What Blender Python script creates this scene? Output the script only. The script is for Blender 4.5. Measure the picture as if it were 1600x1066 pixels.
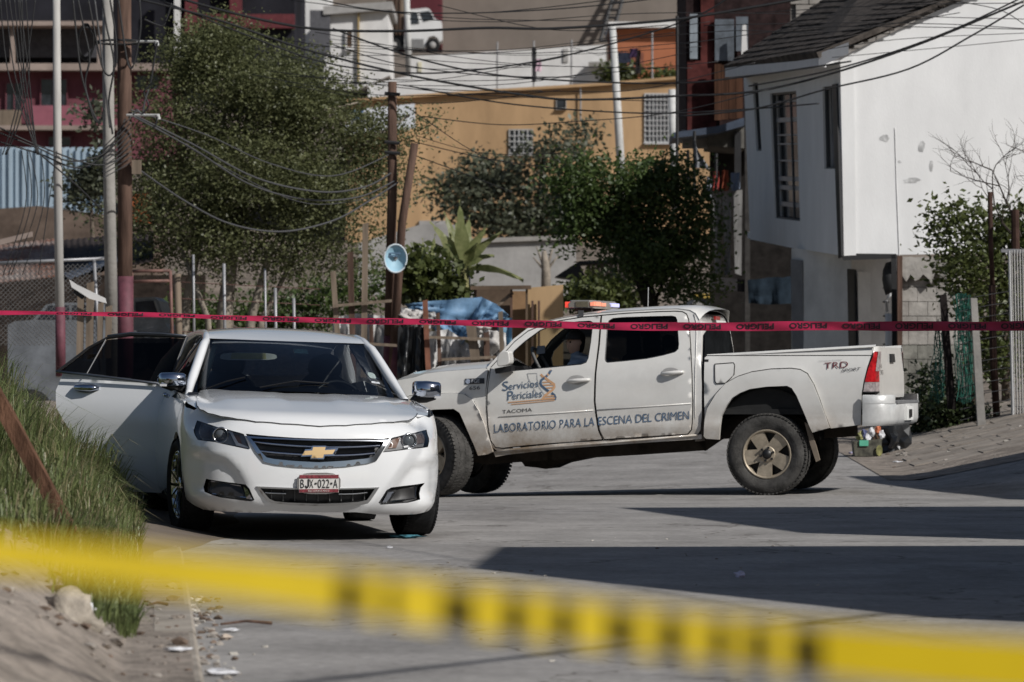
import bpy, bmesh, math, random
from mathutils import Vector, Matrix, noise
from mathutils.geometry import delaunay_2d_cdt
R = math.radians
sc = bpy.context.scene
C = sc.collection
for o in list(bpy.data.objects): bpy.data.objects.remove(o)
random.seed(7)

# ------------------------------------------------------------------ camera
F = 6400.0; CX = 800.0; HY = 570.0; CAMH = 1.22           # focal length and horizon in photograph pixels
cam_d = bpy.data.cameras.new('camera'); cam = bpy.data.objects.new('camera', cam_d); C.objects.link(cam)
cam.location = (0, 0, CAMH); cam.rotation_euler = (R(90), 0, 0)
cam_d.sensor_width = 36; cam_d.lens = F/1600*36
cam_d.shift_y = (HY-533)/1600
cam_d.clip_start = 0.1; cam_d.clip_end = 3000
cam_d.dof.use_dof = True; cam_d.dof.focus_distance = 31.5; cam_d.dof.aperture_fstop = 5.6
sc.camera = cam
# ------------------------------------------------------------------ sky, sun, exposure
SUN_EL = 37.0
sun_h = Vector((math.sin(R(52)), -math.cos(R(52))))       # towards the sun, on the ground
w = bpy.data.worlds.new('World'); sc.world = w; w.use_nodes = True
nt = w.node_tree; bg = nt.nodes['Background']
sky = nt.nodes.new('ShaderNodeTexSky'); sky.sky_type = 'NISHITA'; sky.sun_disc = False; sky.air_density = 1.0; sky.dust_density = 1.2; sky.ozone_density = 0.8
sky.sun_elevation = R(SUN_EL); sky.sun_rotation = math.atan2(sun_h.x, sun_h.y)
nt.links.new(sky.outputs[0], bg.inputs[0]); bg.inputs[1].default_value = 0.05
sd = bpy.data.lights.new('sun', 'SUN'); sun = bpy.data.objects.new('sun', sd); C.objects.link(sun)
sd.energy = 4.0; sd.angle = R(0.5); sd.color = (1.0, 0.975, 0.935)
e = R(SUN_EL)
ldir = Vector((-sun_h.x*math.cos(e), -sun_h.y*math.cos(e), -math.sin(e)))
sun.rotation_euler = ldir.to_track_quat('-Z', 'Y').to_euler(); sun.location = (20, -30, 40)
sc.view_settings.view_transform = 'Standard'; sc.view_settings.look = 'None'
sc.view_settings.exposure = 0.08; sc.view_settings.gamma = 1.0
sc.render.resolution_x = 1024; sc.render.resolution_y = 682

# ------------------------------------------------------------------ helpers
def P(px, py, Y):
    "point at depth Y seen at photograph pixel (px, py)"
    return Vector(((px-CX)/F*Y, Y, CAMH+(HY-py)/F*Y))
def rnd(a, b): return random.uniform(a, b)
def smooth(a, b, x):
    t = max(0.0, min(1.0, (x-a)/(b-a))); return t*t*(3-2*t)
def lerp(a, b, t): return a+(b-a)*t
def interp(tab, x):
    if x <= tab[0][0]: return tab[0][1]
    for (x0, y0), (x1, y1) in zip(tab, tab[1:]):
        if x <= x1: return y0+(y1-y0)*(x-x0)/(x1-x0)
    return tab[-1][1]

_mats = {}
def M(name, col, rough=0.6, metal=0.0, var=0.12, vscale=6.0, bump=0.0, bscale=40.0, spec=0.5, coat=0.0,
      col2=None, thresh=None, alpha=None, emit=None, detail=6.0, trans=0.0, stretch=None):
    if name in _mats: return _mats[name]
    if rough >= .75 and spec == .5: spec = .1            # dull matt things
    m = bpy.data.materials.new(name); m.use_nodes = True; n = m.node_tree.nodes; l = m.node_tree.links
    b = n['Principled BSDF']
    b.inputs['Roughness'].default_value = rough; b.inputs['Metallic'].default_value = metal
    b.inputs['Specular IOR Level'].default_value = spec; b.inputs['Coat Weight'].default_value = coat
    b.inputs['Coat Roughness'].default_value = 0.05
    tc = n.new('ShaderNodeTexCoord'); src = tc.outputs['Object']
    if stretch:
        mp = n.new('ShaderNodeMapping'); mp.inputs['Scale'].default_value = stretch
        l.new(src, mp.inputs[0]); src = mp.outputs[0]
    if var or col2:
        nz = n.new('ShaderNodeTexNoise'); nz.inputs['Scale'].default_value = vscale; nz.inputs['Detail'].default_value = detail
        nz.inputs['Roughness'].default_value = 0.65
        l.new(src, nz.inputs['Vector'])
        rp = n.new('ShaderNodeValToRGB')
        c1 = col2 if col2 else tuple(c*(1-var*1.6) for c in col)
        c2 = col if col2 else tuple(min(1, c*(1+var)) for c in col)
        lo, hi = thresh if thresh else (0.32, 0.68)
        rp.color_ramp.elements[0].position = lo; rp.color_ramp.elements[1].position = hi
        rp.color_ramp.elements[0].color = (*c1, 1); rp.color_ramp.elements[1].color = (*c2, 1)
        l.new(nz.outputs['Fac'], rp.inputs[0]); l.new(rp.outputs[0], b.inputs['Base Color'])
    else:
        b.inputs['Base Color'].default_value = (*col, 1)
    if bump:
        n2 = n.new('ShaderNodeTexNoise'); n2.inputs['Scale'].default_value = bscale; n2.inputs['Detail'].default_value = 5
        l.new(src, n2.inputs['Vector'])
        bp = n.new('ShaderNodeBump'); bp.inputs['Strength'].default_value = bump; bp.inputs['Distance'].default_value = 0.02
        l.new(n2.outputs['Fac'], bp.inputs['Height']); l.new(bp.outputs[0], b.inputs['Normal'])
    if emit:
        b.inputs['Emission Color'].default_value = (*emit[0], 1); b.inputs['Emission Strength'].default_value = emit[1]
    if alpha is not None: b.inputs['Alpha'].default_value = alpha
    if trans: b.inputs['Transmission Weight'].default_value = trans
    _mats[name] = m; return m
def glass_mat(name, tint=(0.05, 0.06, 0.06), see=0.35, rough=0.02, refl=1.0):
    "tinted window: part see-through, part mirror"
    if name in _mats: return _mats[name]
    m = bpy.data.materials.new(name); m.use_nodes = True; n = m.node_tree.nodes; l = m.node_tree.links
    n.remove(n['Principled BSDF']); out = n['Material Output']
    tr = n.new('ShaderNodeBsdfTransparent'); tr.inputs[0].default_value = (*(see*(0.8+c*2) for c in tint), 1)
    gl = n.new('ShaderNodeBsdfGlossy'); gl.inputs['Roughness'].default_value = rough; gl.inputs['Color'].default_value = (0.9, 0.93, 1, 1)
    fr = n.new('ShaderNodeFresnel'); fr.inputs['IOR'].default_value = 1.5
    mu = n.new('ShaderNodeMath'); mu.operation = 'MULTIPLY'; mu.inputs[1].default_value = refl
    mx = n.new('ShaderNodeMixShader'); l.new(fr.outputs[0], mu.inputs[0]); l.new(mu.outputs[0], mx.inputs[0])
    l.new(tr.outputs[0], mx.inputs[1]); l.new(gl.outputs[0], mx.inputs[2]); l.new(mx.outputs[0], out.inputs[0])
    _mats[name] = m; return m
def leaf_mat(name, c1, c2, tl=0.3):
    if name in _mats: return _mats[name]
    m = bpy.data.materials.new(name); m.use_nodes = True; n = m.node_tree.nodes; l = m.node_tree.links
    n.remove(n['Principled BSDF']); out = n['Material Output']
    tc = n.new('ShaderNodeTexCoord'); nz = n.new('ShaderNodeTexNoise'); nz.inputs['Scale'].default_value = 3.5; nz.inputs['Detail'].default_value = 8
    nz.inputs['Roughness'].default_value = 0.8
    l.new(tc.outputs['Object'], nz.inputs['Vector'])
    rp = n.new('ShaderNodeValToRGB'); rp.color_ramp.elements[0].position = 0.35; rp.color_ramp.elements[1].position = 0.66
    rp.color_ramp.elements[0].color = (*c1, 1); rp.color_ramp.elements[1].color = (*c2, 1)
    l.new(nz.outputs['Fac'], rp.inputs[0])
    d = n.new('ShaderNodeBsdfPrincipled'); d.inputs['Roughness'].default_value = 0.45; d.inputs['Specular IOR Level'].default_value = 0.4
    t = n.new('ShaderNodeBsdfTranslucent'); mx = n.new('ShaderNodeMixShader'); mx.inputs[0].default_value = tl
    l.new(rp.outputs[0], d.inputs['Base Color']); l.new(rp.outputs[0], t.inputs['Color'])
    l.new(d.outputs[0], mx.inputs[1]); l.new(t.outputs[0], mx.inputs[2]); l.new(mx.outputs[0], out.inputs[0])
    _mats[name] = m; return m

def wloc(o):
    v = Vector((0, 0, 0))
    while o: v += o.location; o = o.parent
    return v
def thing(name, label, cat, loc=(0, 0, 0), group=None):
    o = bpy.data.objects.new(name, None); C.objects.link(o); o.location = loc; o.empty_display_size = 0.2
    o['label'] = label; o['category'] = cat
    if group: o['group'] = group
    return o
def tag(o, label, cat, group=None):
    o['label'] = label; o['category'] = cat
    if group: o['group'] = group
    return o
def obj(name, verts, faces, mat, parent=None, smooth_=False, loc=None, kind=None, label=None):
    "mesh object from WORLD coordinates; parent location is subtracted"
    me = bpy.data.meshes.new(name)
    off = wloc(parent) if parent else Vector((0, 0, 0))
    if loc is not None: off = Vector(loc)
    me.from_pydata([(v[0]-off[0], v[1]-off[1], v[2]-off[2]) for v in verts], [], faces)
    if mat: me.materials.append(mat)
    if smooth_: me.polygons.foreach_set('use_smooth', [True]*len(me.polygons))
    me.validate(); me.update()
    o = bpy.data.objects.new(name, me); C.objects.link(o)
    if parent: o.parent = parent
    elif loc is not None: o.location = loc
    if kind: o['kind'] = kind
    if label: o['label'] = label
    return o
def struct(name, verts, faces, mat, smooth_=False, parent=None):
    o = obj(name, verts, faces, mat, parent, smooth_)
    o['kind'] = 'structure'; return o

class G:
    "geometry collector in world coordinates"
    def __init__(s): s.v = []; s.f = []
    def add(s, vs, fs):
        k = len(s.v); s.v += [Vector(x) for x in vs]; s.f += [tuple(i+k for i in f) for f in fs]; return s
    def box(s, c, dx, dy, dz, X=(1, 0, 0), Y=(0, 1, 0), Z=(0, 0, 1)):
        c = Vector(c); X = Vector(X)*dx/2; Y = Vector(Y)*dy/2; Z = Vector(Z)*dz/2
        vs = [c+a*X+b*Y+d*Z for d in (-1, 1) for b in (-1, 1) for a in (-1, 1)]
        return s.add(vs, [(0, 2, 3, 1), (4, 5, 7, 6), (0, 1, 5, 4), (2, 6, 7, 3), (0, 4, 6, 2), (1, 3, 7, 5)])
    def quadbox(s, q, d):
        "prism from polygon q extruded by vector d"
        n = len(q); q = [Vector(p) for p in q]; d = Vector(d)
        return s.add(q+[p+d for p in q], [tuple(range(n))[::-1], tuple(range(n, 2*n))]+[(i, (i+1) % n, n+(i+1) % n, n+i) for i in range(n)])
    def tube(s, pts, r, n=6, cap=True):
        pts = [Vector(p) for p in pts]; rs = r if isinstance(r, (list, tuple)) else [r]*len(pts)
        k = len(s.v); up = Vector((0.13, 0.21, 1)).normalized()
        for i, p in enumerate(pts):
            t = (pts[min(i+1, len(pts)-1)]-pts[max(i-1, 0)])
            t = t.normalized() if t.length > 1e-9 else Vector((0, 0, 1))
            u0 = up if abs(t.dot(up)) < 0.95 else Vector((1, 0, 0))
            a = t.cross(u0).normalized(); b = t.cross(a)
            for j in range(n):
                an = 2*math.pi*j/n; s.v.append(p+(a*math.cos(an)+b*math.sin(an))*rs[i])
        for i in range(len(pts)-1):
            for j in range(n):
                s.f.append((k+i*n+j, k+i*n+(j+1) % n, k+(i+1)*n+(j+1) % n, k+(i+1)*n+j))
        if cap:
            s.f.append(tuple(k+j for j in range(n))[::-1]); s.f.append(tuple(k+(len(pts)-1)*n+j for j in range(n)))
        return s
    def lathe(s, c, axis, prof, n=32, close=False):
        "prof: list of (distance along axis, radius)"
        c = Vector(c); ax = Vector(axis).normalized(); u0 = Vector((0, 0, 1)) if abs(ax.z) < 0.9 else Vector((1, 0, 0))
        a = ax.cross(u0).normalized(); b = ax.cross(a); k = len(s.v)
        for (d, r) in prof:
            for j in range(n):
                an = 2*math.pi*j/n; s.v.append(c+ax*d+(a*math.cos(an)+b*math.sin(an))*r)
        for i in range(len(prof)-1):
            for j in range(n):
                s.f.append((k+i*n+j, k+i*n+(j+1) % n, k+(i+1)*n+(j+1) % n, k+(i+1)*n+j))
        return s
    def grid(s, rows):
        "rows: list of equal length lists of points"
        k = len(s.v); m = len(rows[0])
        for r in rows: s.v += [Vector(p) for p in r]
        for i in range(len(rows)-1):
            for j in range(m-1):
                s.f.append((k+i*m+j, k+i*m+j+1, k+(i+1)*m+j+1, k+(i+1)*m+j))
        return s
    def obj(s, name, mat, parent=None, smooth_=False, **kw): return obj(name, s.v, s.f, mat, parent, smooth_, **kw)
def lump(c, r, seed=0, n=2, amp=0.25, sq=(1, 1, 1)):
    "irregular stone-like blob"
    bm = bmesh.new(); bmesh.ops.create_icosphere(bm, subdivisions=n, radius=1)
    vs = []
    for v in bm.verts:
        d = 1+amp*noise.noise(v.co*1.6+Vector((seed*3.1, seed, 0)))*1.6+amp*0.4*noise.noise(v.co*4+Vector((seed, 0, 0)))
        vs.append(Vector(c)+Vector((v.co.x*sq[0], v.co.y*sq[1], v.co.z*sq[2]))*r*d)
    fs = [tuple(v.index for v in f.verts) for f in bm.faces]; bm.free(); return vs, fs

# ---- panels cut from a flat outline and laid on a curved surface
def inside(p, poly):
    x, y = p; c = False; n = len(poly); j = n-1
    for i in range(n):
        xi, yi = poly[i]; xj, yj = poly[j]
        if (yi > y) != (yj > y) and x < (xj-xi)*(y-yi)/(yj-yi)+xi: c = not c
        j = i
    return c
def dens(poly, step, closed=True):
    out = []; n = len(poly)
    for i in range(n if closed else n-1):
        a = Vector(poly[i]); b = Vector(poly[(i+1) % n]); k = max(1, int((b-a).length/step+0.5))
        for j in range(k): out.append(a.lerp(b, j/k))
    if not closed: out.append(Vector(poly[-1]))
    return out
def rounded(poly, it=2):
    "Chaikin corner cutting of a closed outline"
    for _ in range(it):
        q = []
        for i in range(len(poly)):
            a = Vector(poly[i]); b = Vector(poly[(i+1) % len(poly)])
            q += [a.lerp(b, 0.2), a.lerp(b, 0.8)]
        poly = q
    return [tuple(p) for p in poly]
def patch2d(outline, holes, step):
    loops = [dens(outline, step)]+[dens(h, step) for h in holes]
    vs = []; es = []
    for L in loops:
        k = len(vs); vs += [Vector((p[0], p[1])) for p in L]
        es += [(k+i, k+(i+1) % len(L)) for i in range(len(L))]
    xs = [p[0] for p in outline]; ys = [p[1] for p in outline]
    bound = list(vs); cell = {}
    for p in bound: cell.setdefault((int(p.x//step), int(p.y//step)), []).append(p)
    ny = int((max(ys)-min(ys))/step)+1; nx = int((max(xs)-min(xs))/step)+1
    pol = [tuple(p) for p in loops[0]]; hol = [[tuple(p) for p in L] for L in loops[1:]]
    for j in range(ny+1):
        for i in range(nx+1):
            p = Vector((min(xs)+(i+0.5*(j % 2))*step, min(ys)+j*step))
            if not inside(p, pol) or any(inside(p, h) for h in hol): continue
            ci = int(p.x//step); cj = int(p.y//step)
            if any((q-p).length < 0.45*step for a in (-1, 0, 1) for b in (-1, 0, 1) for q in cell.get((ci+a, cj+b), ())): continue
            vs.append(p)
    v2, e2, f2, *_ = delaunay_2d_cdt(vs, es, [], 0, 1e-6)
    fs = []
    for f in f2:
        c = sum((v2[i] for i in f), Vector((0, 0)))/len(f)
        if inside(c, pol) and not any(inside(c, h) for h in hol): fs.append(tuple(f))
    return v2, fs
def panel(name, outline, fn, mat, parent, out, holes=(), step=0.06, depth=0.012, back=None, smooth_=True, label=None):
    "fn maps 2d -> world; out = outward direction; rim folded inwards by depth"
    v2, fs = patch2d(outline, holes, step)
    vs = [Vector(fn(p[0], p[1])) for p in v2]
    nrm = Vector((0, 0, 0))
    for f in fs: nrm += (vs[f[1]]-vs[f[0]]).cross(vs[f[2]]-vs[f[0]])
    out = Vector(out)
    if nrm.dot(out) < 0: fs = [f[::-1] for f in fs]
    if depth:
        cnt = {}
        for f in fs:
            for i in range(len(f)):
                a, b = f[i], f[(i+1) % len(f)]; cnt[(a, b)] = cnt.get((a, b), 0)+1
        bd = [(a, b) for (a, b) in cnt if (b, a) not in cnt]
        bv = -out.normalized()*depth if back is None else Vector(back)
        for a, b in bd:
            k = len(vs); vs += [vs[a].copy(), vs[b].copy(), vs[b]+bv, vs[a]+bv]
            fs.append((k+1, k, k+3, k+2))
    return obj(name, vs, fs, mat, parent, smooth_, label=label)
def text_geo(s, bold=0.0):
    "flat glyph mesh of a word: verts (x, y), faces, width for cap height 1"
    cu = bpy.data.curves.new('t', 'FONT'); cu.body = s; cu.size = 1.0; cu.resolution_u = 3; cu.offset = bold
    o = bpy.data.objects.new('t', cu); C.objects.link(o)
    dg = bpy.context.evaluated_depsgraph_get(); dg.update()
    me = bpy.data.meshes.new_from_object(o.evaluated_get(dg))
    vs = [(v.co.x, v.co.y) for v in me.vertices]; fs = [tuple(p.vertices) for p in me.polygons]
    bpy.data.objects.remove(o); bpy.data.meshes.remove(me); bpy.data.curves.remove(cu)
    x0 = min(v[0] for v in vs); x1 = max(v[0] for v in vs); h = max(v[1] for v in vs)
    return [(v[0]-x0, v[1]) for v in vs], fs, x1-x0, h
def lettering(name, s, fn, mat, parent, x0, x1, y0, y1, slant=0.0, mirror=False, label=None, bold=0.0):
    "word fitted into box x0..x1, y0..y1 of the flat coordinates of fn (baseline at y0)"
    vs, fs, W, H = text_geo(s, bold)
    pts = []
    for x, y in vs:
        t = x/W; q = y/H
        pts.append(fn(lerp(x0, x1, t)+slant*q, lerp(y0, y1, q)))
    return obj(name, pts, fs, mat, parent, label=label)
# ================================================================== terrain
def kerbX(Y): return -1.20-0.088*(Y-15.7)
HILL = [(0, 0), (50, 0), (60, 0.3), (75, 1.1), (90, 2.5), (100, 3.5), (128, 5.0), (131.5, 5.2), (134, 9.8), (150, 10.5),
        (200, 15.5), (236, 19.2), (256, 20.0), (263, 20.2), (300, 34), (700, 130), (1500, 180)]
HILL2 = [(0, 0), (120, 4.6), (150, 6.0), (175, 9.0), (236, 19.2), (256, 20.0), (263, 20.2), (300, 34), (700, 130), (1500, 180)]
def nz(x, y, s=1.0, k=0): return noise.noise(Vector((x*s, y*s, k*7.3)))
def gz(X, Y):
    "height of the ground"
    z = interp(HILL, Y)
    if Y > 120 and X < -4: z = lerp(z, interp(HILL2, Y), smooth(-4, -7, X))
    if Y < 75:
        t = smooth(34, 38.5, Y)*(1-smooth(52, 60, Y))
        z += t*(0.010*min(X-2.4, 0.6) - 0.02*max(0, min(Y, 42)-38.3)*max(0, min(1, (2.4-X)/3)))
        z += 0.028*max(0, Y-42)*(1-smooth(50, 60, Y))*(Y < 60)*0.9
        # right-hand pavement and garden rise
        rx = X-(4.1+0.02*(Y-36)) if Y > 36 else X-6
        if rx > 0 and Y > 36: z += min(0.6, 0.22*rx)*smooth(36, 44, Y)
    D = kerbX(Y)-X
    if D > 0 and Y < 70:
        hm = lerp(1.0, 0.50, smooth(33, 42, Y)); hm = lerp(hm, 0.9, smooth(5, 0, Y))
        b = 0.047
        sl = 0.62*max(0, D-0.30)
        sl = hm*(1-math.exp(-sl/hm*1.15)) if hm > 0 else 0
        z += (b+sl+(0.05*nz(X, Y, 1.3)+0.03*nz(X, Y, 4.0, 1)+0.028*nz(X, Y, 9.0, 2)+0.012*nz(X, Y, 24.0, 3))*smooth(0.2, 0.7, D))*(1-smooth(56, 68, Y))
    elif D > -0.55 and 20 < Y < 36 and D <= 0:
        z += 0.03*smooth(-0.55, -0.1, D)*smooth(20, 26, Y)*(1-smooth(31, 36, Y))
    return z
m_dirt = M('dirt', (0.265, 0.228, 0.195), 0.95, var=0.28, vscale=5, bump=0.9, bscale=34, spec=0.1)
m_hill = M('hill_earth', (0.20, 0.165, 0.135), 0.95, var=0.3, vscale=0.4, bump=0.4, bscale=4, spec=0.1)
m_road = M('road_concrete', (0.318, 0.302, 0.287), 0.9, var=0.17, vscale=1.1, bump=0.25, bscale=90, spec=0.2, detail=10)
# add fine grain, dust patches and cracks to the road
n = m_road.node_tree.nodes; l = m_road.node_tree.links; b = n['Principled BSDF']
src = b.inputs['Base Color'].links[0].from_socket
n3 = n.new('ShaderNodeTexNoise'); n3.inputs['Scale'].default_value = 16; n3.inputs['Detail'].default_value = 10; n3.inputs['Roughness'].default_value = .75
r3 = n.new('ShaderNodeValToRGB'); r3.color_ramp.elements[0].position = 0.3; r3.color_ramp.elements[1].position = 0.75
r3.color_ramp.elements[0].color = (0.62, 0.62, 0.62, 1); r3.color_ramp.elements[1].color = (1.2, 1.2, 1.2, 1)
vo = n.new('ShaderNodeTexVoronoi'); vo.feature = 'DISTANCE_TO_EDGE'; vo.inputs['Scale'].default_value = 0.3
wp = n.new('ShaderNodeTexNoise'); wp.inputs['Scale'].default_value = 1.4; wp.inputs['Detail'].default_value = 5
ad = n.new('ShaderNodeVectorMath'); ad.operation = 'ADD'
tc = n.new('ShaderNodeTexCoord')
for q in (n3, wp): l.new(tc.outputs['Object'], q.inputs['Vector'])
sca = n.new('ShaderNodeVectorMath'); sca.operation = 'SCALE'; sca.inputs['Scale'].default_value = 1.6
l.new(wp.outputs['Color'], sca.inputs[0]); l.new(tc.outputs['Object'], ad.inputs[0]); l.new(sca.outputs[0], ad.inputs[1]); l.new(ad.outputs[0], vo.inputs['Vector'])
r4 = n.new('ShaderNodeValToRGB'); r4.color_ramp.elements[0].position = 0.0; r4.color_ramp.elements[1].position = 0.008
r4.color_ramp.elements[0].color = (0.45, 0.43, 0.41, 1); r4.color_ramp.elements[1].color = (1, 1, 1, 1)
l.new(n3.outputs['Fac'], r3.inputs[0]); l.new(vo.outputs['Distance'], r4.inputs[0])
mxa = n.new('ShaderNodeMixRGB'); mxa.blend_type = 'MULTIPLY'; mxa.inputs[0].default_value = 1
mxb = n.new('ShaderNodeMixRGB'); mxb.blend_type = 'MULTIPLY'; mxb.inputs[0].default_value = 1.0
l.new(src, mxa.inputs[1]); l.new(r3.outputs[0], mxa.inputs[2]); l.new(mxa.outputs[0], mxb.inputs[1]); l.new(r4.outputs[0], mxb.inputs[2])
# oil and tyre stains
n5 = n.new('ShaderNodeTexNoise'); n5.inputs['Scale'].default_value = 0.55; n5.inputs['Detail'].default_value = 9; n5.inputs['Roughness'].default_value = .7
mp5 = n.new('ShaderNodeMapping'); mp5.inputs['Scale'].default_value = (1.0, .35, 1); mp5.inputs['Location'].default_value = (3.1, 1.7, 0)
l.new(tc.outputs['Object'], mp5.inputs[0]); l.new(mp5.outputs[0], n5.inputs['Vector'])
r5 = n.new('ShaderNodeValToRGB'); r5.color_ramp.elements[0].position = 0.34; r5.color_ramp.elements[1].position = 0.47
r5.color_ramp.elements[0].color = (0.66, 0.65, 0.64, 1); r5.color_ramp.elements[1].color = (1, 1, 1, 1)
l.new(n5.outputs['Fac'], r5.inputs[0])
mxc = n.new('ShaderNodeMixRGB'); mxc.blend_type = 'MULTIPLY'; mxc.inputs[0].default_value = .8
l.new(mxb.outputs[0], mxc.inputs[1]); l.new(r5.outputs[0], mxc.inputs[2]); l.new(mxc.outputs[0], b.inputs['Base Color'])

def sheet(name, xs, ys, zf, mat, kind='structure'):
    rows = [[(x(yv) if callable(x) else x, yv, 0) for x in xs] for yv in ys]
    g = G(); g.grid([[(p[0], p[1], zf(p[0], p[1])) for p in r] for r in rows])
    return struct(name, g.v, g.f, mat, True)
# one big sheet out to the hills, lying just under everything else
xs = [-900, -500, -250, -150, -100]+list(range(-80, 81, 5))+[100, 150, 250, 500, 900]
ys = [-60, -30, -10]+list(range(0, 60, 3))+list(range(60, 126, 5))+[128, 129.5, 131.5, 132.5, 134, 137, 150, 175, 200, 220, 236, 250, 256, 263, 300, 400, 700, 1500]
sheet('ground', xs, ys, lambda x, y: gz(x, y)-0.35*(1-smooth(58, 70, y)), m_hill)
# road
def frange(a, b, s):
    o = []; v = a
    while v < b-1e-6: o.append(v); v += s
    return o+[b]
rx = [lambda Y, t=t: lerp(kerbX(Y), 9.0, t) for t in frange(0, 1, 0.02)]
sheet('road', rx, frange(-20, 36, 1.0)+frange(36.3, 62, 0.4), gz, m_road)
# bank on the left (earth), finer towards the photographed part
bx = [lambda Y, t=t: kerbX(Y)-0.02-13*(t**2.0) for t in frange(0, 1, 0.0085)][::-1]
sheet('dirt_bank', bx, frange(-20, 13, 1.5)+frange(13.1, 22, 0.07)+frange(22.15, 34, 0.15)+frange(34.5, 70, 0.8), lambda x, y: gz(x, y), m_dirt)
# kerb: blocks of concrete along the foot of the bank
m_kerb = M('kerb_concrete', (0.31, 0.275, 0.235), 0.9, var=0.2, vscale=3, bump=0.3, bscale=60, spec=0.15)
kerb = obj('kerb', [], [], m_kerb); kerb['kind'] = 'structure'
y = 6.0; seg = 0
while y < 44:
    L = 2.0
    g = G(); q = []
    for yy in (y+0.006, y+L-0.006):
        x = kerbX(yy); q.append((x+0.015, x-0.17, yy))
    z0 = -0.3; z1 = 0.045+0.004*math.sin(seg*2.3)
    r = 0.015
    def pr(xr, xl, yy): return [(xr, yy, z0), (xr, yy, z1-r), (xr-r, yy, z1), (xl, yy, z1), (xl, yy, z0)]
    A = pr(*q[0]); B = pr(*q[1])
    g.add(A+B, [(0, 1, 2, 3, 4), (9, 8, 7, 6, 5)]+[(i, i+5, (i+1) % 5+5, (i+1) % 5) for i in range(5)])
    g.obj('kerb_block', m_kerb, kerb); y += L; seg += 1
# pavement of broken slabs in front of the garden fence
m_slab = M('paving_slab', (0.28, 0.245, 0.21), 0.9, var=0.22, vscale=2.5, bump=0.4, bscale=40, spec=0.15)
pv = struct('pavement', *(lambda g: (g.v, g.f))(G().grid([[(x, y, gz(x, y)+0.007) for x in frange(3.9, 11, 0.25)] for y in frange(42.5, 64, 0.5)])), m_dirt, True)
random.seed(3)
for j in range(16):
    for i in range(9):
        x0 = 4.1+0.5*i+.25*(j % 2)+.07*math.sin(j*2.7); y0 = 44.2+0.55*j+0.12*(i % 3); 
        if x0 < 4.1+0.035*(y0-43): continue
        c = [(x0+rnd(0.0, 0.02), y0+rnd(0, .03)), (x0+0.495+rnd(-.02, .003), y0+rnd(0, .03)), (x0+0.495+rnd(-.03, .003), y0+0.54+rnd(-.03, .008)), (x0+rnd(0, .02), y0+0.54+rnd(-.03, .008))]
        top = [Vector((a, b_, gz(a, b_)+0.012+rnd(-.006, .008))) for a, b_ in c]
        G().quadbox(top, (0, 0, -0.08)).obj('paving_slab', m_slab, pv)
# ================================================================== white sedan with a rear door open
CARP = M('car_white', (0.72, 0.725, 0.73), 0.2, var=0.02, vscale=2, spec=0.5, coat=1.0)
CHROME = M('chrome', (0.46, 0.50, 0.58), 0.08, 1.0, var=0)
DARKCH = M('satin_chrome', (0.55, 0.56, 0.58), 0.22, 1.0, var=0)
BLACKPL = M('black_plastic', (0.012, 0.012, 0.013), 0.45, var=0)
RUBBER = M('tyre_rubber', (0.018, 0.018, 0.019), 0.8, var=0.25, vscale=30, bump=0.2, bscale=120, spec=0.2)
LAMPBK = M('lamp_housing', (0.20, 0.20, 0.205), 0.25, 0.3, var=0)
AMBER = M('amber_lens', (.15, .085, .06), 0.2, var=0)
LENS = glass_mat('lamp_lens', (0.1, 0.1, 0.1), 0.95, 0.02, 0.9)
WGLASS = glass_mat('windscreen_glass', (0.02, 0.05, 0.06), 0.55, 0.02, 1.1)
DGLASS = glass_mat('privacy_glass', (0.0, 0.0, 0.0), 0.045, 0.02, 0.5)
SEATM = M('dark_leather', (0.02, 0.021, 0.023), 0.5, var=0.1)
GOLD = M('gold_emblem', (.72, .50, .25), .35, .35, var=0.0)
so = Vector((-1.326, 28.21, 0.013)); yaw = R(9.85); roll = R(1.9)
r_ = Vector((-math.sin(yaw), math.cos(yaw), 0)); a0 = Vector((math.cos(yaw), math.sin(yaw), 0))
a_ = a0*math.cos(roll)-Vector((0, 0, 1))*math.sin(roll); v_ = Vector((0, 0, 1))*math.cos(roll)+a0*math.sin(roll)
def SL(a, b, v): return so+a_*a+r_*b+v_*v
sedan = thing('sedan', 'white sedan parked by the grass bank with one rear door wide open', 'car', SL(0, 2.5, 0))
FWD = -r_
PLAN = [(0, 0), (.2, .008), (.4, .034), (.56, .078), (.68, .132), (.765, .20), (.825, .285), (.865, .385), (.893, .50), (.912, .65), (.922, .80), (.927, .97),
        (.93, 1.5), (.93, 2.6), (.925, 3.4), (.915, 4.0), (.89, 4.5), (.85, 4.8), (.78, 4.95), (.6, 5.05), (.3, 5.1), (0, 5.11)]
def catmull(pts, k=8):
    o = []
    for i in range(len(pts)-1):
        p0 = Vector(pts[max(i-1, 0)]); p1 = Vector(pts[i]); p2 = Vector(pts[i+1]); p3 = Vector(pts[min(i+2, len(pts)-1)])
        if i == 0: p0 = Vector((-pts[1][0], pts[1][1]))
        for j in range(k):
            t = j/k
            o.append(0.5*((2*p1)+(p2-p0)*t+(2*p0-5*p1+4*p2-p3)*t*t+(3*p1-p0-3*p2+p3)*t**3))
    o.append(Vector(pts[-1])); return o
PL = catmull(PLAN); SS = [0.0]
for p, q in zip(PL, PL[1:]): SS.append(SS[-1]+(q-p).length)
def plan(s):
    t = abs(s); lo, hi = 0, len(SS)-1
    while hi-lo > 1:
        m = (lo+hi)//2
        if SS[m] <= t: lo = m
        else: hi = m
    f = (t-SS[lo])/max(1e-9, SS[lo+1]-SS[lo]); p = PL[lo].lerp(PL[lo+1], f); d = (PL[min(lo+2, len(PL)-1)]-PL[max(lo-1, 0)]).normalized()
    return p, Vector((d.y, -d.x))       # point, outward normal (a,b)
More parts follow.
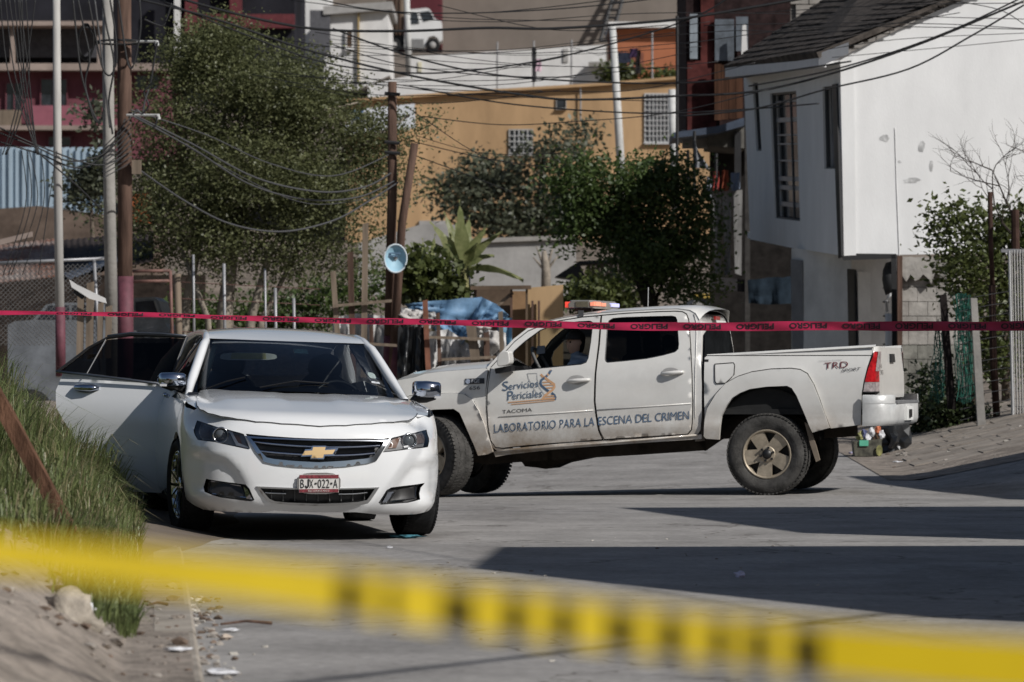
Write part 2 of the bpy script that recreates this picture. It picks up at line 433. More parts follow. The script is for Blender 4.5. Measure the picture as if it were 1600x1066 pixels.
def s_at(b):
    for i in range(len(PL)-1):
        if PL[i].y <= b <= PL[i+1].y: return SS[i]+(SS[i+1]-SS[i])*(b-PL[i].y)/max(1e-9, PL[i+1].y-PL[i].y)
    return SS[-1]
INF = [(.15, .13), (.19, .07), (.225, .03), (.28, .012), (.33, .004), (.42, 0), (.50, .004), (.58, .012), (.66, .026), (.72, .042), (.76, .056), (.78, .070), (.80, .090), (.82, .115), (.84, .145), (.9, .25)]
INS = [(.15, .12), (.22, .05), (.30, .02), (.42, .004), (.55, 0), (.66, .008), (.72, .004), (.80, .012), (.88, .030), (.94, .052), (1.0, .080), (1.06, .105), (1.12, .120), (1.2, .14)]
ZHC = [(0, .838), (.2, .865), (.4, .898), (.7, .945), (1.0, .982), (1.3, 1.008), (1.7, 1.03)]
ZFR = [(-.2, .55), (0, .64), (.035, .705), (.056, .76), (.07, .78), (.09, .80), (.115, .82), (.145, .84), (.25, .90), (.6, 1.1), (2, 1.8)]
PB = [(q.x, q.y) for q in PL if q.y < 1.0]
def smin(a, b, k=.012):
    h_ = max(k-abs(a-b), 0)/k; return min(a, b)-h_*h_*k/4
def zc(b): return sum(interp(ZHC, b+d) for d in (-.08, -.04, 0, .04, .08))/5
def zfr(t): return sum(interp(ZFR, t+d) for d in (-.01, -.005, 0, .005, .01))/5
def hz(a, b):
    t = abs(a); dr = .052*min(1.2, t/.88)**2.2
    z = zc(b)+0.012*smooth(.62, .50, t-0.05*b)*smooth(.25, .8, b)-0.010*smooth(.20, .12, t-0.02)*smooth(.3, .9, b)
    return smin(z, zfr(b-interp(PB, t)), .035)-dr
def Hsurf(a, b): return SL(a, b, hz(a, b))
def ism(tab, z): return sum(interp(tab, z+k*.012) for k in (-2, -1, 0, 1, 2))/5
def Ssurf(s, z, push=0.0, clamp=True):
    p, nn = plan(s)
    ws = smooth(.22, .8, p.y)*(1-smooth(4.3, 4.9, p.y))
    za = z+.052*min(1, p.x/.88)**2.2*smooth(.60, .76, z)
    d = lerp(ism(INF, za), ism(INS, z), ws)
    t_ = abs(s); sbd = interp([(.30, .48), (.36, .50), (.46, .56), (.52, .64), (.56, .80), (.60, 1.0)], z)
    d += .038*smooth(sbd-.02, sbd+.10, t_)*smooth(.575, .535, z)*smooth(.27, .345, z)*(1-smooth(.95, 1.25, t_))
    # soft scallop towards the lower corners of the bumper
    q = p-nn*(d-push)
    if clamp and q.y < 1.0: z = smin(z, hz(q.x, q.y)-.003+push)
    return SL(q.x*(1 if s >= 0 else -1), q.y, z)
def pix(w): return (CX+F*w.x/w.y, HY-F*(w.z-CAMH)/w.y)
def solve(fn, px, py, x, y, it=25):
    e = 1e-4
    for _ in range(it):
        w0 = pix(fn(x, y)); wx = pix(fn(x+e, y)); wy = pix(fn(x, y+e))
        a, b_, c, d = (wx[0]-w0[0])/e, (wy[0]-w0[0])/e, (wx[1]-w0[1])/e, (wy[1]-w0[1])/e
        det = a*d-b_*c
        if abs(det) < 1e-3: break
        ex, ey = px-w0[0], py-w0[1]
        dx = (d*ex-b_*ey)/det; dy = (a*ey-c*ex)/det; k = min(1, 0.15/max(1e-9, math.hypot(dx, dy)))
        x += dx*k; y += dy*k
    return x, y
_grid = [(s*.03, z*.03) for s in range(-40, 41) for z in range(6, 30)]
def S0(s, z): return Ssurf(s, z, 0.0, False)
_gp = [(pix(S0(*q)), q) for q in _grid if abs(plan(q[0])[0].y) < .75]
def tS(px, py, dz=0):
    q = min(_gp, key=lambda t: (t[0][0]-px)**2+(t[0][1]-py)**2)[1]
    return solve(S0, px, py, *q)
def tSs(l): return [tS(*p) for p in l]
_hg = [(pix(Hsurf(a*.05, b*.05)), (a*.05, b*.05)) for a in range(-18, 19) for b in range(1, 34)]
def tH(px, py):
    q = min(_hg, key=lambda t: (t[0][0]-px)**2+(t[0][1]-py)**2)[1]; return solve(Hsurf, px, py, *q)

seamL = [(318, 641.5), (325, 646), (345, 651), (370, 655), (400, 659.4), (440, 662.5), (480, 665)]
seam = seamL+[(500, 666.5), (540, 665.3), (580, 662.6), (615, 660), (638, 657.5), (646, 654)]
# --- bonnet
hood = [(307, 632), (309, 637), (313, 640)]+seam+[(650, 650), (651.4, 646), (648, 636), (640, 620), (628, 619.5)]
hood += [(590, 618.5), (540, 617), (480, 615), (420, 613), (360, 610.5), (324, 608.5), (313, 610.5), (308, 620)]
hoodp = [tH(*p) for p in hood]
panel('bonnet', hoodp, Hsurf, CARP, sedan, Vector((0, 0, 1)), step=.04, depth=.004)
gs_ = [tH(x, y) for x, y in [(306.5, 628), (307.5, 634), (312, 640)]+seam+[(650.5, 650), (652, 646)]]
G().tube([Hsurf(*q)+v_*.0005 for q in dens(gs_, .03, False)], .0032, 5).obj('bonnet_shut_line', BLACKPL, sedan)
for sg in (-1, 1):
    panel('wing_top', [(sg*a, b) for a, b in ((.60, .50), (.74, .48), (.82, .62), (.855, .85), (.868, 1.2), (.868, 1.52), (.85, 1.74), (.74, 1.74), (.62, 1.3))], lambda a, b: SL(a, b, hz(a, b)-.010), CARP, sedan, v_, step=.06, depth=0)
# --- front bumper / wings, one moulded skin with openings
sw = s_at(.97); AR = .365; zw = .338
def arch(sgn, a0_, a1_, k=12, s0=None, r=AR): return [(sgn*((s0 or sw)-r*math.cos(R(lerp(a0_, a1_, i/k)))), zw+r*math.sin(R(lerp(a0_, a1_, i/k)))) for i in range(k+1)]
top = [tS(*p) for p in [(x, y-11) for x, y in seam]]
botpx = [(318, 796.4), (345, 799), (405, 801.6), (429, 798), (452, 799.5), (497, 801), (556, 800.5), (589, 804), (620, 804.6), (650, 803.5)]
bot = tSs(botpx)
zt = .925
sl = s_at(.97)
out = top+[(s_at(.62), .86), (s_at(.80), zt-.02), (sl-.004, zt)]+arch(1, 90, 0)+[(sl-.37, .235)]+bot[::-1]+[(-(sl-.37), .235)]+arch(-1, 0, 90)+[(-(sl-.004), zt), (-s_at(.80), zt-.02), (-s_at(.62), .86)]
headL = [(308, 657), (320, 661), (333, 665), (355, 671), (375, 676), (381, 678), (391, 701), (388, 702.5), (367, 698), (336, 691), (309, 687.5), (304.5, 680), (302.5, 672.5)]
headR = [(666.5, 671.5), (668.6, 680), (670, 693.5), (668.6, 698.8), (640, 702), (610, 706), (598, 707), (608, 690.5), (611.6, 684), (632.7, 679), (652, 675)]
gril = [(384, 677.5), (420, 681), (460, 684), (497.5, 685.5), (540, 685.8), (580, 685), (608.5, 684), (587.6, 720), (575, 724), (540, 729), (497.5, 731.5), (460, 729.5), (430, 726), (413, 722), (400, 706)]
intk = [(400.6, 760), (462, 762.5), (535, 763), (592, 761.5), (577, 784), (562, 787.5), (530, 790), (497.5, 791), (450, 789), (425, 786), (416, 781)]
fogL = [(322, 748.3), (384, 757.3), (390, 764), (397.6, 781.5), (393, 783.5), (384, 782.8), (345, 777.6), (319.6, 768.6), (318, 761)]
fogR = [(664, 754.5), (657.5, 762), (656.6, 780.6), (637, 785.8), (595, 788.8), (591.3, 785.8), (604, 766), (611.6, 761.8)]
holes = {k: tSs(v) for k, v in dict(headL=headL, headR=headR, gril=gril, intk=intk, fogL=fogL, fogR=fogR).items()}
body = panel('front_bumper', out, Ssurf, CARP, sedan, FWD, holes=list(holes.values()), step=.035, depth=.03)
def inset(poly, d):
    c = Vector((sum(p[0] for p in poly)/len(poly), sum(p[1] for p in poly)/len(poly)))
    n_ = len(poly); o = []
    ar = sum(poly[i][0]*poly[(i+1) % n_][1]-poly[(i+1) % n_][0]*poly[i][1] for i in range(n_)); sg = 1 if ar > 0 else -1
    for i in range(n_):
        p0, p1, p2 = Vector(poly[i-1]), Vector(poly[i]), Vector(poly[(i+1) % n_])
        e1 = (p1-p0).normalized(); e2 = (p2-p1).normalized()
        nn = Vector((-(e1.y+e2.y), e1.x+e2.x)); L_ = nn.length
        nn = nn/L_ if L_ > 1e-6 else Vector((-e1.y, e1.x))
        k = 1/max(.45, nn.dot(Vector((-e1.y, e1.x))))
        o.append(tuple(p1+nn*sg*d*k))
    return o
def Sp(push): return lambda s, z: Ssurf(s, z, push)
# headlamps
for k, sg in (('headL', -1), ('headR', 1)):
    hl = panel('headlight', inset(holes[k], .003), Sp(-.035), LAMPBK, sedan, FWD, step=.04, depth=0)
    pr = {-1: (341.5, 680), 1: (642, 689.5)}[sg]; s0, z0 = tS(*pr)
    cc = Ssurf(s0, z0, -.03); ax = (FWD+a_*0.25*sg).normalized()
    G().lathe(cc, ax, [(0, .058), (.022, .056), (.026, .050), (.015, .046), (.0, .044)], 28).obj('bezel_ring', DARKCH, hl, True)
    G().lathe(cc, ax, [(-.01, .047), (.012, .042), (.024, .030), (.030, .015), (.032, .0)], 24).obj('projector', M('projector_lens', (.10, .11, .12), .05, .2, var=0), hl, True)
    am = {-1: [(358, 679), (372, 679.5), (378, 697), (366, 693)], 1: [(617, 685), (629, 682), (622, 700), (609, 701)]}[sg]
    panel('indicator', tSs(am), Sp(-.028), AMBER, hl, FWD, step=.03, depth=.008)
    pm = {-1: [(309, 664), (325, 668), (324, 685), (308, 684)], 1: [(654, 680), (666, 677), (668, 692), (655, 694)]}[sg]
    panel('side_reflector', tSs(pm), Sp(-.026), M('reflector', (.16, .13, .12), .2, .3, var=.2, vscale=60), hl, FWD, step=.03, depth=.008)
    tr = {-1: [(327, 668), (358, 677), (368, 696), (388, 701), (386, 698), (371, 692), (361, 674), (332, 666)], 1: [(634, 680), (652, 676.5), (655, 695), (634, 700), (633, 697.5), (652, 693), (649, 679.5), (633, 683)]}[sg]
    panel('lamp_trim', tSs(tr), Sp(-.022), M('lamp_silver', (.60, .60, .61), .35, .4, var=0), hl, FWD, step=.03, depth=.006)
    panel('lens_cover', inset(holes[k], .002), Sp(-.004), LENS, hl, FWD, step=.05, depth=0)
# grille
gh = holes['gril']
grille = panel('grille', inset(gh, .002), Sp(-.055), BLACKPL, sedan, FWD, step=.05, depth=0)
gin = inset(gh, .020)
gi = tSs([(392, 682.5), (420, 684.5), (460, 687), (497.5, 688.3), (540, 688.5), (575, 687.8), (602, 687), (582.5, 713.5), (572, 716.5), (540, 720), (497.5, 722.5), (460, 720.5), (430, 717.5), (417, 715), (408, 706)])
panel('grille_surround', gh, Sp(.012), M('chrome_surround', (.50, .53, .58), .13, 1.0, var=0), grille, FWD, holes=[gi], step=.018, depth=.035)
def bar(pxs, hh, push=-.006, mat=CHROME, name='grille_bar', par=grille):
    pts = [tS(*p) for p in pxs]
    g = G(); rows = []
    for k in range(7):
        an = math.pi*k/6
        rows.append([Ssurf(s, z+hh*math.cos(an), push-.02+.026*math.sin(an)) for s, z in catmull2(pts)])
    g.grid(rows); return g.obj(name, mat, par, True)
def catmull2(pts, k=5):
    o = []
    for i in range(len(pts)-1):
        p0, p1, p2, p3 = (Vector(pts[max(0, i-1)]), Vector(pts[i]), Vector(pts[i+1]), Vector(pts[min(len(pts)-1, i+2)]))
        for j in range(k):
            t = j/k; o.append(0.5*((2*p1)+(p2-p0)*t+(2*p0-5*p1+4*p2-p3)*t*t+(3*p1-p0-3*p2+p3)*t**3))
    o.append(Vector(pts[-1])); return o
bar([(397, 690.5), (440, 695), (497.5, 698.5), (550, 698.5), (594, 696.3)], .011)
bar([(406, 705), (440, 708.3), (497.5, 711.7), (550, 711.2), (586, 708.3)], .011)
for i in range(14):
    x = 405+i*13.3; yb = interp([(405, 712), (497, 721), (590, 712)], x)
    p0 = tS(x, yb); p1 = tS(x, yb-7)
    G().tube([Ssurf(*p0, -.03), Ssurf(*p1, -.03)], .004, 5).obj('grille_vane', BLACKPL, grille)
emb = [(476, 704.5), (487.5, 704), (489, 698.5), (508, 698.5), (507, 703.5), (523, 702.5), (519, 709.5), (505.5, 710), (504, 715.5), (486.5, 715.5), (487, 710.7), (471.5, 711.5)]
eo = panel('emblem', tSs([(470, 713.5), (476.5, 702), (486, 701.6), (487.5, 696.5), (509.5, 696.5), (508.5, 701), (528, 700), (522.5, 712), (507, 712.3), (505.5, 717.5), (485, 717.5), (485.5, 713)]), Sp(.016), CHROME, sedan, FWD, step=.02, depth=.03)
panel('gold_bowtie', tSs(emb), Sp(.021), GOLD, eo, FWD, step=.02, depth=.008)
# lower intake
ik = panel('lower_intake', inset(holes['intk'], .002), Sp(-.06), BLACKPL, sedan, FWD, step=.05, depth=0)
ii = tSs([(407, 763), (462, 765), (535, 765), (585, 764), (573, 781.5), (560, 784.5), (530, 786.5), (497.5, 787.3), (450, 785.5), (430, 783.5), (421, 779.5)])
panel('intake_trim', holes['intk'], Sp(.010), M('silver_trim', (.42, .42, .42), .3, .8, var=0), ik, FWD, holes=[ii], step=.03, depth=.03)
bar([(414, 770), (430, 771), (447, 771.5)], .008, -.02, DARKCH, 'intake_bar', ik)
bar([(530, 772.5), (555, 772), (575, 770)], .008, -.02, DARKCH, 'intake_bar', ik)
for i in range(9):
    x = 424+i*18.5; p0 = tS(x, 783.5); p1 = tS(x, 766)
    G().tube([Ssurf(*p0, -.045), Ssurf(*p1, -.045)], .0035, 5).obj('intake_vane', M('grey_plastic', (.10, .10, .10), .5, var=0), ik)
# fog lamp bezels
for k, inn, chr_ in (('fogL', [(328, 752), (376, 759.5), (384, 777.5), (330, 771.5), (325, 766)], [(380, 761), (386.5, 765), (394, 780.5), (385, 779.5)]),
                     ('fogR', [(651.5, 760), (651.5, 778), (634, 781), (611, 783), (621.5, 767), (627, 764.5)], [(607, 769.5), (616.5, 768), (605, 784.5), (598, 785.5)])):
    fb = panel('fog_lamp_recess', inset(holes[k], .002), Sp(-.03), BLACKPL, sedan, FWD, step=.04, depth=0)
    panel('fog_lamp_cover', tSs(inn), Sp(-.018), M('smoked_plastic', (.022, .021, .021), .3, var=.1), fb, FWD, step=.04, depth=.01)
    panel('fog_lamp_chrome', tSs(chr_), Sp(-.008), CHROME, fb, FWD, step=.03, depth=.015)
    ol = tSs(inn)
    for q_ in ((ol[0], ol[1]), (ol[2], ol[3])): G().tube([Ssurf(*p, -.014) for p in q_], .0035, 5).obj('fog_lamp_trim', CHROME, fb)
# number plate
pc = [(464.5, 739), (531, 738.8), (530.6, 771.5), (464, 772)]
pz = [tS(*p) for p in pc]; pw = [Ssurf(*p, .03) for p in pz]
pcen = sum(pw, Vector((0, 0, 0)))/4; pxv = ((pw[1]-pw[0])+(pw[2]-pw[3])).normalized(); pzv = ((pw[0]-pw[3])+(pw[1]-pw[2])).normalized()
pyv = pzv.cross(pxv).normalized()*-1
if pyv.dot(FWD) < 0: pyv = -pyv
pn = thing('x', '', '', pcen); bpy.data.objects.remove(pn)
PW, PH = (pw[1]-pw[0]).length, (pw[0]-pw[3]).length
def PLt(x, y, d=0): return pcen+pxv*x+pzv*y+pyv*d
g = G(); g.quadbox([PLt(*p, .0) for p in rounded([(-PW/2, -PH/2), (PW/2, -PH/2), (PW/2, PH/2), (-PW/2, PH/2)], 2)], -pyv*.02)
plate = g.obj('number_plate_frame', M('plate_frame', (.35, .33, .32), .35, .7, var=.1), sedan)
def prect(name, x0, x1, y0, y1, d, mat): return G().quadbox([PLt(x0, y0, d), PLt(x1, y0, d), PLt(x1, y1, d), PLt(x0, y1, d)], -pyv*.004).obj(name, mat, plate)
prect('number_plate', -PW/2+.012, PW/2-.012, -PH/2+.010, PH/2-.012, .004, M('plate_white', (.62, .60, .57), .4, var=.06, vscale=30))
MAR = M('plate_maroon', (.20, .035, .045), .4, var=.35, vscale=60)
prect('plate_band', -PW/2+.014, PW/2-.014, PH/2-.038, PH/2-.014, .0065, MAR)
prect('plate_band', -PW/2+.014, PW/2-.014, -PH/2+.012, -PH/2+.034, .0065, MAR)
PINK = M('plate_ink', (.02, .02, .02), .5, var=0); pl8 = lambda x, y: PLt(x, y, .008)
lettering('plate_character', 'B', pl8, PINK, plate, -PW*.43, -PW*.345, -PH*.21, PH*.20)
jx0, jx1 = -PW*.315, -PW*.245
jp = [(jx1, .20), (jx1, -.11), (jx1-.006, -.17), (lerp(jx0, jx1, .5), -.205), (jx0+.006, -.17), (jx0, -.11)]
gj = G(); jw = .0052
for (xa, ya), (xb, yb) in zip(jp, jp[1:]):
    A, B = Vector((xa, ya*PH)), Vector((xb, yb*PH)); d = (B-A).normalized(); nn = Vector((-d.y, d.x))*jw; A -= d*.002; B += d*.002
    gj.add([pl8(*(A+nn)), pl8(*(B+nn)), pl8(*(B-nn)), pl8(*(A-nn))], [(0, 1, 2, 3)])
gj.obj('plate_character', PINK, plate)
lettering('plate_character', 'X', pl8, PINK, plate, -PW*.225, -PW*.13, -PH*.21, PH*.20)
G().quadbox([pl8(-PW*.10, -.006), pl8(-PW*.05, -.006), pl8(-PW*.05, .006), pl8(-PW*.10, .006)], pyv*.001).obj('plate_dash', PINK, plate)
lettering('plate_character', '022', pl8, PINK, plate, -PW*.03, PW*.24, -PH*.21, PH*.20)
G().quadbox([pl8(PW*.265, -.006), pl8(PW*.31, -.006), pl8(PW*.31, .006), pl8(PW*.265, .006)], pyv*.001).obj('plate_dash', PINK, plate)
lettering('plate_character', 'A', pl8, PINK, plate, PW*.33, PW*.43, -PH*.21, PH*.20)
lettering('plate_script', 'BAJA CALIFORNIA MEXICO', lambda x, y: PLt(x, y, .009), M('plate_white', (.6, .6, .6)), plate, -PW*.25, PW*.24, -PH/2+.017, -PH/2+.027)
# --- sides
def side_panel(name, pts, sg, mat=CARP, holes=(), push=0., xf=None, par=sedan):
    f = lambda s, z: Ssurf(sg*s, z, push)
    if xf: f2 = f; f = lambda s, z: xf(f2(s, z))
    o_ = a_*sg
    if xf: o_ = (xf(SL(sg, 3, 0))-xf(SL(0, 3, 0)))
    return panel(name, pts, f, mat, par, o_, holes=holes, step=.07, depth=.02)
sb = s_at
belt = [(1.45, .965), (2.0, .995), (2.62, 1.03), (3.4, 1.085), (3.75, 1.105), (4.3, 1.09), (5.0, 1.0)]
def bz(b): return interp(belt, b)
sr = sb(3.81)
for sg in (-1, 1):
    side_panel('wing', [(sb(.975), zt)]+[(sw-AR*math.cos(R(an)), zw+AR*math.sin(R(an))) for an in range(90, 181, 10)][0:]+[(sw+.37, .22), (sb(1.495), .21), (sb(1.50), .6), (sb(1.46), bz(1.46))], sg)
    fd = side_panel('front_door', [(sb(1.505), .22), (sb(2.60), .21), (sb(2.615), .6), (sb(2.615), bz(2.6)), (sb(1.47), bz(1.47)), (sb(1.508), .6)], sg)
    side_panel('rear_quarter', [(sb(3.62), .72), (sb(3.74), .85), (sb(3.78), bz(3.78)), (sb(4.3), bz(4.3)), (sb(4.8), .96), (SS[-1]-.001, .93), (SS[-1]-.001, .25), (sb(4.5), .24), (sr+.37, .24)]+[(sr-AR*math.cos(R(an)), zw+AR*math.sin(R(an))) for an in range(175, 90, -10)]+[(sr-.1, zw+AR)], sg)
    hb = [Ssurf(sg*sb(b), .93+.01*b, .012) for b in (2.36, 2.42, 2.50, 2.56)]
    G().tube(hb, [.010, .018, .018, .010], 8).obj('door_handle', CHROME, fd, True)
    # sill
    G().grid([[Ssurf(sg*sb(b), z, -.01) for b in frange(1.3, 3.5, .2)] for z in (.17, .20, .23)]).obj('sill', BLACKPL, sedan)
# door, swung open about its front edge
door_pts = [(sb(2.625), .22), (sb(3.36), .22), (sb(3.42), .42), (sb(3.50), .58), (sb(3.60), .70), (sb(3.72), .83), (sb(3.76), .96), (sb(3.73), bz(3.7)), (sb(3.2), bz(3.2)), (sb(2.625), bz(2.625))]
side_panel('rear_door', door_pts, 1)
hinge = SL(-.80, 2.63, 0)
DANG = 55
def swing(p):
    d = p-hinge; la, lb, lv = d.dot(a_), d.dot(r_)*.88, d.dot(v_)
    c, s_ = math.cos(R(DANG)), math.sin(R(DANG))
    return hinge+a_*(la*c-lb*s_)+r_*(la*s_+lb*c)+v_*lv
dn = (swing(SL(-1, 3, 0))-swing(SL(0, 3, 0)))
odoor = side_panel('open_rear_door', door_pts, -1, xf=swing)
odoor['label'] = 'rear door swung wide open over the grass'
side_panel('door_inner', [(s+(.02 if s < sb(3) else -.02), z) for s, z in door_pts], -1, M('door_card', (.03, .03, .032), .6), push=-.05, xf=swing, par=odoor)
def rail(b): return (interp([(1.5, .80), (1.75, .755), (2.3, .60), (2.6, .575), (3.2, .57), (3.8, .60), (4.3, .70), (4.6, .78)], b), interp([(1.5, .955), (1.75, 1.06), (2.2, 1.335), (2.4, 1.395), (2.7, 1.425), (3.2, 1.43), (3.6, 1.40), (3.9, 1.335), (4.3, 1.16), (4.6, .99)], b))
def side_glass(b, t, push=0):
    ra, rz = rail(b); ba = .845; z0 = bz(b)
    z1 = rz-.03
    return SL(-lerp(ba, ra+.03, t)-push, b, lerp(z0, z1, t)+0)
def sgpanel(name, pts, mat, sg, xf=None, push=0, par=sedan, depth=.006):
    def f(b, t):
        p = side_glass(b, t, push)
        if sg > 0:
            d = p-so; la = d.dot(a_); p = p-a_*2*la
        return xf(p) if xf else p
    o_ = a_*sg if not xf else dn
    return panel(name, pts, f, mat, par, o_, step=.15, depth=depth)
for sg in (-1, 1):
    sgpanel('front_side_window', [(1.66, .0), (2.58, .0), (2.58, 1), (2.36, .96), (2.1, .80), (1.85, .45)], DGLASS, sg)
    sgpanel('b_pillar', [(2.58, 0), (2.66, 0), (2.66, 1), (2.58, 1)], BLACKPL, sg, push=.004)
sgpanel('rear_side_window', [(2.66, 0), (3.74, 0), (3.62, .55), (3.45, .96), (2.66, 1)], DGLASS, 1)
gw = sgpanel('door_window', [(2.67, .02), (3.46, .02), (3.42, .90), (2.67, .97)], DGLASS, -1, swing, par=odoor)
sgpanel('quarter_light', [(3.475, .02), (3.73, .02), (3.55, .68), (3.44, .90)], DGLASS, -1, swing, par=odoor)
g = G(); fr = lambda b, t: swing(side_glass(b, t, .004))
g.tube([fr(2.65, 0), fr(2.65, 1), fr(2.9, 1.0), fr(3.2, .99), fr(3.42, .95), fr(3.56, .70), fr(3.75, .01)], .011, 6)
g.obj('window_frame', BLACKPL, odoor)
g = G(); g.tube([fr(2.65, 1.0)+v_*.012, fr(2.9, 1.01)+v_*.012, fr(3.2, 1.0)+v_*.012, fr(3.42, .96)+v_*.012], .009, 6); g.tube([fr(2.65, .02), fr(2.64, 1.0)], .007, 6)
g.tube([fr(2.64, -.01)+dn.normalized()*.01, fr(3.2, -.01)+dn.normalized()*.01, fr(3.76, -.01)+dn.normalized()*.01], .011, 6)
g.obj('chrome_strip', M('dark_strip', (.16, .17, .19), .3, .8, var=0), odoor, True)
G().tube([fr(3.465, .0), fr(3.43, .92)], .005, 6).obj('window_bar', M('window_bar_grey', (.05, .05, .055), .5, var=0), odoor)
hb = [swing(Ssurf(-sb(b), .985, d)) for b, d in ((3.33, .004), (3.39, .030), (3.47, .034), (3.54, .028), (3.58, .004))]
hd = G().tube(hb, [.012, .026, .028, .025, .012], 10).obj('door_handle', CHROME, odoor, True)
G().add([swing(Ssurf(-sb(3.455)-.125*math.cos(t), .983+.033*math.sin(t), .004)) for t in [2*math.pi*i/24 for i in range(24)]], [tuple(range(24))]).obj('handle_recess', M('recess_grey', (.22, .22, .23), .3, .5, var=0), odoor)
# rails, pillars, roof
for sg in (-1, 1):
    pts = []
    for b in frange(1.48, 4.66, .08):
        ra, rz = rail(b); pts.append(SL(sg*(ra+.0), b, rz))
    rs = [interp([(1.48, .022), (1.8, .036), (2.1, .036), (2.3, .030), (3.4, .030), (3.9, .06), (4.3, .09), (4.66, .06)], 1.48+.08*i) for i in range(len(pts))]
    G().tube(pts, rs, 10).obj('roof_rail', CARP, sedan, True)
def roofz(a, b): 
    ra, rz = rail(b); zc_ = interp([(2.1, 1.372), (2.25, 1.405), (2.5, 1.452), (2.8, 1.482), (3.1, 1.488), (3.5, 1.468), (3.85, 1.40), (3.95, 1.375)], b)
    return SL(a, b, zc_-(zc_-rz-.018)*(abs(a)/max(.3, ra))**2.6)
def rp_(u, b): return roofz(u*(rail(b)[0]+.012), b)
def bfront(u): return 2.14+.17*u*u
g = G(); g.grid([[rp_(u, lerp(bfront(u), 3.95, t)) for u in frange(-1, 1, .1)] for t in [0, .03, .07, .12, .18, .25, .33, .42, .52, .64, .78, .9, 1]])
g.obj('roof', CARP, sedan, True)
# windscreen and rear window
def wsf(u, t):
    b0 = 1.40+.40*u*u; b1 = bfront(u)
    p0 = SL(u*.755, b0, 1.012-.035*u*u); p1 = rp_(u*.93, b1)
    p = p0.lerp(p1, t); return p+(v_-r_*.6)*.035*math.sin(math.pi*t)*(1-.5*u*u)
panel('windscreen', [(-1, 0), (1, 0), (1, 1), (-1, 1)], wsf, WGLASS, sedan, FWD, step=.12, depth=0)
def wsb(u, t, d=.003): return wsf(u, t)+(v_*.6-r_)*d
BB = M('glass_border', (.008, .008, .009), .15, var=0)
panel('windscreen_border', [(-1, 0), (1, 0), (1, 1), (-1, 1)], lambda u, t: wsb(u, t, -.003), BB, sedan, FWD, holes=[[(-.95, .07), (.95, .07), (.955, .95), (-.955, .95)]], step=.12, depth=0)
panel('rear_window', [(-1, 0), (1, 0), (1, 1), (-1, 1)], lambda u, t: SL(u*lerp(.56, .70, t), lerp(3.93, 4.62, t), lerp(1.375, 1.03, t)-.03*u*u), DGLASS, sedan, r_, step=.2, depth=0)
panel('boot_lid', [(-.78, 4.55), (.78, 4.55), (.78, 4.95), (.4, 5.06), (-.4, 5.06), (-.78, 4.95)], lambda a, b: SL(a, b, 1.035-.05*(a/.8)**2-.15*smooth(4.8, 5.1, b)), CARP, sedan, v_, step=.1)
G().grid([[SL(a, b, z) for a in (-.8, 0, .8)] for b, z in ((1.30, .93), (1.45, .985), (1.9, .93))]).obj('cowl', BLACKPL, sedan)
# wipers
for u0, u1 in ((-.86, -.52), (-.38, .30)):
    G().tube([wsb(u0, .03, .02), wsb(lerp(u0, u1, .5), .13, .022), wsb(u1, .20 if u1 < 0 else .13, .012)], .006, 5).obj('wiper', BLACKPL, sedan)
# cabin
cab = G().box(SL(0, 2.6, .42), 1.5, 2.6, .3, a_, r_, v_).obj('cabin_floor', SEATM, sedan)
g = G(); g.grid([[SL(a, b, z-.04*(a/.75)**2) for a in frange(-.74, .74, .148)] for b, z in ((1.5, .95), (1.75, .985), (1.95, .96), (2.02, .85), (2.02, .5))]); g.obj('dashboard', BLACKPL, sedan, True)
for a in (-.37, .37):
    st = G(); vs, fs = lump(SL(a, 2.85, .80), 1, 3, 3, .05, (1, 1, 1)); 
    vs = [SL(a, 2.85, .80)+a_*((p-SL(a, 2.85, .80)).x*.26)+(r_*.12+v_*.05)*(p-SL(a, 2.85, .80)).y+(v_*.38+r_*.07)*(p-SL(a, 2.85, .80)).z for p in vs]
    st.add(vs, fs); seat = st.obj('front_seat', SEATM, sedan, True)
    c = SL(a, 2.92, 1.20); vs, fs = lump((0, 0, 0), 1, 5, 3, .05); 
    G().add([c+a_*p.x*.135+r_*p.y*.06+v_*p.z*.105 for p in vs], fs).obj('headrest', M('grey_leather', (.05, .05, .052), .5), seat, True)
g = G(); g.box(SL(0, 3.75, .72), 1.3, .25, .6, a_, r_, v_); g.obj('rear_seat', SEATM, sedan)
stc = SL(.37, 2.10, .93)
sa = (r_*-.9+v_*.45).normalized(); sx = a_; sy = sa.cross(sx)
G().tube([stc+(sx*math.cos(t)+sy*math.sin(t))*.185 for t in [2*math.pi*i/24 for i in range(25)]], .014, 8, False).obj('steering_wheel', BLACKPL, sedan, True)
VIS = M('sun_visor', (.80, .82, .74), .8, var=.06)
g = G(); g.quadbox([wsf(x, y)+r_*.07-v_*.03 for x, y in rounded([(-.80, .60), (-.17, .60), (-.17, .77), (-.80, .77)], 2)], r_*.02); sv = g.obj('sun_visor', VIS, sedan)
G().quadbox([wsf(x, y)+r_*.066-v_*.03 for x, y in ((-.68, .63), (-.29, .63), (-.29, .76), (-.68, .76))], r_*.004).obj('visor_label', M('visor_yellow', (.72, .68, .32), .7), sv)
G().tube([wsf(-.90, t)+r_*.10-v_*.02 for t in (.12, .35, .6, .88)], [.018, .026, .024, .018], 8).obj('pillar_trim', M('pillar_trim', (.75, .85, .76), .7), sedan, True)
g = G(); g.quadbox([wsf(x, y)+r_*.03 for x, y in ((.02, .68), (.18, .68), (.18, .79), (.02, .79))], r_*.03); g.obj('rear_view_mirror', M('mirror_teal', (.10, .20, .24), .1, .6, var=.4, vscale=40), sedan)
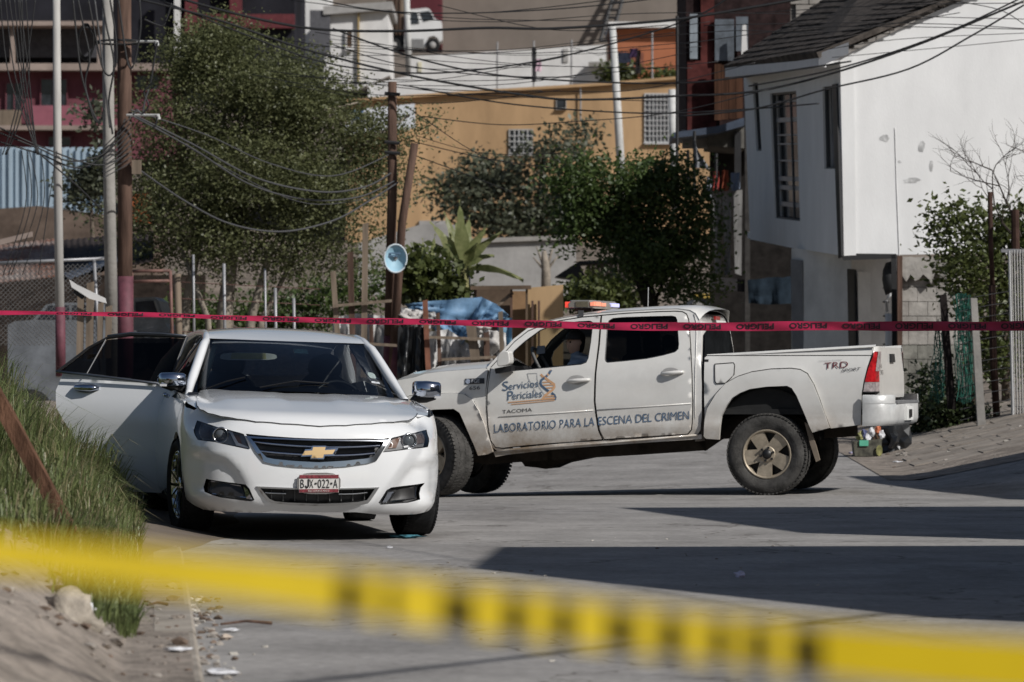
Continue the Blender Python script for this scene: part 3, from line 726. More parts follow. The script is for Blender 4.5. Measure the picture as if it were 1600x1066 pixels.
panel('windscreen_sticker', rounded([(.80, .30), (.89, .30), (.89, .40), (.80, .40)], 2), lambda u, t: wsb(u, t, .002), M('sticker_grey', (.28, .34, .33), .5, var=.3, vscale=80), sedan, FWD, step=.03, depth=0)
panel('windscreen_sticker', [(.80, .22), (.90, .22), (.90, .25), (.80, .25)], lambda u, t: wsb(u, t, .002), M('sticker_white', (.5, .52, .55), .5, var=.8, vscale=120), sedan, FWD, step=.03, depth=0)
# door mirrors
for px_, sg in (((247, 582.5, 289.5, 604.5), -1), ((645.5, 596, 687.5, 623), 1)):
    cc = SL(sg*1.03, 1.72, 1.02 if sg < 0 else 1.045)
    mid = P((px_[0]+px_[2])/2, (px_[1]+px_[3])/2, cc.y)
    mm = thing('m', '', '', mid); bpy.data.objects.remove(mm)
    Wm = (px_[2]-px_[0])/F*cc.y/2; Hm = (px_[3]-px_[1])/F*cc.y/2
    rows = []
    prof = [(-1, .50, .07), (-.96, .80, .11), (-.80, .97, .14), (0, 1.06, .16), (.80, 1.0, .15), (.95, .86, .12), (1, .5, .08)]
    for tx, ty, dd in (prof if sg < 0 else [(-p[0], p[1], p[2]) for p in prof[::-1]]):
        row = []
        for k in range(17):
            an = math.pi*2*k/16; cy = math.cos(an); sy_ = math.sin(an)
            yy = math.copysign(abs(sy_)**.42, sy_)*ty*(1 if sy_ > 0 else .85)
            xx = math.copysign(abs(cy)**.5, cy)*dd
            row.append(mid+a_*tx*Wm+v_*yy*Hm+r_*(xx*.8))
        rows.append(row)
    g = G(); g.grid(rows); k = len(g.v); g.f.append(tuple(range(17))); g.f.append(tuple(range(k-17, k)))
    mo = g.obj('door_mirror', CHROME, sedan, True)
    base = SL(sg*.86, 1.70, .93)
    G().tube([mid-v_*Hm*.85+a_*sg*Wm*.7, mid-v_*Hm*1.02, mid-v_*Hm*1.1-a_*sg*Wm*.8, base], [.016, .030, .034, .045], 8).obj('mirror_foot', BLACKPL, mo, True)
    G().box(mid+a_*sg*Wm*.70-v_*Hm*.80-r_*.10, .05, .03, .016, a_, r_, v_).obj('mirror_indicator', M('lamp_silver', (.5, .5, .5)), mo)
# underside
g = G(); g.box(SL(0, 2.5, .30), 1.45, 4.3, .16, a_, r_, v_); g.box(SL(0, .62, .38), 1.3, .6, .34, a_, r_, v_); g.obj('underbody', M('underbody', (.02, .02, .02), .9), sedan)
for b0 in (.97, 3.81):
    for sg in (-1, 1):
        g = G(); g.grid([[SL(sg*(.90 if k else .52), b0-.385*math.cos(R(an)), zw+.385*math.sin(R(an))) for an in range(-10, 191, 10)] for k in (0, 1)])
        g.obj('wheel_arch_liner', M('underbody', (.02, .02, .02)), sedan, True)
# wheels
def wheel(name, c, ax, r, wd, rr, parent, tyre_mat, rim_mat, spokes, style, face=1, lugs=True, hubmat=None):
    "c = centre; ax = unit axle vector pointing out of the car"
    ax = Vector(ax).normalized(); c = Vector(c)
    h = wd/2; g = G()
    prof = [(-h*.80, rr), (-h*.98, rr+.35*(r-rr)), (-h, rr+.55*(r-rr)), (-h*.90, r-.03), (-h*.72, r-.006), (-h*.4, r), (0, r+.001), (h*.4, r), (h*.72, r-.006), (h*.90, r-.03), (h, rr+.55*(r-rr)), (h*.98, rr+.35*(r-rr)), (h*.80, rr)]
    g.lathe(c, ax, prof, 64)
    u0 = Vector((0, 0, 1)); a = ax.cross(u0).normalized(); b = ax.cross(a)
    if lugs:
        n_ = 62 if style == 'truck' else 70
        for i in range(n_):
            an = 2*math.pi*i/n_; rd = a*math.cos(an)+b*math.sin(an); tg = -a*math.sin(an)+b*math.cos(an)
            ph = .006 if style == 'truck' else .004
            lw = 2*math.pi*r/n_*.62
            for k, (o_, ww) in enumerate(((-.76, .36), (-.27, .40), (.27, .40), (.76, .36))):
                off = (.35 if k in (1, 2) else 0)*2*math.pi*r/n_
                cc = c+ax*o_*h+(rd*(r-.004-(.010 if abs(o_) > .5 else 0))+tg*off)
                g.box(cc, ww*h*1.0, lw, ph*2.2, (ax+tg*(.25 if k % 2 else -.25)).normalized(), tg, rd)
    wh = g.obj(name, tyre_mat, parent, False); 
    for p in wh.data.polygons[:64*12]: p.use_smooth = True
    g = G(); g.lathe(c, ax, [(h*.80, rr), (h*.86, rr-.006), (h*.80, rr-.018), (h*.45, rr-.03), (-h*.7, rr-.035)], 48)
    g.obj('rim', rim_mat, wh, True)
    g = G(); g.lathe(c+ax*(h*.1), ax, [(0, rr*.92), (0.0, 0.0)], 24); g.obj('brake_disc', M('brake_dark', (.03, .03, .03), .6, .4), wh)
    for i in range(spokes):
        an = 2*math.pi*i/spokes+(R(62) if style == 'truck' else .2)
        rd = b*-1*math.sin(an)*1+a*math.cos(an)
        tg = a*-math.sin(an)-b*math.cos(an)
        if style == 'truck':
            w0, w1 = rr*.30, rr*.36; z0, z1 = h*.62, h*.74
            q = [c+rd*rr*.20-tg*w0*.8+ax*z0, c+rd*rr*.20+tg*w0*.8+ax*z0, c+rd*rr*.97+tg*w1*.9+ax*z1, c+rd*rr*.97-tg*w1*.9+ax*z1]
            G().quadbox(q, -ax*.05).obj('spoke', rim_mat, wh)
        else:
            for sgn in (-1, 1):
                w0, w1 = rr*.045, rr*.04
                m0 = tg*rr*.05*sgn; m1 = tg*rr*.19*sgn
                q = [c+rd*rr*.2+m0-tg*w0+ax*h*.72, c+rd*rr*.2+m0+tg*w0+ax*h*.72, c+rd*rr*.96+m1+tg*w1+ax*h*.84, c+rd*rr*.96+m1-tg*w1+ax*h*.84]
                G().quadbox(q, -ax*.035).obj('spoke', rim_mat, wh)
    g = G()
    if style == 'truck':
        g.lathe(c, ax, [(h*.6, rr*.34), (h*.66, rr*.33), (h*.68, rr*.28), (h*.70, 0)], 24); g.obj('hub', rim_mat, wh, True)
        G().lathe(c, ax, [(h*.70, rr*.20), (h*.86, rr*.18), (h*.88, 0)], 16).obj('hub_cap', BLACKPL, wh, True)
        for i in range(6):
            an = 2*math.pi*i/6+.3; G().lathe(c+(a*math.cos(an)+b*math.sin(an))*rr*.27+ax*h*.66, ax, [(0, .012), (.03, .011), (.03, 0)], 8).obj('wheel_nut', BLACKPL, wh)
    else:
        g.lathe(c, ax, [(h*.6, rr*.24), (h*.74, rr*.23), (h*.76, 0)], 20); g.obj('hub', rim_mat, wh, True)
    return wh
for b0, sg, zc0, st in ((.97, -1, .03, 6), (.97, 1, 0, 6), (3.81, -1, .03, 0), (3.81, 1, .0, 0)):
    c = SL(sg*.795, b0, 0); c.z = zc0+.338
    ax = (a0*math.cos(R(st))-FWD*math.sin(R(st)))*sg
    wheel('wheel', c, ax, .340, .235, .245, sedan, RUBBER, M('rim_chrome', (.62, .64, .67), .12, 1.0, var=0), 8, 'car')
# ================================================================== white crew-cab pickup across the street
ta = R(14.0); to = Vector((2.38, 38.27, 0))
tu = Vector((-math.cos(ta), math.sin(ta), 0)); tn = Vector((-math.sin(ta), -math.cos(ta), 0)); tz = Vector((0, 0, 1))
TW = 1.84                                                  # width over the door skins
def TL(u, v, w=0.0): return to+tu*u+tn*w+tz*v
truck = thing('pickup_truck', 'dusty white double-cab pickup with light bar and blue door lettering', 'pickup truck', TL(1.6, 0, -TW/2))
TP = M('truck_white', (0.73, 0.72, 0.69), 0.30, var=0.07, vscale=1.8, coat=0.7)
# road dirt over the lower part of the paint
n = TP.node_tree.nodes; l = TP.node_tree.links; b = n['Principled BSDF']; src = b.inputs['Base Color'].links[0].from_socket
tc = n.new('ShaderNodeTexCoord'); sp = n.new('ShaderNodeSeparateXYZ'); l.new(tc.outputs['Object'], sp.inputs[0])
dn1 = n.new('ShaderNodeTexNoise'); dn1.inputs['Scale'].default_value = 3.2; dn1.inputs['Detail'].default_value = 9; dn1.inputs['Roughness'].default_value = .72; l.new(tc.outputs['Object'], dn1.inputs['Vector'])
mr = n.new('ShaderNodeMapRange'); mr.inputs[1].default_value = .42; mr.inputs[2].default_value = .86; mr.inputs[3].default_value = .80; mr.inputs[4].default_value = 0.09
l.new(sp.outputs['Z'], mr.inputs[0])
ml = n.new('ShaderNodeMath'); ml.operation = 'MULTIPLY'; mm2 = n.new('ShaderNodeMapRange'); mm2.inputs[1].default_value = .3; mm2.inputs[2].default_value = .7; mm2.inputs[3].default_value = .25; mm2.inputs[4].default_value = 1.5
l.new(dn1.outputs['Fac'], mm2.inputs[0]); l.new(mm2.outputs[0], ml.inputs[0]); l.new(mr.outputs[0], ml.inputs[1]); ml.use_clamp = True
mxd = n.new('ShaderNodeMixRGB'); mxd.inputs[2].default_value = (.27, .20, .135, 1); l.new(ml.outputs[0], mxd.inputs[0]); l.new(src, mxd.inputs[1]); l.new(mxd.outputs[0], b.inputs['Base Color'])
rgm = n.new('ShaderNodeMapRange'); rgm.inputs[3].default_value = .33; rgm.inputs[4].default_value = .85; l.new(ml.outputs[0], rgm.inputs[0]); l.new(rgm.outputs[0], b.inputs['Roughness'])
TDARK = M('truck_under', (.035, .029, .024), .9, var=.3, vscale=5)
SEAM = M('seam_dark', (.03, .03, .03), .8, var=0)
TWP = [(0, -.06), (.38, -.05), (.50, -.02), (.62, 0), (.66, .004), (.70, -.012), (.9, -.006), (1.10, -.02), (1.2, -.04), (1.75, -.235), (1.85, -.30)]
def tw(v): return (interp(TWP, v-.03)+interp(TWP, v-.015)+interp(TWP, v)+interp(TWP, v+.015)+interp(TWP, v+.03))/5
def tfn(extra=0.0):
    return lambda u, v: TL(u, v, tw(v)+extra)
def tp(px, py, wf=None):
    "photograph pixel -> (u, v) on the near flank (wf: None = body profile, number = plane)"
    d = Vector(((px-CX)/F, 1, (HY-py)/F)); o_ = Vector((0, 0, CAMH)); ww = 0.0
    for _ in range(12):
        t = (ww-(o_-to).dot(tn))/d.dot(tn); p = o_+d*t; u = (p-to).dot(tu); v = p.z-to.z
        ww = tw(v) if wf is None else (wf if not callable(wf) else wf(v))
    return (u, v)
def tps(l_, wf=None): return [tp(*p, wf) for p in l_]
def both(name, pts, fn_extra, mat, holes=(), step=.07, depth=.02, far=True, par=truck, label=None):
    o1 = panel(name, pts, tfn(fn_extra), mat, par, tn, holes=holes, step=step, depth=depth, label=label)
    if far:
        panel(name, pts, lambda u, v: TL(u, v, -TW-tw(v)-fn_extra), mat, par, -tn, holes=holes, step=max(step, .1), depth=depth)
    return o1
sil = [(760, 574.6), (779.5, 553.6), (802, 529.6), (823, 513.5), (847, 503.5), (872.6, 497.5), (910, 491), (939, 488.3), (980, 485.4), (1030, 482.8), (1060, 482.2), (1078, 484.5), (1087, 489.5), (1093, 500)]
cabpx = sil+[(1095, 540), (1096, 600), (1096, 650), (1094, 672), (1089, 679.5), (1000, 684.5), (940, 688.5), (860, 694), (800, 699.5), (778, 706), (770, 700), (763.5, 680), (759.5, 645), (759, 610), (764, 580)]
fdoor = [(767, 574), (783, 557), (804, 534), (825, 517.5), (849, 507.8), (874, 501.6), (910, 495.8), (938.2, 493.3), (934.5, 540), (929.2, 585), (927.8, 627.5), (930.5, 650), (935, 674), (941, 687), (905, 690.2), (860, 693.2), (810, 697.5), (785, 700.5), (774, 699), (766.5, 688), (762.5, 665), (761, 640), (761.5, 610)]
rdoor = [(940.3, 493), (980, 489.8), (1030, 487.3), (1055, 486.6), (1066, 487.4), (1072, 491), (1075.5, 500), (1078.5, 540), (1080.6, 585), (1081.6, 627.5), (1080.8, 662), (1079.5, 672), (1074, 678.5), (1020, 682), (944, 686.8), (937.5, 674), (932.7, 650), (930, 627.5), (931.2, 585), (936.6, 540)]
fwin = [(798, 580.5), (797, 560), (803, 548), (820, 533), (844, 515.5), (862, 508.5), (880, 505), (905, 502), (922, 501.2), (926.5, 503.5), (926.3, 510), (923.6, 534), (919.5, 560), (916, 567), (908, 570), (865, 574.2)]
rwin = [(944.8, 561), (948.3, 510), (951, 501), (958, 497), (975, 495.6), (1015, 494.2), (1050, 493.4), (1056, 495), (1058.3, 500), (1061, 538), (1060, 546), (1055, 550.5), (1035, 556), (1010, 561), (975, 564.8), (949, 567), (946, 565)]
both('cab_backing', tps(cabpx), -.03, SEAM, holes=[tps(fwin), tps(rwin)], depth=0)
both('cab_frame', tps(cabpx), -.012, TP, holes=[inset(tps(fdoor), -.007), inset(tps(rdoor), -.007)], step=.06)
FD = both('front_door', inset(tps(fdoor), .004), 0, TP, holes=[tps(fwin)], step=.032, depth=.03)
RD = both('rear_door', inset(tps(rdoor), .004), 0, TP, holes=[tps(rwin)], step=.032, depth=.03)
TGL = glass_mat('truck_privacy_glass', (.0, .0, .005), .12, .02, .35)
both('rear_door_window', tps(rwin), -.022, TGL, depth=0, par=truck)
panel('front_door_window', tps(fwin), lambda u, v: TL(u, v, -TW-tw(v)+.022), glass_mat('truck_clear_glass', (.1, .14, .12), .16, .02, .5), truck, -tn, depth=0, step=.1)
for poly in (fwin, rwin):
    q = [TL(u, v, tw(v)-.012) for u, v in dens(tps(poly), .05)]
    G().tube(q+[q[0]], .010, 6, False).obj('window_seal', BLACKPL, truck, True)
# sculpted crease along the doors
for a, b_ in (((779, 652), (927, 641.2)), ((932, 641), (1080, 630.5))):
    p0, p1 = tp(*a), tp(*b_)
    G().tube([TL(*p0, tw(p0[1])+.0), TL(*p1, tw(p1[1])+.0)], .006, 6).obj('door_crease', TP, truck, True)
# front wing and its flare
wing = [(560, 625), (600, 606), (623, 594), (648.5, 589.5), (663.5, 584), (687.5, 580.8), (730, 577.5), (758, 575.5), (762, 577), (758.5, 610), (758.5, 645), (762.5, 676), (752, 648), (741, 627), (727, 616), (712, 613.8), (687, 615), (640, 618), (610, 630), (585, 660), (565, 690), (548, 690), (548, 650)]
both('front_wing', tps(wing), -.004, TP, step=.05)
flareF = [(687, 615.5), (710, 614), (725, 615.8), (738.6, 624.5), (749, 642), (758, 664.6), (766, 690), (771, 706), (762, 710), (748, 712), (741, 694), (728, 664.6), (719, 645), (710, 639), (680, 640), (656, 643.5), (630, 652), (610, 672), (598, 700), (580, 700), (588, 668), (610, 634), (640, 619)]
def FL(extra): return lambda v: tw(v)+extra
def flare(px):
    pts = tps(px); c = (0, 0)
    o1 = panel('wheel_flare', pts, lambda u, v: TL(u, v, tw(v)+.028), TP, truck, tn, step=.035, depth=.06)
    panel('wheel_flare', pts, lambda u, v: TL(u, v, -TW-tw(v)-.028), TP, truck, -tn, step=.1, depth=.06)
flare(flareF)
flareR = [(1100.5, 682), (1102, 654.6), (1106, 638), (1119.6, 615.6), (1134.6, 599), (1154, 588.6), (1175, 581.8), (1205, 577.3), (1235, 576.2), (1250, 578), (1260.6, 584), (1271, 600.6), (1280, 623), (1287.7, 644), (1296.5, 668.5), (1270, 676), (1265, 665), (1254.6, 639.6), (1245.6, 618.6), (1238, 606.6), (1230.6, 603), (1197.6, 604.3), (1172, 608), (1157, 614), (1145, 621.6), (1136, 633.6), (1127.8, 650), (1124, 687), (1104, 685.5)]
flare(flareR)
# load bed
bed = [(1101, 559), (1104, 556.5), (1130, 554.2), (1205, 549.5), (1260, 547), (1310, 543.6), (1350, 541.4), (1366, 540.8), (1362, 553), (1355, 573), (1349, 597), (1346, 616), (1344.5, 664), (1298, 669.5), (1289, 646), (1281.5, 624), (1272.5, 601), (1262, 583), (1250, 576.5), (1235, 574.7), (1205, 575.8), (1175, 580.3), (1154, 587), (1134.6, 597.4), (1119, 613.8), (1105, 636), (1101, 654)]
both('bed_side', tps(bed), -.004, TP, step=.05)
fl = tps([(1117, 569), (1146, 566.8), (1148, 570.5), (1147, 585.5), (1140, 593), (1133, 599), (1119.5, 599.8), (1117, 596), (1116.5, 573.5)])
q = [TL(u, v, tw(v)) for u, v in dens(fl, .03)]; G().tube(q+[q[0]], .004, 5, False).obj('fuel_flap_seam', SEAM, truck)
panel('fuel_flap', inset(fl, .006), tfn(.002), TP, truck, tn, step=.05, depth=.01)
# crease on the bed side behind the wheel
p0, p1 = tp(1290, 617.5), tp(1344, 613)

# floor, bulkhead and inside of the bed
ub0 = tp(1366, 541)[0]; ub1 = tp(1101, 556)[0]; vb = tp(1260, 547)[1]
g = G(); g.box(TL((ub0+ub1)/2, .78, -TW/2), ub1-ub0, TW-.12, .05, tu, tn, tz); g.box(TL(ub1-.02, 1.02, -TW/2), .04, TW-.12, .5, tu, tn, tz)
g.box(TL((ub0+ub1)/2, 1.05, -.10), ub1-ub0, .04, .52, tu, tn, tz); g.box(TL((ub0+ub1)/2, 1.05, -TW+.10), ub1-ub0, .04, .52, tu, tn, tz)
g.obj('bed_liner', M('bed_liner', (.03, .03, .03), .8), truck)
for wv in (-.06, -TW+.06):
    pa = tp(1104, 555.5); pb = tp(1364, 540.2)
    sgn = 1 if wv > -1 else -1; mid_ = -TW/2
    rws = []
    for dw, dv in ((-.004, -.012), (-.010, .002), (-.03, .010), (-.09, .010), (-.10, -.05)):
        rws.append([TL(*[lerp(pa[0], pb[0]-.03, t), lerp(pa[1], pb[1], t)+dv+.012*math.sin(math.pi*t)*0, mid_+sgn*(TW/2+tw(pa[1])+dw)]) for t in frange(0, 1, .125)])
    G().grid(rws).obj('bed_rail', TP, truck, True)
# tail: corner, tailgate, lamps, bumper
ut = tp(1366, 545)[0]-.015
def tail(w, v, d=0.0): return TL(ut-d-.02*math.sin(min(1, max(0, (v-.5)/.9))*math.pi), v, w)
def tpt(px, py, uu=None):
    "pixel -> (w, v) on the tail plane"
    uu = ut if uu is None else uu
    d = Vector(((px-CX)/F, 1, (HY-py)/F)); o_ = Vector((0, 0, CAMH)); t = (uu-(o_-to).dot(tu))/d.dot(tu); p = o_+d*t
    return ((p-to).dot(tn), p.z-to.z)
vtop = tp(1366, 541)[1]; v0 = tpt(1390, 621)[1]
panel('tailgate', [(-.17, v0+.03), (-.17, vtop-.06), (-.20, vtop-.015), (-.24, vtop-.01), (-TW+.24, vtop-.01), (-TW+.20, vtop-.015), (-TW+.17, vtop-.06), (-TW+.17, v0+.03), (-TW+.20, v0), (-.20, v0)], lambda w_, v: tail(w_, v, .01), TP, truck, -tu, step=.1, depth=.05)
hp = [tpt(*p) for p in ((1391, 555), (1399.5, 557), (1400, 565), (1395, 568.5))]
tg_ = panel('tailgate_handle', [(-TW/2-.12, vtop-.15), (-TW/2+.12, vtop-.15), (-TW/2+.10, vtop-.07), (-TW/2-.10, vtop-.07)], lambda w_, v: tail(w_, v, .03), BLACKPL, truck, -tu, step=.1, depth=.03)
lettering('tailgate_badge', 'SR5', lambda x, y: tail(x, y, .014), M('badge_dark', (.08, .08, .08), .3, .6, var=0), truck, -.20, -.36, v0+.22, v0+.26)
lettering('tailgate_badge', 'V6', lambda x, y: tail(x, y, .014), M('badge_dark', (.08, .08, .08)), truck, -.20, -.29, v0+.28, v0+.32)
for sg in (0, 1):
    W = (lambda w_: w_) if not sg else (lambda w_: -TW-w_)
    # corner post
    tl = tps([(1364.7, 554.8), (1355.7, 575), (1350, 599.8), (1348, 613.5)])
    g = G(); rows = []
    for (u, v) in [(tp(1366, 541)[0], vtop), (tp(1364, 548)[0], vtop-.05)]+tl:
        rows.append([TL(u, v, W(tw(v)-.004))]+[TL(ut+(u-ut)*(1-math.sin(an))*.9-.02*math.sin(an), v, W(tw(v)-.004-.16*(1-math.cos(an)))) for an in (R(20), R(45), R(65), R(90))])
    nlamp = rows[1:]
    LR = M('tail_lamp_red', (.42, .012, .016), .12, var=.35, vscale=18, coat=.6); LC = M('tail_lamp_clear', (.46, .40, .40), .15, .3, var=.3, vscale=25, coat=.6)
    g.grid(rows[:2]); g.obj('bed_corner', TP, truck, True)
    def shrink(rr_, k): return [p+(tn*(1 if not sg else -1)-tu)*k for p in rr_]
    lo_ = []
    def rowat(t):
        x = t*(len(nlamp)-1); i = min(len(nlamp)-2, int(x)); f_ = x-i
        return [p.lerp(q_, f_) for p, q_ in zip(nlamp[i], nlamp[i+1])]
    lamp = G().grid([shrink(rowat(t), .004) for t in (0, .15, .3, .45, .6, .72)]).obj('tail_lamp', LR, truck, True)
    G().grid([shrink(rowat(t), .004) for t in (.725, .85, .97)]).obj('reverse_lens', LC, lamp, True)
    G().grid([shrink(rowat(t), .004) for t in (.97, 1.0)]).obj('lamp_base', BLACKPL, lamp, True)
    G().grid([shrink([p for p in rowat(t)][2:5], .008) for t in (.0, .2, .4, .55)]).obj('indicator_lens', LC, lamp, True)
# bumper
BMP = M('bumper_silver', (.60, .60, .59), .35, .15, var=.18, vscale=3, bump=.05)
bo = tps([(1347.5, 620), (1351, 617.5), (1366, 616.5), (1372, 617), (1372, 662.5), (1346, 663), (1345.5, 640)], .03)
vt_, vbm = bo[1][1], bo[4][1]; uf = bo[0][0]
def bumper_row(v, k):
    pts = []
    for s_ in (1, -1):
        side = []
        Wf = lambda w_: w_ if s_ > 0 else -TW-w_
        for (uu, ww) in ((uf, .03), (ut+.06, .035), (ut-.06, .015), (ut-.13, -.06), (ut-.165, -.16), (ut-.18, -.30), (ut-.185, -TW/2)):
            side.append(TL(uu+(0 if uu == uf else k), v, Wf(ww)))
        pts += side if s_ > 0 else side[::-1][1:]
    return pts
rowsb = [bumper_row(vbm-.02, .05), bumper_row(vbm, .012), bumper_row(vbm+.04, 0), bumper_row(vt_-.09, 0), bumper_row(vt_-.075, .012)]
bmp = G().grid(rowsb).obj('rear_bumper', BMP, truck, True)
for s_ in (1, -1):
    Wf = (lambda w_: w_) if s_ > 0 else (lambda w_: -TW-w_)
    g = G(); g.grid([[TL(uu, v, Wf(ww+d)) for (uu, ww) in ((uf, .03), (ut+.06, .035), (ut-.06, .015), (ut-.13, -.06), (ut-.165, -.16), (ut-.165, -.22))] for v, d in ((vt_-.08, .001), (vt_-.01, 0), (vt_+.002, -.02))])
    g.obj('bumper_corner', BMP, bmp, True)
G().box(TL(ut-.085, vt_-.07, -TW/2), .20, 1.36, .025, tu, tn, tz).obj('bumper_step', M('step_pad', (.16, .16, .165), .6), bmp)
G().box(TL(ut-.19, vbm+.09, -TW/2), .02, .42, .13, tu, tn, tz).obj('bumper_middle', M('bumper_end', (.78, .78, .76), .4), bmp)
G().box(TL(ut-.205, vbm+.09, -TW/2+.02), .02, .12, .075, tu, tn, tz).obj('hitch_socket', BLACKPL, bmp)
# bonnet, windscreen, roof, cab back
edge = tps([(548, 640), (560, 624), (600, 605), (623, 593.5), (648.5, 589), (663.5, 583.5), (687.5, 580.3), (730, 577), (760, 575)])
rows = []
for (u, v) in edge:
    wr = tw(v)-.004
    rows.append([TL(u, v+h_*.055*(1 if v > .9 else .5), lerp(wr, -TW-wr, k)) for k, h_ in ((0, -.02), (.03, .12), (.08, .45), (.18, .75), (.3, 1.25), (.5, 1.35), (.7, 1.25), (.82, .75), (.92, .45), (.97, .12), (1, -.02))])
G().grid(rows).obj('bonnet', TP, truck, True)
g = G(); u_, v_n = edge[0]; g.quadbox([TL(u_+.02, .45, -.1), TL(u_+.02, v_n, -.1), TL(u_+.02, v_n, -TW+.1), TL(u_+.02, .45, -TW+.1)], -tu*.1); g.obj('grille', BLACKPL, truck)
G().box(TL(u_+.05, .52, -TW/2), .22, TW-.05, .26, tu, tn, tz).obj('front_bumper', TP, truck)
ap = tps([(760, 574.6), (779.5, 553.6), (802, 529.6), (823, 513.5), (847, 503.5)])
rows = []
for i, (u, v) in enumerate(ap):
    wr = tw(v)-.02; rows.append([TL(u+.10*(1-abs(2*k-1)**2)*(1-.3*i/4), v+.015*(1-abs(2*k-1)**2), lerp(wr, -TW-wr, k)) for k in frange(0, 1, .1)])
G().grid(rows).obj('windscreen', glass_mat('truck_windscreen', (.12, .16, .14), .7, .02, .6), truck, True)
re_ = tps(sil[4:]); rows = []
topline = tps([(847, 502.5), (872.6, 495), (910, 487.5), (939, 483.6), (980, 480.3), (1030, 477.3), (1060, 476.5), (1080, 476.4), (1100, 478), (1118, 483)], -.5)
for (u, v), (u2, v2) in zip(re_, topline):
    wr = tw(v)-.004; hgt = max(.02, v2-v)
    rows.append([TL(lerp(u, u, 1)-(.10*(1-abs(2*k-1)**2.) if (u, v) == re_[-1] else 0), v+hgt*(1-abs(2*k-1)**5), lerp(wr, -TW-wr, k)) for k in (0, .015, .04, .08, .15, .25, .4, .5, .6, .75, .85, .92, .96, .985, 1)])
roof_ = G().grid(rows).obj('roof', TP, truck, True)
ucab = tp(1096, 560)[0]
bk = [(-.02, .60), (-.02, 1.15)]
rows = []
for v in (.5, .9, 1.12, 1.2, 1.35, 1.5, 1.62, 1.70, re_[-1][1]):
    wr = tw(v)-.004; uu = ucab+.02*max(0, (v-1.1))/.6+(.0 if v < 1.6 else (v-1.6)*.35)
    rows.append([TL(uu+.05*abs(2*k-1)**6, v, lerp(wr, -TW-wr, k)) for k in (0, .02, .05, .1, .2, .35, .5, .65, .8, .9, .95, .98, 1)])
G().grid(rows).obj('cab_back', TP, truck, True)
panel('rear_window', rounded([(-.17, 1.17), (-TW+.17, 1.17), (-TW+.30, 1.60), (-.30, 1.60)], 1), lambda w_, v: TL(ucab-.006+.02*max(0, v-1.1)/.6, v, w_), M('rear_glass_dark', (.012, .013, .014), .7, var=.3, vscale=4, spec=.0), truck, -tu, step=.15, depth=0)
G().box(TL(ucab-.0, 1.665, -TW/2+.1), .02, .22, .035, tu, tn, tz).obj('third_brake_light', M('tail_lamp_red', (.4, .01, .01)), truck)
# aerial
pa = tp(1013, 478, -.35); G().tube([P(1012.5, 479, 38.9), P(1013, 449, 38.9)], .004, 5).obj('aerial', M('aerial_white', (.5, .5, .5), .4), truck)
# sills, frame and running gear
sill = tps([(771, 707), (790, 702), (860, 694.6), (942, 689), (1020, 683.8), (1096, 679), (1096, 686), (1020, 691), (942, 696.5), (860, 703), (790, 711), (774, 714)], -.02)
panel('sill', sill, lambda u, v: TL(u, v, -.025), TP, truck, tn, step=.08, depth=.1)
panel('sill', sill, lambda u, v: TL(u, v, -TW+.025), TP, truck, -tn, step=.12, depth=.1)
p0 = tp(772, 707, .0); p1 = tp(1090, 679.8, .0)
G().tube([TL(*p0, -.015), TL(*p1, -.015)], .009, 6).obj('sill_edge', TP, truck, True)
for wv in (-.32, -TW+.32):
    pts = tps([(560, 700), (690, 700), (760, 716), (860, 709), (1000, 701), (1100, 694), (1150, 660), (1230, 655), (1275, 676), (1335, 672)], wv)
    g = G()
    for a, b_ in zip(pts, pts[1:]):
        A, B = TL(*a, wv), TL(*b_, wv); ax = (B-A).normalized(); g.box((A+B)/2, (B-A).length+.05, .08, .12, ax, tn, ax.cross(tn))
    g.obj('chassis_rail', TDARK, truck)
g = G(); q = tps([(818, 712), (945, 704), (920, 716), (880, 724), (862, 732), (850, 730), (830, 728)], -.8); g.quadbox([TL(*p, -.55) for p in q], -tn*.6); g.obj('gearbox', TDARK, truck)
G().box(TL(1.6, .62, -TW/2), 3.6, 1.3, .18, tu, tn, tz).obj('floor_pan', TDARK, truck)
for uu in (0.0, 3.235):
    for wv in (-.28, -TW+.28):
        g = G(); rad = .50
        g.grid([[TL(uu-rad*math.cos(R(an))*(1.0), .50+(.02 if uu == 0 else -.05)+.48*math.sin(R(an)), wv+ww) for an in range(0, 181, 15)] for ww in ((-.30, .25) if wv > -1 else (.30, -.25))]); g.obj('wheel_arch_liner', M('arch_black', (.006, .006, .006), .95, var=0, spec=.1), truck, True)
        g = G(); g.add([TL(uu-.5, .52, wv-(.25 if wv > -1 else -.25)), TL(uu+.5, .52, wv-(.25 if wv > -1 else -.25)), TL(uu+.5, 1.0, wv-(.25 if wv > -1 else -.25)), TL(uu-.5, 1.0, wv-(.25 if wv > -1 else -.25))], [(0, 1, 2, 3)]); g.obj('arch_inner_wall', M('arch_black', (.006, .006, .006)), truck)
G().tube([TL(0, .38, -.15), TL(0, .38, -TW/2), TL(0, .38, -TW+.15)], [.05, .10, .05], 10).obj('rear_axle', TDARK, truck)
# mud flap and muffler
mf = tps([(1265, 664), (1276, 700), (1281, 719), (1275, 722), (1266, 695), (1257, 660)], -.03)
panel('mud_flap', mf, lambda u, v: TL(u, v, -.03), M('mud_flap', (.22, .18, .14), .9), truck, tn, step=.08, depth=.03)
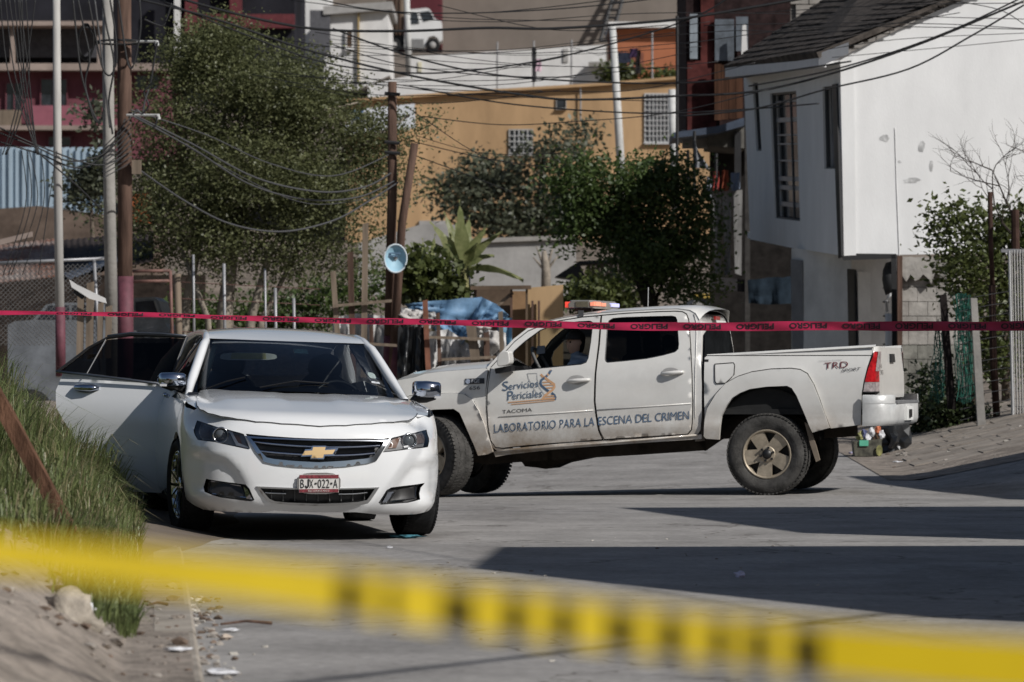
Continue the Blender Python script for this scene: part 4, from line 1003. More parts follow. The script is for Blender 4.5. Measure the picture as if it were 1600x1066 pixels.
# exhaust and spare wheel under the bed
# wheels
TR = M('truck_tyre', (.070, .067, .063), .85, var=.35, vscale=9, bump=.3, bscale=70, spec=.15); TRIM = M('dusty_alloy', (.40, .34, .26), .5, .45, var=.18, vscale=14)
Rt = .388
w0 = tp(1197.8, 709.8, -.02)
wheel('wheel', TL(w0[0], Rt-.005, -.135), tn, Rt, .265, .232, truck, TR, TRIM, 5, 'truck')
wheel('wheel', TL(w0[0], Rt+.012, -TW+.13), -tn, Rt, .265, .232, truck, TR, TRIM, 5, 'truck')
st = R(33)
fx = tp(678, 712, -.02)[0]
axn = tn*math.cos(st)+tu*math.sin(st)
wheel('wheel', TL(fx, Rt-.035, -.155), axn, Rt, .265, .232, truck, TR, TRIM, 5, 'truck')
wheel('wheel', TL(fx, Rt-.055, -TW+.14), -axn, Rt, .265, .232, truck, TR, TRIM, 5, 'truck')
# mirrors, handles
mc = [tp(*p, .14) for p in ((781, 551.5), (797.5, 547), (800, 566), (795, 571), (778.5, 573.5))]
g = G(); q0 = [TL(u, v, .22) for u, v in rounded(mc, 2)]; g.quadbox(q0, -tn*.17); mo = g.obj('door_mirror', TP, truck)
bev = mo.modifiers.new('b', 'BEVEL'); bev.width = .02; bev.segments = 3
g = G(); q0 = [TL(u, v, .12) for u, v in tps([(774, 576), (800, 571), (801, 580), (776, 584)], .08)]; g.quadbox(q0, -tn*.14); g.obj('mirror_foot', BLACKPL, mo)
for a, b_, par in (((886, 596), (922.5, 593.2), FD), ((1033, 584.5), (1069, 581), RD)):
    p0, p1 = tp(*a), tp(*b_); g = G(); pts = []
    for t in (0, .12, .3, .5, .7, .88, 1): 
        u, v = lerp(p0[0], p1[0], t), lerp(p0[1], p1[1], t); pts.append(TL(u, v, tw(v)+.012+.030*math.sin(math.pi*min(1, max(0, t)))))
    G().tube(pts, [.010, .016, .019, .020, .019, .017, .012], 8).obj('door_handle', TP, par, True)
    u, v = lerp(p0[0], p1[0], .42), lerp(p0[1], p1[1], .42)
    G().add([TL(u+.085*math.cos(t), v+.006+.045*math.sin(t), tw(v)+.004) for t in [2*math.pi*i/20 for i in range(20)]], [tuple(range(20))]).obj('handle_recess', M('recess_shade', (.42, .41, .40), .5), par)
# writing on the doors
BLUE = M('letter_blue', (.075, .125, .20), .5, var=.15, vscale=30); ORG = M('letter_orange', (.62, .36, .20), .5, var=0); INK = M('letter_black', (.02, .022, .03), .5, var=0)
def wordpx(s, p0, p1, hpx, mat, par, name='lettering', slant=0.0, ex=.0045, bold=.0):
    a, b_ = tp(*p0), tp(*p1); hh = tp(p0[0], p0[1]-hpx)[1]-a[1]
    def fn(x, y):
        u, v = lerp(a[0], b_[0], x), lerp(a[1], b_[1], x)+y*hh; return TL(u, v, tw(v)+ex)
    return lettering(name, s, fn, mat, par, 0, 1, 0, 1, slant=slant, bold=bold)
def word2(s, split, p0, p1, hpx, mat):
    pass
wordpx('LABORATORIO PARA LA', (772.3, 676.2), (929, 665.2), 13.2, BLUE, FD)
wordpx('ESCENA DEL CRIMEN', (934.5, 664.5), (1077, 655.2), 13.0, BLUE, RD)
wordpx('S', (785, 611), (794.5, 610), 14.5, BLUE, FD); wordpx('ervicios', (795, 609.3), (841, 604.6), 10.5, BLUE, FD)
wordpx('P', (792.8, 626), (802, 625), 14.5, BLUE, FD); wordpx('ericiales', (800.5, 624.3), (847, 620.2), 11.5, BLUE, FD)
def stroke(pxs, r, mat, par, name='decal_line'):
    pts = [tp(*p) for p in pxs]; g = G(); L_ = []; R2 = []
    for i, (u, v) in enumerate(pts):
        d = (Vector(pts[min(i+1, len(pts)-1)])-Vector(pts[max(0, i-1)])).normalized(); nn = Vector((-d.y, d.x))*r
        L_.append(TL(u+nn.x, v+nn.y, tw(v)+.0035)); R2.append(TL(u-nn.x, v-nn.y, tw(v)+.0035))
    return G().grid([L_, R2]).obj(name, mat, par)
hx0, hx1 = 845, 868.5
def helix(ph, n0, n1, k=26):
    pts = []
    for i in range(k+1):
        t = lerp(n0, n1, i/k); pts.append((lerp(hx0, hx1, .5+.5*math.cos(t*math.pi*2+ph)), 578+48*t))
    return pts
stroke([(861.5, 578), (858, 584), (853, 589), (846, 594), (844.5, 599), (846.5, 603), (853, 608.5), (858, 612)], .011, BLUE, FD, 'helix_strand')
stroke([(845, 585), (848, 588.5), (854, 592), (860, 596.5), (866, 600.5), (866.5, 605), (864, 609), (858, 613.5), (852, 618), (847, 625)], .011, ORG, FD, 'helix_strand')
stroke([(862, 614), (866.5, 617.5), (868, 621), (867, 625)], .011, BLUE, FD, 'helix_strand')
stroke([(861.5, 578), (857, 585), (851, 590)], .010, ORG, FD, 'helix_strand')
for x0, x1, yy in ((848, 863, 597.5), (847, 865.5, 602), (853, 864, 606.5), (853, 866, 619.5), (850, 867.5, 623)): stroke([(x0, yy), (x1, yy-1)], .006, ORG, FD, 'helix_rung')
stroke([(794, 629), (846, 624.5), (867, 623)], .005, ORG, FD); stroke([(799, 632), (848, 627.5), (867, 625.5)], .004, ORG, FD)
GREYL = M('letter_grey', (.35, .36, .37), .5, var=0)
stroke([(824, 584), (839, 583.5), (839.5, 592), (842, 604), (851, 617)], .003, GREYL, FD, 'map_outline'); stroke([(824, 584), (826, 592), (832, 603), (838, 613)], .003, GREYL, FD, 'map_outline')
wordpx('TACOMA', (785, 646.5), (831.5, 643), 5.5, M('badge_dark', (.08, .08, .08)), FD, 'model_badge', ex=.003)
wg = [c for c in truck.children if c.name.startswith('front_wing')][0]; bd_ = [c for c in truck.children if c.name.startswith('bed_side')][0]
panel('unit_sticker', tps([(726.5, 592), (757, 591), (757, 599.5), (726.5, 600.5)]), tfn(.002), INK, wg, tn, step=.1, depth=0)
WHT = M('letter_white', (.6, .62, .66), .5, var=0)
wordpx('FGE', (737, 598.3), (749.5, 597.8), 5.2, WHT, wg, ex=.005)
panel('sticker_seal', [(lambda c_: (c_[0]+.024*math.cos(t), c_[1]+.024*math.sin(t)))(tp(731.2, 596)) for t in [i*.52 for i in range(12)]], tfn(.005), M('seal_grey', (.32, .36, .45), .5, var=.4, vscale=90), wg, tn, step=.1, depth=0)
wordpx('656', (733.5, 609.5), (750, 608.5), 5.5, INK, wg)
wordpx('TRD', (1288, 576.5), (1325, 574), 9.5, M('letter_maroon', (.14, .03, .035), .5, var=0), bd_, slant=-.0); wordpx('SPORT', (1314.5, 581.5), (1343.5, 578.5), 4.6, INK, bd_, slant=.06)
wordpx('TOYOTA RACING DEVELOPMENT', (1279, 565.2), (1316, 563), 1.6, GREYL, bd_)
# light bar across the roof
ul = tp(908, 485, -.5)[0]; vl = tp(926, 484, -.5)[1]
lb = thing('x', '', '', (0, 0, 0)); bpy.data.objects.remove(lb)
LBM = M('light_bar_body', (.23, .215, .19), .35, var=.1)
c0 = TL(ul-.02, vl+.055, -TW/2)
def lbx(u, w_, v): return c0+tu*u*.85+tn*w_*.88+tz*v
prof = [(-.16, -.045), (-.165, 0), (-.12, .035), (.12, .035), (.165, 0), (.16, -.045)]
rows = [[lbx(u*k, w_, v*k) for u, v in prof] for w_, k in ((-.62, .80), (-.58, 1), (0, 1), (.58, 1), (.62, .80))]
g = G(); g.grid(rows); g.f.append(tuple(range(6))); g.f.append(tuple(range(24, 30))); lbar = g.obj('light_bar', LBM, truck)
REDL = M('lamp_red_lit', (.7, .05, .04), .2, var=0, emit=((1, .10, .06), .55)); ORL = M('lamp_amber_lit', (.8, .3, .2), .2, var=0, emit=((1, .28, .16), .45)); BLL = M('lamp_blue_lit', (.5, .5, .9), .2, var=0, emit=((.55, .55, 1.0), .6))
def lens(u0, u1, w0_, w1_, v0_, v1_, mat, nm): 
    G().box(lbx((u0+u1)/2, (w0_+w1_)/2, (v0_+v1_)/2), abs(u1-u0), abs(w1_-w0_), abs(v1_-v0_), tu, tn, tz).obj(nm, mat, lbar)
lens(.10, .172, .50, .60, -.035, .02, REDL, 'red_lamp')
lens(-.08, .04, .60, .626, -.03, .02, M('light_bar_lens', (.16, .14, .10), .15, var=.2), 'clear_lens')
lens(-.172, -.14, .36, .58, -.02, .02, ORL, 'amber_lamp'); lens(-.12, -.16, .59, .625, -.02, .015, ORL, 'amber_lamp')
lens(-.172, -.14, .10, .28, -.02, .012, ORL, 'amber_lamp')
lens(-.172, -.14, -.56, -.22, -.02, .015, BLL, 'blue_lamp')
for ww in (.45, -.45):
    g = G(); g.box(lbx(0, ww, -.055), .16, .06, .03, tu, tn, tz); g.obj('light_bar_foot', BLACKPL, lbar)
u, v = tp(907, 490, -.2); G().box(TL(u, v+.0, tw(v)+.0), .05, .012, .06, tu, tn, tz).obj('light_bar_strap', M('strap_grey', (.12, .12, .12), .5, .5, var=0), lbar)
# cabin
INTD = M('cabin_dark', (.018, .018, .019), .8)
G().box(TL(1.85, .95, -TW/2), .25, 1.5, .5, tu, tn, tz).obj('rear_bench', INTD, truck)
for wv in (-.48, -TW+.48):
    g = G(); g.box(TL(1.30, 1.02, wv), .22, .50, .62, (tu-tz*.15).normalized(), tn, (tz+tu*.15).normalized()); g.box(TL(1.55, .80, wv), .5, .5, .16, tu, tn, tz)
    s1 = g.obj('front_seat', INTD, truck); s1.location += -tu*.0
    bv = s1.modifiers.new('b', 'BEVEL'); bv.width = .05; bv.segments = 3
    hr = G().box(TL(1.22, 1.42, wv), .10, .24, .18, tu, tn, tz).obj('headrest', INTD, s1); bv = hr.modifiers.new('b', 'BEVEL'); bv.width = .04; bv.segments = 3
dsh = tps([(798, 583), (812, 574), (832, 572), (840, 590)], -.5)
G().quadbox([TL(u, v, -.12) for u, v in dsh], -tn*(TW-.24)).obj('dashboard', INTD, truck)
swc = TL(tp(846, 570, -.45)[0], tp(846, 570, -.45)[1], -.48); sa = (-tu*.9+tz*.5).normalized(); sx = tn; sy = sa.cross(sx)
G().tube([swc+(sx*math.cos(t)+sy*math.sin(t))*.185 for t in [2*math.pi*i/20 for i in range(21)]], .016, 8, False).obj('steering_wheel', M('wheel_grey', (.10, .10, .10), .6), truck, True)
G().quadbox([TL(*p, -.55) for p in tps([(839, 541), (851, 540), (851, 552), (838, 554)], -.55)], -tn*.02).obj('paper_on_dash', M('paper_blue', (.30, .34, .40), .7), truck)

# ------------------------------------------------------------------ person at the wheel
SKIN = M('skin', (.48, .30, .22), .55, var=.06); SHIRT = M('shirt_blue', (.22, .27, .34), .85, var=.12, vscale=20); HAIR = M('hair_black', (.012, .011, .011), .7)
hc = TL(tp(900, 538, -.48)[0], tp(900, 536, -.48)[1], -.46)
person = thing('person', 'person in a grey-blue shirt and dark cap sitting at the pickup wheel', 'person', TL(1.58, .88, -.48))
fwd_h = (tn*.75+tu*.66).normalized(); lat = tz.cross(fwd_h)
# head: shaped ellipsoid with nose, brow, chin
bm = bmesh.new(); bmesh.ops.create_uvsphere(bm, u_segments=24, v_segments=18, radius=1)
vs = []
for vv in bm.verts:
    x, y_, z_ = vv.co
    wx = .074*(1-.16*max(0, -z_)-.05*max(0, z_)); fy = .095; hz = .118
    q = [x*wx, y_*fy, z_*hz]
    if y_ > 0:
        q[1] += .020*math.exp(-((x/.20)**2+((z_+.08)/.20)**2))           # nose
        q[1] -= .010*math.exp(-(((abs(x)-.38)/.16)**2+((z_-.08)/.11)**2))  # eye sockets
        q[1] += .008*math.exp(-((x/.3)**2+((z_+.45)/.10)**2))             # lips
        q[1] += .010*math.exp(-((x/.3)**2+((z_+.85)/.2)**2))              # chin
    for sx_ in (-1, 1): q[0] += sx_*.014*math.exp(-(((x-sx_*.98)/.12)**2+(y_/.22)**2+((z_)/.25)**2))  # ears
    vs.append(hc+lat*q[0]+fwd_h*q[1]+tz*q[2])
fs = [tuple(v.index for v in f.verts) for f in bm.faces]; bm.free()
body_v = []; 
def skin_body():
    me = bpy.data.meshes.new('b')
    sh = hc-tz*.235-tu*.03
    J = [TL(1.50, .93, -.48), TL(1.48, 1.12, -.48), sh+tz*.03, hc-tz*.13, # pelvis, waist, chest, neck
         sh+tn*.18, sh+tn*.215+tu*.13-tz*.17, sh+tn*.15+tu*.36-tz*.20,    # near arm
         sh-tn*.18, sh-tn*.22+tu*.13-tz*.2, sh-tn*.12+tu*.37-tz*.14,
         TL(1.93, .98, -.38), TL(2.1, .62, -.38), TL(1.93, .98, -.60), TL(2.1, .62, -.60), hc-tz*.03]
    E = [(0, 1), (1, 2), (2, 3), (2, 4), (4, 5), (5, 6), (2, 7), (7, 8), (8, 9), (0, 10), (10, 11), (0, 12), (12, 13), (3, 14)]
    RR = [.15, .15, .15, .055, .078, .055, .036, .078, .055, .036, .085, .06, .085, .06, .05]
    me.from_pydata([tuple(p-person.location) for p in J], E, [])
    o = bpy.data.objects.new('person_body', me); C.objects.link(o); o.parent = person
    md = o.modifiers.new('s', 'SKIN'); ly = me.skin_vertices[0].data if me.skin_vertices else None
    if ly is None:
        bmm = bmesh.new(); bmm.from_mesh(me); bmm.verts.layers.skin.verify(); bmm.to_mesh(me); bmm.free(); ly = me.skin_vertices[0].data
    for i, r_v in enumerate(RR): ly[i].radius = (r_v, r_v)
    ly[0].use_root = True
    o.modifiers.new('ss', 'SUBSURF').levels = 2; o.modifiers['ss'].render_levels = 2
    md.use_smooth_shade = True
    me.materials.append(SHIRT); return o, J
pb, J = skin_body()
obj('head', vs, fs, SKIN, person, True)
cp = []; 
capg = G(); rows = []
for k in range(7):
    el = R(90*k/6)
    rows.append([hc+tz*(.035+.095*math.sin(el))+(lat*math.cos(t)*.083+fwd_h*math.sin(t)*.104)*max(.02, math.cos(el)) for t in [2*math.pi*i/20 for i in range(21)]])
capg.grid(rows); capg.grid([[hc+tz*(.04-.01*k)+(lat*math.cos(t)*(.083+.0*k)+fwd_h*math.sin(t)*(.104+.065*k)) for t in [math.pi*i/12 for i in range(13)]] for k in (0, 1)])
capg.obj('cap', HAIR, person, True)
G().grid([[hc+tz*z_+(lat*math.cos(t)*.081*s_+fwd_h*math.sin(t)*.100*s_) for t in [math.pi+math.pi*i/12 for i in range(13)]] for z_, s_ in ((.05, 1.0), (0, .99), (-.05, .9), (-.09, .75))]).obj('hair', HAIR, person, True)
for sx_ in (-1, 1):
    vs2, fs2 = lump(hc+lat*.030*sx_+fwd_h*.083+tz*.008, .011, 1, 1, 0); obj('eye', vs2, fs2, M('eye_dark', (.03, .025, .02), .2, var=0), person, True)
# hands with fingers
for jj, sd_ in ((6, 1), (9, -1)):
    w_ = J[jj]; d = (w_-J[jj-1]).normalized(); sdv = d.cross(tz).normalized(); upv = sdv.cross(d)
    g = G(); g.tube([w_-d*.02, w_+d*.03, w_+d*.085], [.028, .036, .034], 8)
    for f_ in range(4):
        o_ = sdv*(-.026+.0175*f_); ln = (.032, .038, .036, .028)[f_]
        g.tube([w_+d*.08+o_, w_+d*(.08+ln)+o_-upv*.004, w_+d*(.08+ln*1.5)+o_-upv*.022, w_+d*(.075+ln*1.5)+o_-upv*.042], [.0095, .009, .0085, .006], 6)
    g.tube([w_+d*.02-sdv*.026*sd_, w_+d*.05-sdv*.052*sd_, w_+d*.085-sdv*.058*sd_-upv*.01], [.013, .011, .008], 6)
    g.obj('hand', SKIN, person, True)
# ================================================================== buildings and everything behind the cars
def wallbox(name, px, Y, depth, mat, parent=None, **kw):
    "solid wall: polygon seen at pixels px, all at depth Y (or per-corner depths), extruded backwards"
    Ys = Y if isinstance(Y, (list, tuple)) else [Y]*len(px)
    q = [P(x, y_, yy) for (x, y_), yy in zip(px, Ys)]
    return G().quadbox(q, (0, depth, 0)).obj(name, mat, parent, **kw)
def rect(x0, y0, x1, y1): return [(x0, y0), (x1, y0), (x1, y1), (x0, y1)]
def window_(par, x0, y0, x1, y1, Y, frame, pane, bars=0, hbars=0, fw=None, barmat=None, out=.06):
    s = Y/F; fw = fw or 2.2
    ww = wallbox('window', rect(x0, y0, x1, y1), Y-.012, .02, pane, par)
    for r in (rect(x0-fw, y0-fw, x1+fw, y0), rect(x0-fw, y1, x1+fw, y1+fw), rect(x0-fw, y0, x0, y1), rect(x1, y0, x1+fw, y1)):
        wallbox('frame', r, Y-out, out+.04, frame, ww)
    wallbox('sill', rect(x0-fw*1.6, y1+fw, x1+fw*1.6, y1+fw*2), Y-out*2.2, out*2.2, frame, ww)
    for i in range(bars):
        x = lerp(x0, x1, (i+1)/(bars+1)); G().tube([P(x, y0, Y-out-.02), P(x, y1, Y-out-.02)], .9*s, 5).obj('bar', barmat or frame, ww)
    for i in range(hbars):
        y_ = lerp(y0, y1, (i+1)/(hbars+1)); G().tube([P(x0, y_, Y-out-.04), P(x1, y_, Y-out-.04)], .8*s, 5).obj('bar', barmat or frame, ww)
    return ww
STG = dict(rough=.9, spec=.15)
m_orange = M('orange_stucco', (.42, .275, .152), var=.17, vscale=.7, bump=.15, bscale=6, stretch=(1, 1, .3), detail=9, **STG)
m_white = M('white_plaster', (.62, .61, .60), var=.08, vscale=1.2, bump=.1, bscale=12, **STG)
m_grey = M('grey_plaster', (.33, .32, .31), var=.15, vscale=1.2, bump=.2, bscale=10, **STG)
m_taupe = M('retaining_concrete', (.20, .172, .15), var=.12, vscale=.25, bump=.2, bscale=2, **STG)
m_dark = M('dark_room', (.012, .012, .014), var=.3, rough=.6)
m_win = M('dark_pane', (.03, .034, .042), .12, var=.4, vscale=2)
m_bars = M('white_bars', (.46, .46, .46), .5, var=.05)
m_steel = M('grey_steel', (.30, .30, .31), .5, .4, var=.2, vscale=3)
m_conc = M('concrete', (.30, .285, .265), var=.2, vscale=1.5, bump=.3, bscale=20, **STG)
m_wood = M('weathered_wood', (.10, .062, .047), .85, var=.35, vscale=2.2, stretch=(6, 6, .6), bump=.3, bscale=14, spec=.15)
m_wood2 = M('pale_wood', (.185, .145, .11), .85, var=.25, vscale=2, stretch=(5, 5, .5), spec=.15)
m_black = M('black_sheath', (.012, .012, .013), .6, var=0)
m_greyc = M('grey_sheath', (.055, .055, .058), .6, var=0)

# retaining wall at the top of the hill
rw = thing('retaining_wall', 'huge bare brown-grey retaining wall above the white truck', 'wall', P(880, 92, 264))
wallbox('wall', [(690, -120), (1120, -120), (1120, 60), (940, 95), (690, 95)], 264, 3, m_taupe, rw)
ld = thing('steel_ladder', 'dark steel ladder leaning on the brown-grey retaining wall', 'ladder', P(940, 62, 262))
for dx in (0, 16): G().tube([P(938+dx, 64, 262), P(962+dx, -20, 263.5)], .14, 6).obj('rail', m_dark, ld)
for i in range(7): t = i/7; G().tube([P(938+24*t, 64-84*t, 262+1.4*t), P(954+24*t, 64-84*t, 262+1.4*t)], .10, 5).obj('rung', m_dark, ld)
mb = thing('maroon_building', 'dark maroon building standing behind the white truck on the hill', 'building', P(665, 60, 258))
wallbox('wall', rect(612, -60, 689, 70), 258, 6, M('maroon_paint', (.10, .028, .035), .8, var=.15, vscale=.4), mb)
wallbox('door', rect(618, 14, 629, 66), 257.9, .2, m_dark, mb)
# box truck on the upper street
tk = thing('flatbed_truck', 'white truck cab with wooden cargo sides parked on the upper street', 'truck', P(665, 80, 247))
tkw = M('truck_cab_white', (.66, .66, .66), .4, var=.06, vscale=.5)
wallbox('cab', [(632, 22), (640, 15), (667, 12.5), (672, 15), (680, 30), (690, 33.5), (691, 62), (687, 66), (684, 60), (678, 56), (670, 58), (666, 66), (664, 76), (632, 77)], 247, 2.2, tkw, tk)
wallbox('windscreen', [(656, 19), (671, 17), (678.5, 30), (662, 34)], 246.96, .1, m_win, tk)
wallbox('side_window', [(642, 21), (652, 20), (655, 37), (642, 38)], 246.96, .1, m_win, tk)
wallbox('step', rect(641, 61, 662, 76), 246.97, .1, M('cab_shadow_grey', (.18, .18, .18), .7), tk)
wallbox('cargo_side', rect(604, -30, 630, 52), 247.2, 2.2, m_wood2, tk)
for i in range(4): wallbox('slat', rect(606+6*i, -30, 608+6*i, 55), 247.1, .08, m_wood, tk)
wallbox('chassis', rect(606, 55, 640, 72), 247.4, 1.6, m_dark, tk)
for x in (676, 615):
    w_ = G().lathe(P(x, 70.5, 246.9), (0, -1, 0), [(-.35, .42), (0, .42), (.03, .36), (0, .22), (-.02, 0)], 20).obj('wheel', RUBBER, tk, True)
    G().lathe(P(x, 70.5, 246.86), (0, -1, 0), [(0, .2), (.05, .16), (.06, 0)], 14).obj('rim', m_grey, w_, True)
# pale building left of the truck
gb = thing('pale_building', 'pale grey plaster building with one small brown window on the hill', 'building', P(555, 135, 200))
wallbox('wall', [(508, 22), (606, 14), (609, 118), (560, 140), (506, 140)], 200, 8, m_white, gb)
wallbox('side_wall', [(424, -40), (512, -40), (512, 140), (424, 140)], 204, 6, m_white, gb)
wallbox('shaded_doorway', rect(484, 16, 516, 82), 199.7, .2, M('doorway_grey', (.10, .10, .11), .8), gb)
wallbox('parapet', [(505, 10), (613, 2), (613, 15), (505, 23)], 199.6, 8.6, m_grey, gb)
wallbox('gutter', rect(559, 16, 561.5, 130), 199.8, .15, M('yellow_pipe', (.35, .25, .10), .7), gb)
window_(gb, 542, 50, 550, 74, 199.9, m_white, M('brown_shutter', (.10, .06, .035), .7, var=.3), 0, 2, barmat=m_wood)
# long white wall / building over the orange house
wb = thing('white_terrace_building', 'long low white terrace wall on top of the orange house', 'building', P(760, 150, 138))
wallbox('wall', [(575, 132), (642, 118), (642, 88), (947, 70), (947, 150), (575, 170)], 138, 4, m_white, wb)
wallbox('niche', rect(880, 76, 888, 97), 137.95, .1, m_grey, wb)
wallbox('low_wall', [(920, 97), (970, 95), (970, 103), (920, 104)], 137.5, .4, m_conc, wb)
wallbox('pale_patch', rect(653, 97, 659, 112), 137.96, .1, M('cream_paint', (.6, .56, .42), .8), wb)
pole_label = 'thin grey steel post standing on the orange house roof'
for x, y0, y1 in ((777, 66, 142), (834, 64, 140), (893, 62, 138), (1019, 48, 128)):
    tag(G().tube([P(x, y1+3, 131), P(x, y0, 131)], .035, 6).obj('steel_post', m_steel), pole_label, 'post', 'posts on the orange house roof')
# terracotta house
th = thing('terracotta_house', 'terracotta house with white cornice behind the roof clothesline', 'house', P(1010, 125, 145))
wallbox('wall', rect(955, 42, 1080, 132), 145, 5, M('terracotta_paint', (.36, .135, .07), var=.1, vscale=.6, **STG), th)
wallbox('cornice', rect(951, 34, 1080, 43), 144.6, 5.4, m_white, th)
wallbox('brick_panel', rect(972, 82, 1006, 108), 144.95, .1, M('brick_red', (.22, .09, .06), var=.4, vscale=5, **STG), th)
# clothesline
tag(G().tube([P(893, 74, 131), P(935, 86, 131), P(1019, 72, 131)], .012, 5).obj('clothesline', m_black), 'sagging clothesline strung between the roof posts', 'clothesline')
def garment(px, Y, col, label, nm='hanging_garment'):
    q = []; g = G(); rows = []
    (x0, y0, x1, y1) = px
    for j in range(6):
        rows.append([P(lerp(x0, x1, i/5)+rnd(-.5, .5), lerp(y0, y1, j/5)+(rnd(-1, 1) if j else 0), Y+.05*math.sin(i*2.1+j)) for i in range(6)])
    rows2 = [[p+Vector((0, .02, 0)) for p in r] for r in rows]
    g.grid(rows); g.grid([r[::-1] for r in rows2])
    return tag(g.obj(nm, M('cloth_'+label[:18], col, .95, var=.2, vscale=8), smooth_=True), label, 'garment', 'washing on the roof')
garment((831, 74, 838, 127), 130.9, (.06, .06, .065), 'long charcoal garment hanging on a roof post')
garment((837, 92, 846, 112), 130.9, (.55, .40, .48), 'pale pink cloth hanging beside the charcoal garment')
garment((962, 82, 985, 98), 130.9, (.03, .035, .055), 'navy bundle of washing on the clothesline')
garment((984, 76, 996, 90), 130.9, (.05, .03, .07), 'purple shirt hanging on the clothesline')
garment((993, 78, 1001, 116), 130.9, (.025, .022, .022), 'long black trousers hanging on the clothesline')
# orange house
oh = thing('orange_house', 'long ochre-orange house with barred windows on the hillside', 'house', P(840, 350, 130))
wallbox('wall', [(540, 158), (760, 143), (930, 133), (1075, 121), (1160, 118), (1160, 420), (540, 420)], 130, 2.2, m_orange, oh)
window_(oh, 797, 204, 831, 239, 130, m_grey, m_win, 4, 3, barmat=m_bars)
window_(oh, 870, 155, 884, 169, 130, m_grey, m_win, 0, 0, 1.2)
window_(oh, 1009, 148, 1050, 221, 130, m_bars, M('curtained_pane', (.06, .062, .07), .4, var=.8, vscale=1.5), 6, 8, barmat=m_bars)
wallbox('coping', [(540, 155), (760, 140), (930, 130), (1075, 118), (1160, 115), (1160, 119.5), (1075, 122.5), (930, 134.5), (760, 144.5), (540, 159.5)], 129.8, .3, m_orange, oh)
G().tube([P(907, 136, 129.9), P(907, 190, 129.9)], .03, 5).obj('conduit', m_steel, oh)
wallbox('base_patch', rect(655, 345, 700, 420), 129.9, .1, m_grey, oh)
bn = thing('white_banner', 'white painted board with a blue mark on the orange house', 'sign', P(595, 210, 129))
wallbox('board', [(546, 172), (648, 162), (649, 200), (536, 211)], 129.4, .06, M('banner_white', (.60, .62, .66), .7, var=.12, vscale=1), bn)
wallbox('blue_mark', [(548, 172), (568, 171), (566, 186), (551, 188)], 129.36, .05, M('banner_blue', (.06, .12, .22), .7, var=.4, vscale=4), bn)
# white concrete pole in front of the orange house, and one on the upper street
tag(G().tube([P(974, 330, 118), P(966, 190, 118), P(957, 42, 118)], [.13, .12, .10], 10).obj('concrete_pole', M('pale_pole', (.50, .50, .49), .8, var=.1), smooth_=True), 'slender white concrete pole rising in front of the orange house', 'utility pole')
tag(G().tube([P(639, 112, 190), P(635, -20, 190)], [.16, .14], 10).obj('concrete_pole', M('pale_pole', (.5, .5, .49)), smooth_=True), 'pale grey pole beside the parked white truck cab', 'utility pole')
tag(G().tube([P(1056, 330, 116), P(1050, 140, 116)], [.13, .11], 10).obj('concrete_pole', M('pale_pole', (.5, .5, .49)), smooth_=True), 'pale pole crossing the large barred window of the orange house', 'utility pole')

# apartment block at upper left
ab = thing('apartment_block', 'unfinished maroon and pink apartment block with dark open storeys', 'building', P(150, 235, 150))
m_rose = M('rose_paint', (.16, .058, .072), var=.2, vscale=.6, **STG); m_pink = M('pink_paint', (.28, .10, .13), var=.15, vscale=.6, **STG); m_slab = M('slab_cream', (.30, .24, .21), var=.2, vscale=.8, **STG)  # the block's shaded look is put into dark wall colours
wallbox('wall', rect(-120, 104, 262, 250), 150, 8, m_rose, ab)
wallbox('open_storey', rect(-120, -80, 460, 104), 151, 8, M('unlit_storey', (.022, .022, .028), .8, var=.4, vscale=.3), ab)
for r in (rect(-120, 99, 264, 110), rect(-120, 33, 170, 40), rect(-120, 196, 200, 203)): wallbox('floor_slab', r, 149.2, 2, m_slab, ab)
wallbox('grey_parapet', rect(-60, 42, 165, 90), 150.6, .5, M('parapet_grey', (.07, .07, .078), .85, var=.2), ab)
wallbox('balcony_panel', rect(-60, 172, 32, 196), 149.3, .2, m_wood2, ab); wallbox('balcony_panel', rect(50, 165, 165, 196), 149.3, .2, m_pink, ab)
for x in (9, 23, 102, 165): pass
for x0, y0, x1, y1 in ((10, 130, 34, 172), (64, 124, 104, 165), (76, 214, 110, 228), (212, 118, 248, 140)):
    window_(ab, x0, y0, x1, y1, 149.9, m_rose, m_win, 1, 0, 1.5)
for x in (19, 155): wallbox('column', rect(x-3, 38, x+3, 100), 149.5, .4, m_slab, ab)
for x in (298, 368): wallbox('beam_post', rect(x-9, -60, x+9, 55), 150.4, .5, M('maroon_beam', (.12, .035, .04), .8, var=.2), ab)
wallbox('beam', rect(285, 22, 460, 44), 150.5, .4, M('maroon_beam', (.12, .035, .04)), ab)
wallbox('white_canopy', rect(272, -30, 281, 90), 149.9, .3, m_white, ab)
# pale blue tin wall
bw = thing('blue_tin_wall', 'pale blue corrugated tin wall behind the rusty shed roof', 'wall', P(80, 330, 100))
m_btin = M('blue_tin', (.33, .42, .50), .6, var=.12, vscale=1.5, stretch=(1, 1, .3))
for i in range(22):
    x0 = -60+i*10.5; wallbox('sheet_rib', [(x0, 230+.02*x0), (x0+5, 230), (x0+5, 345), (x0, 345)], 100-.03*(i % 2), .06, m_btin, bw)
    wallbox('sheet_rib', [(x0+5, 230), (x0+10.5, 230), (x0+10.5, 345), (x0+5, 345)], 100.05, .06, m_btin, bw)
sl_ = thing('stone_terrace', 'rough brown earth and stone terrace below the blue tin wall', 'wall', P(80, 400, 92))
wallbox('wall', [(-60, 330), (60, 322), (160, 335), (240, 335), (240, 460), (-60, 460)], 92, 3, M('terrace_earth', (.14, .105, .085), .95, var=.4, vscale=.8, bump=.6, bscale=5), sl_)

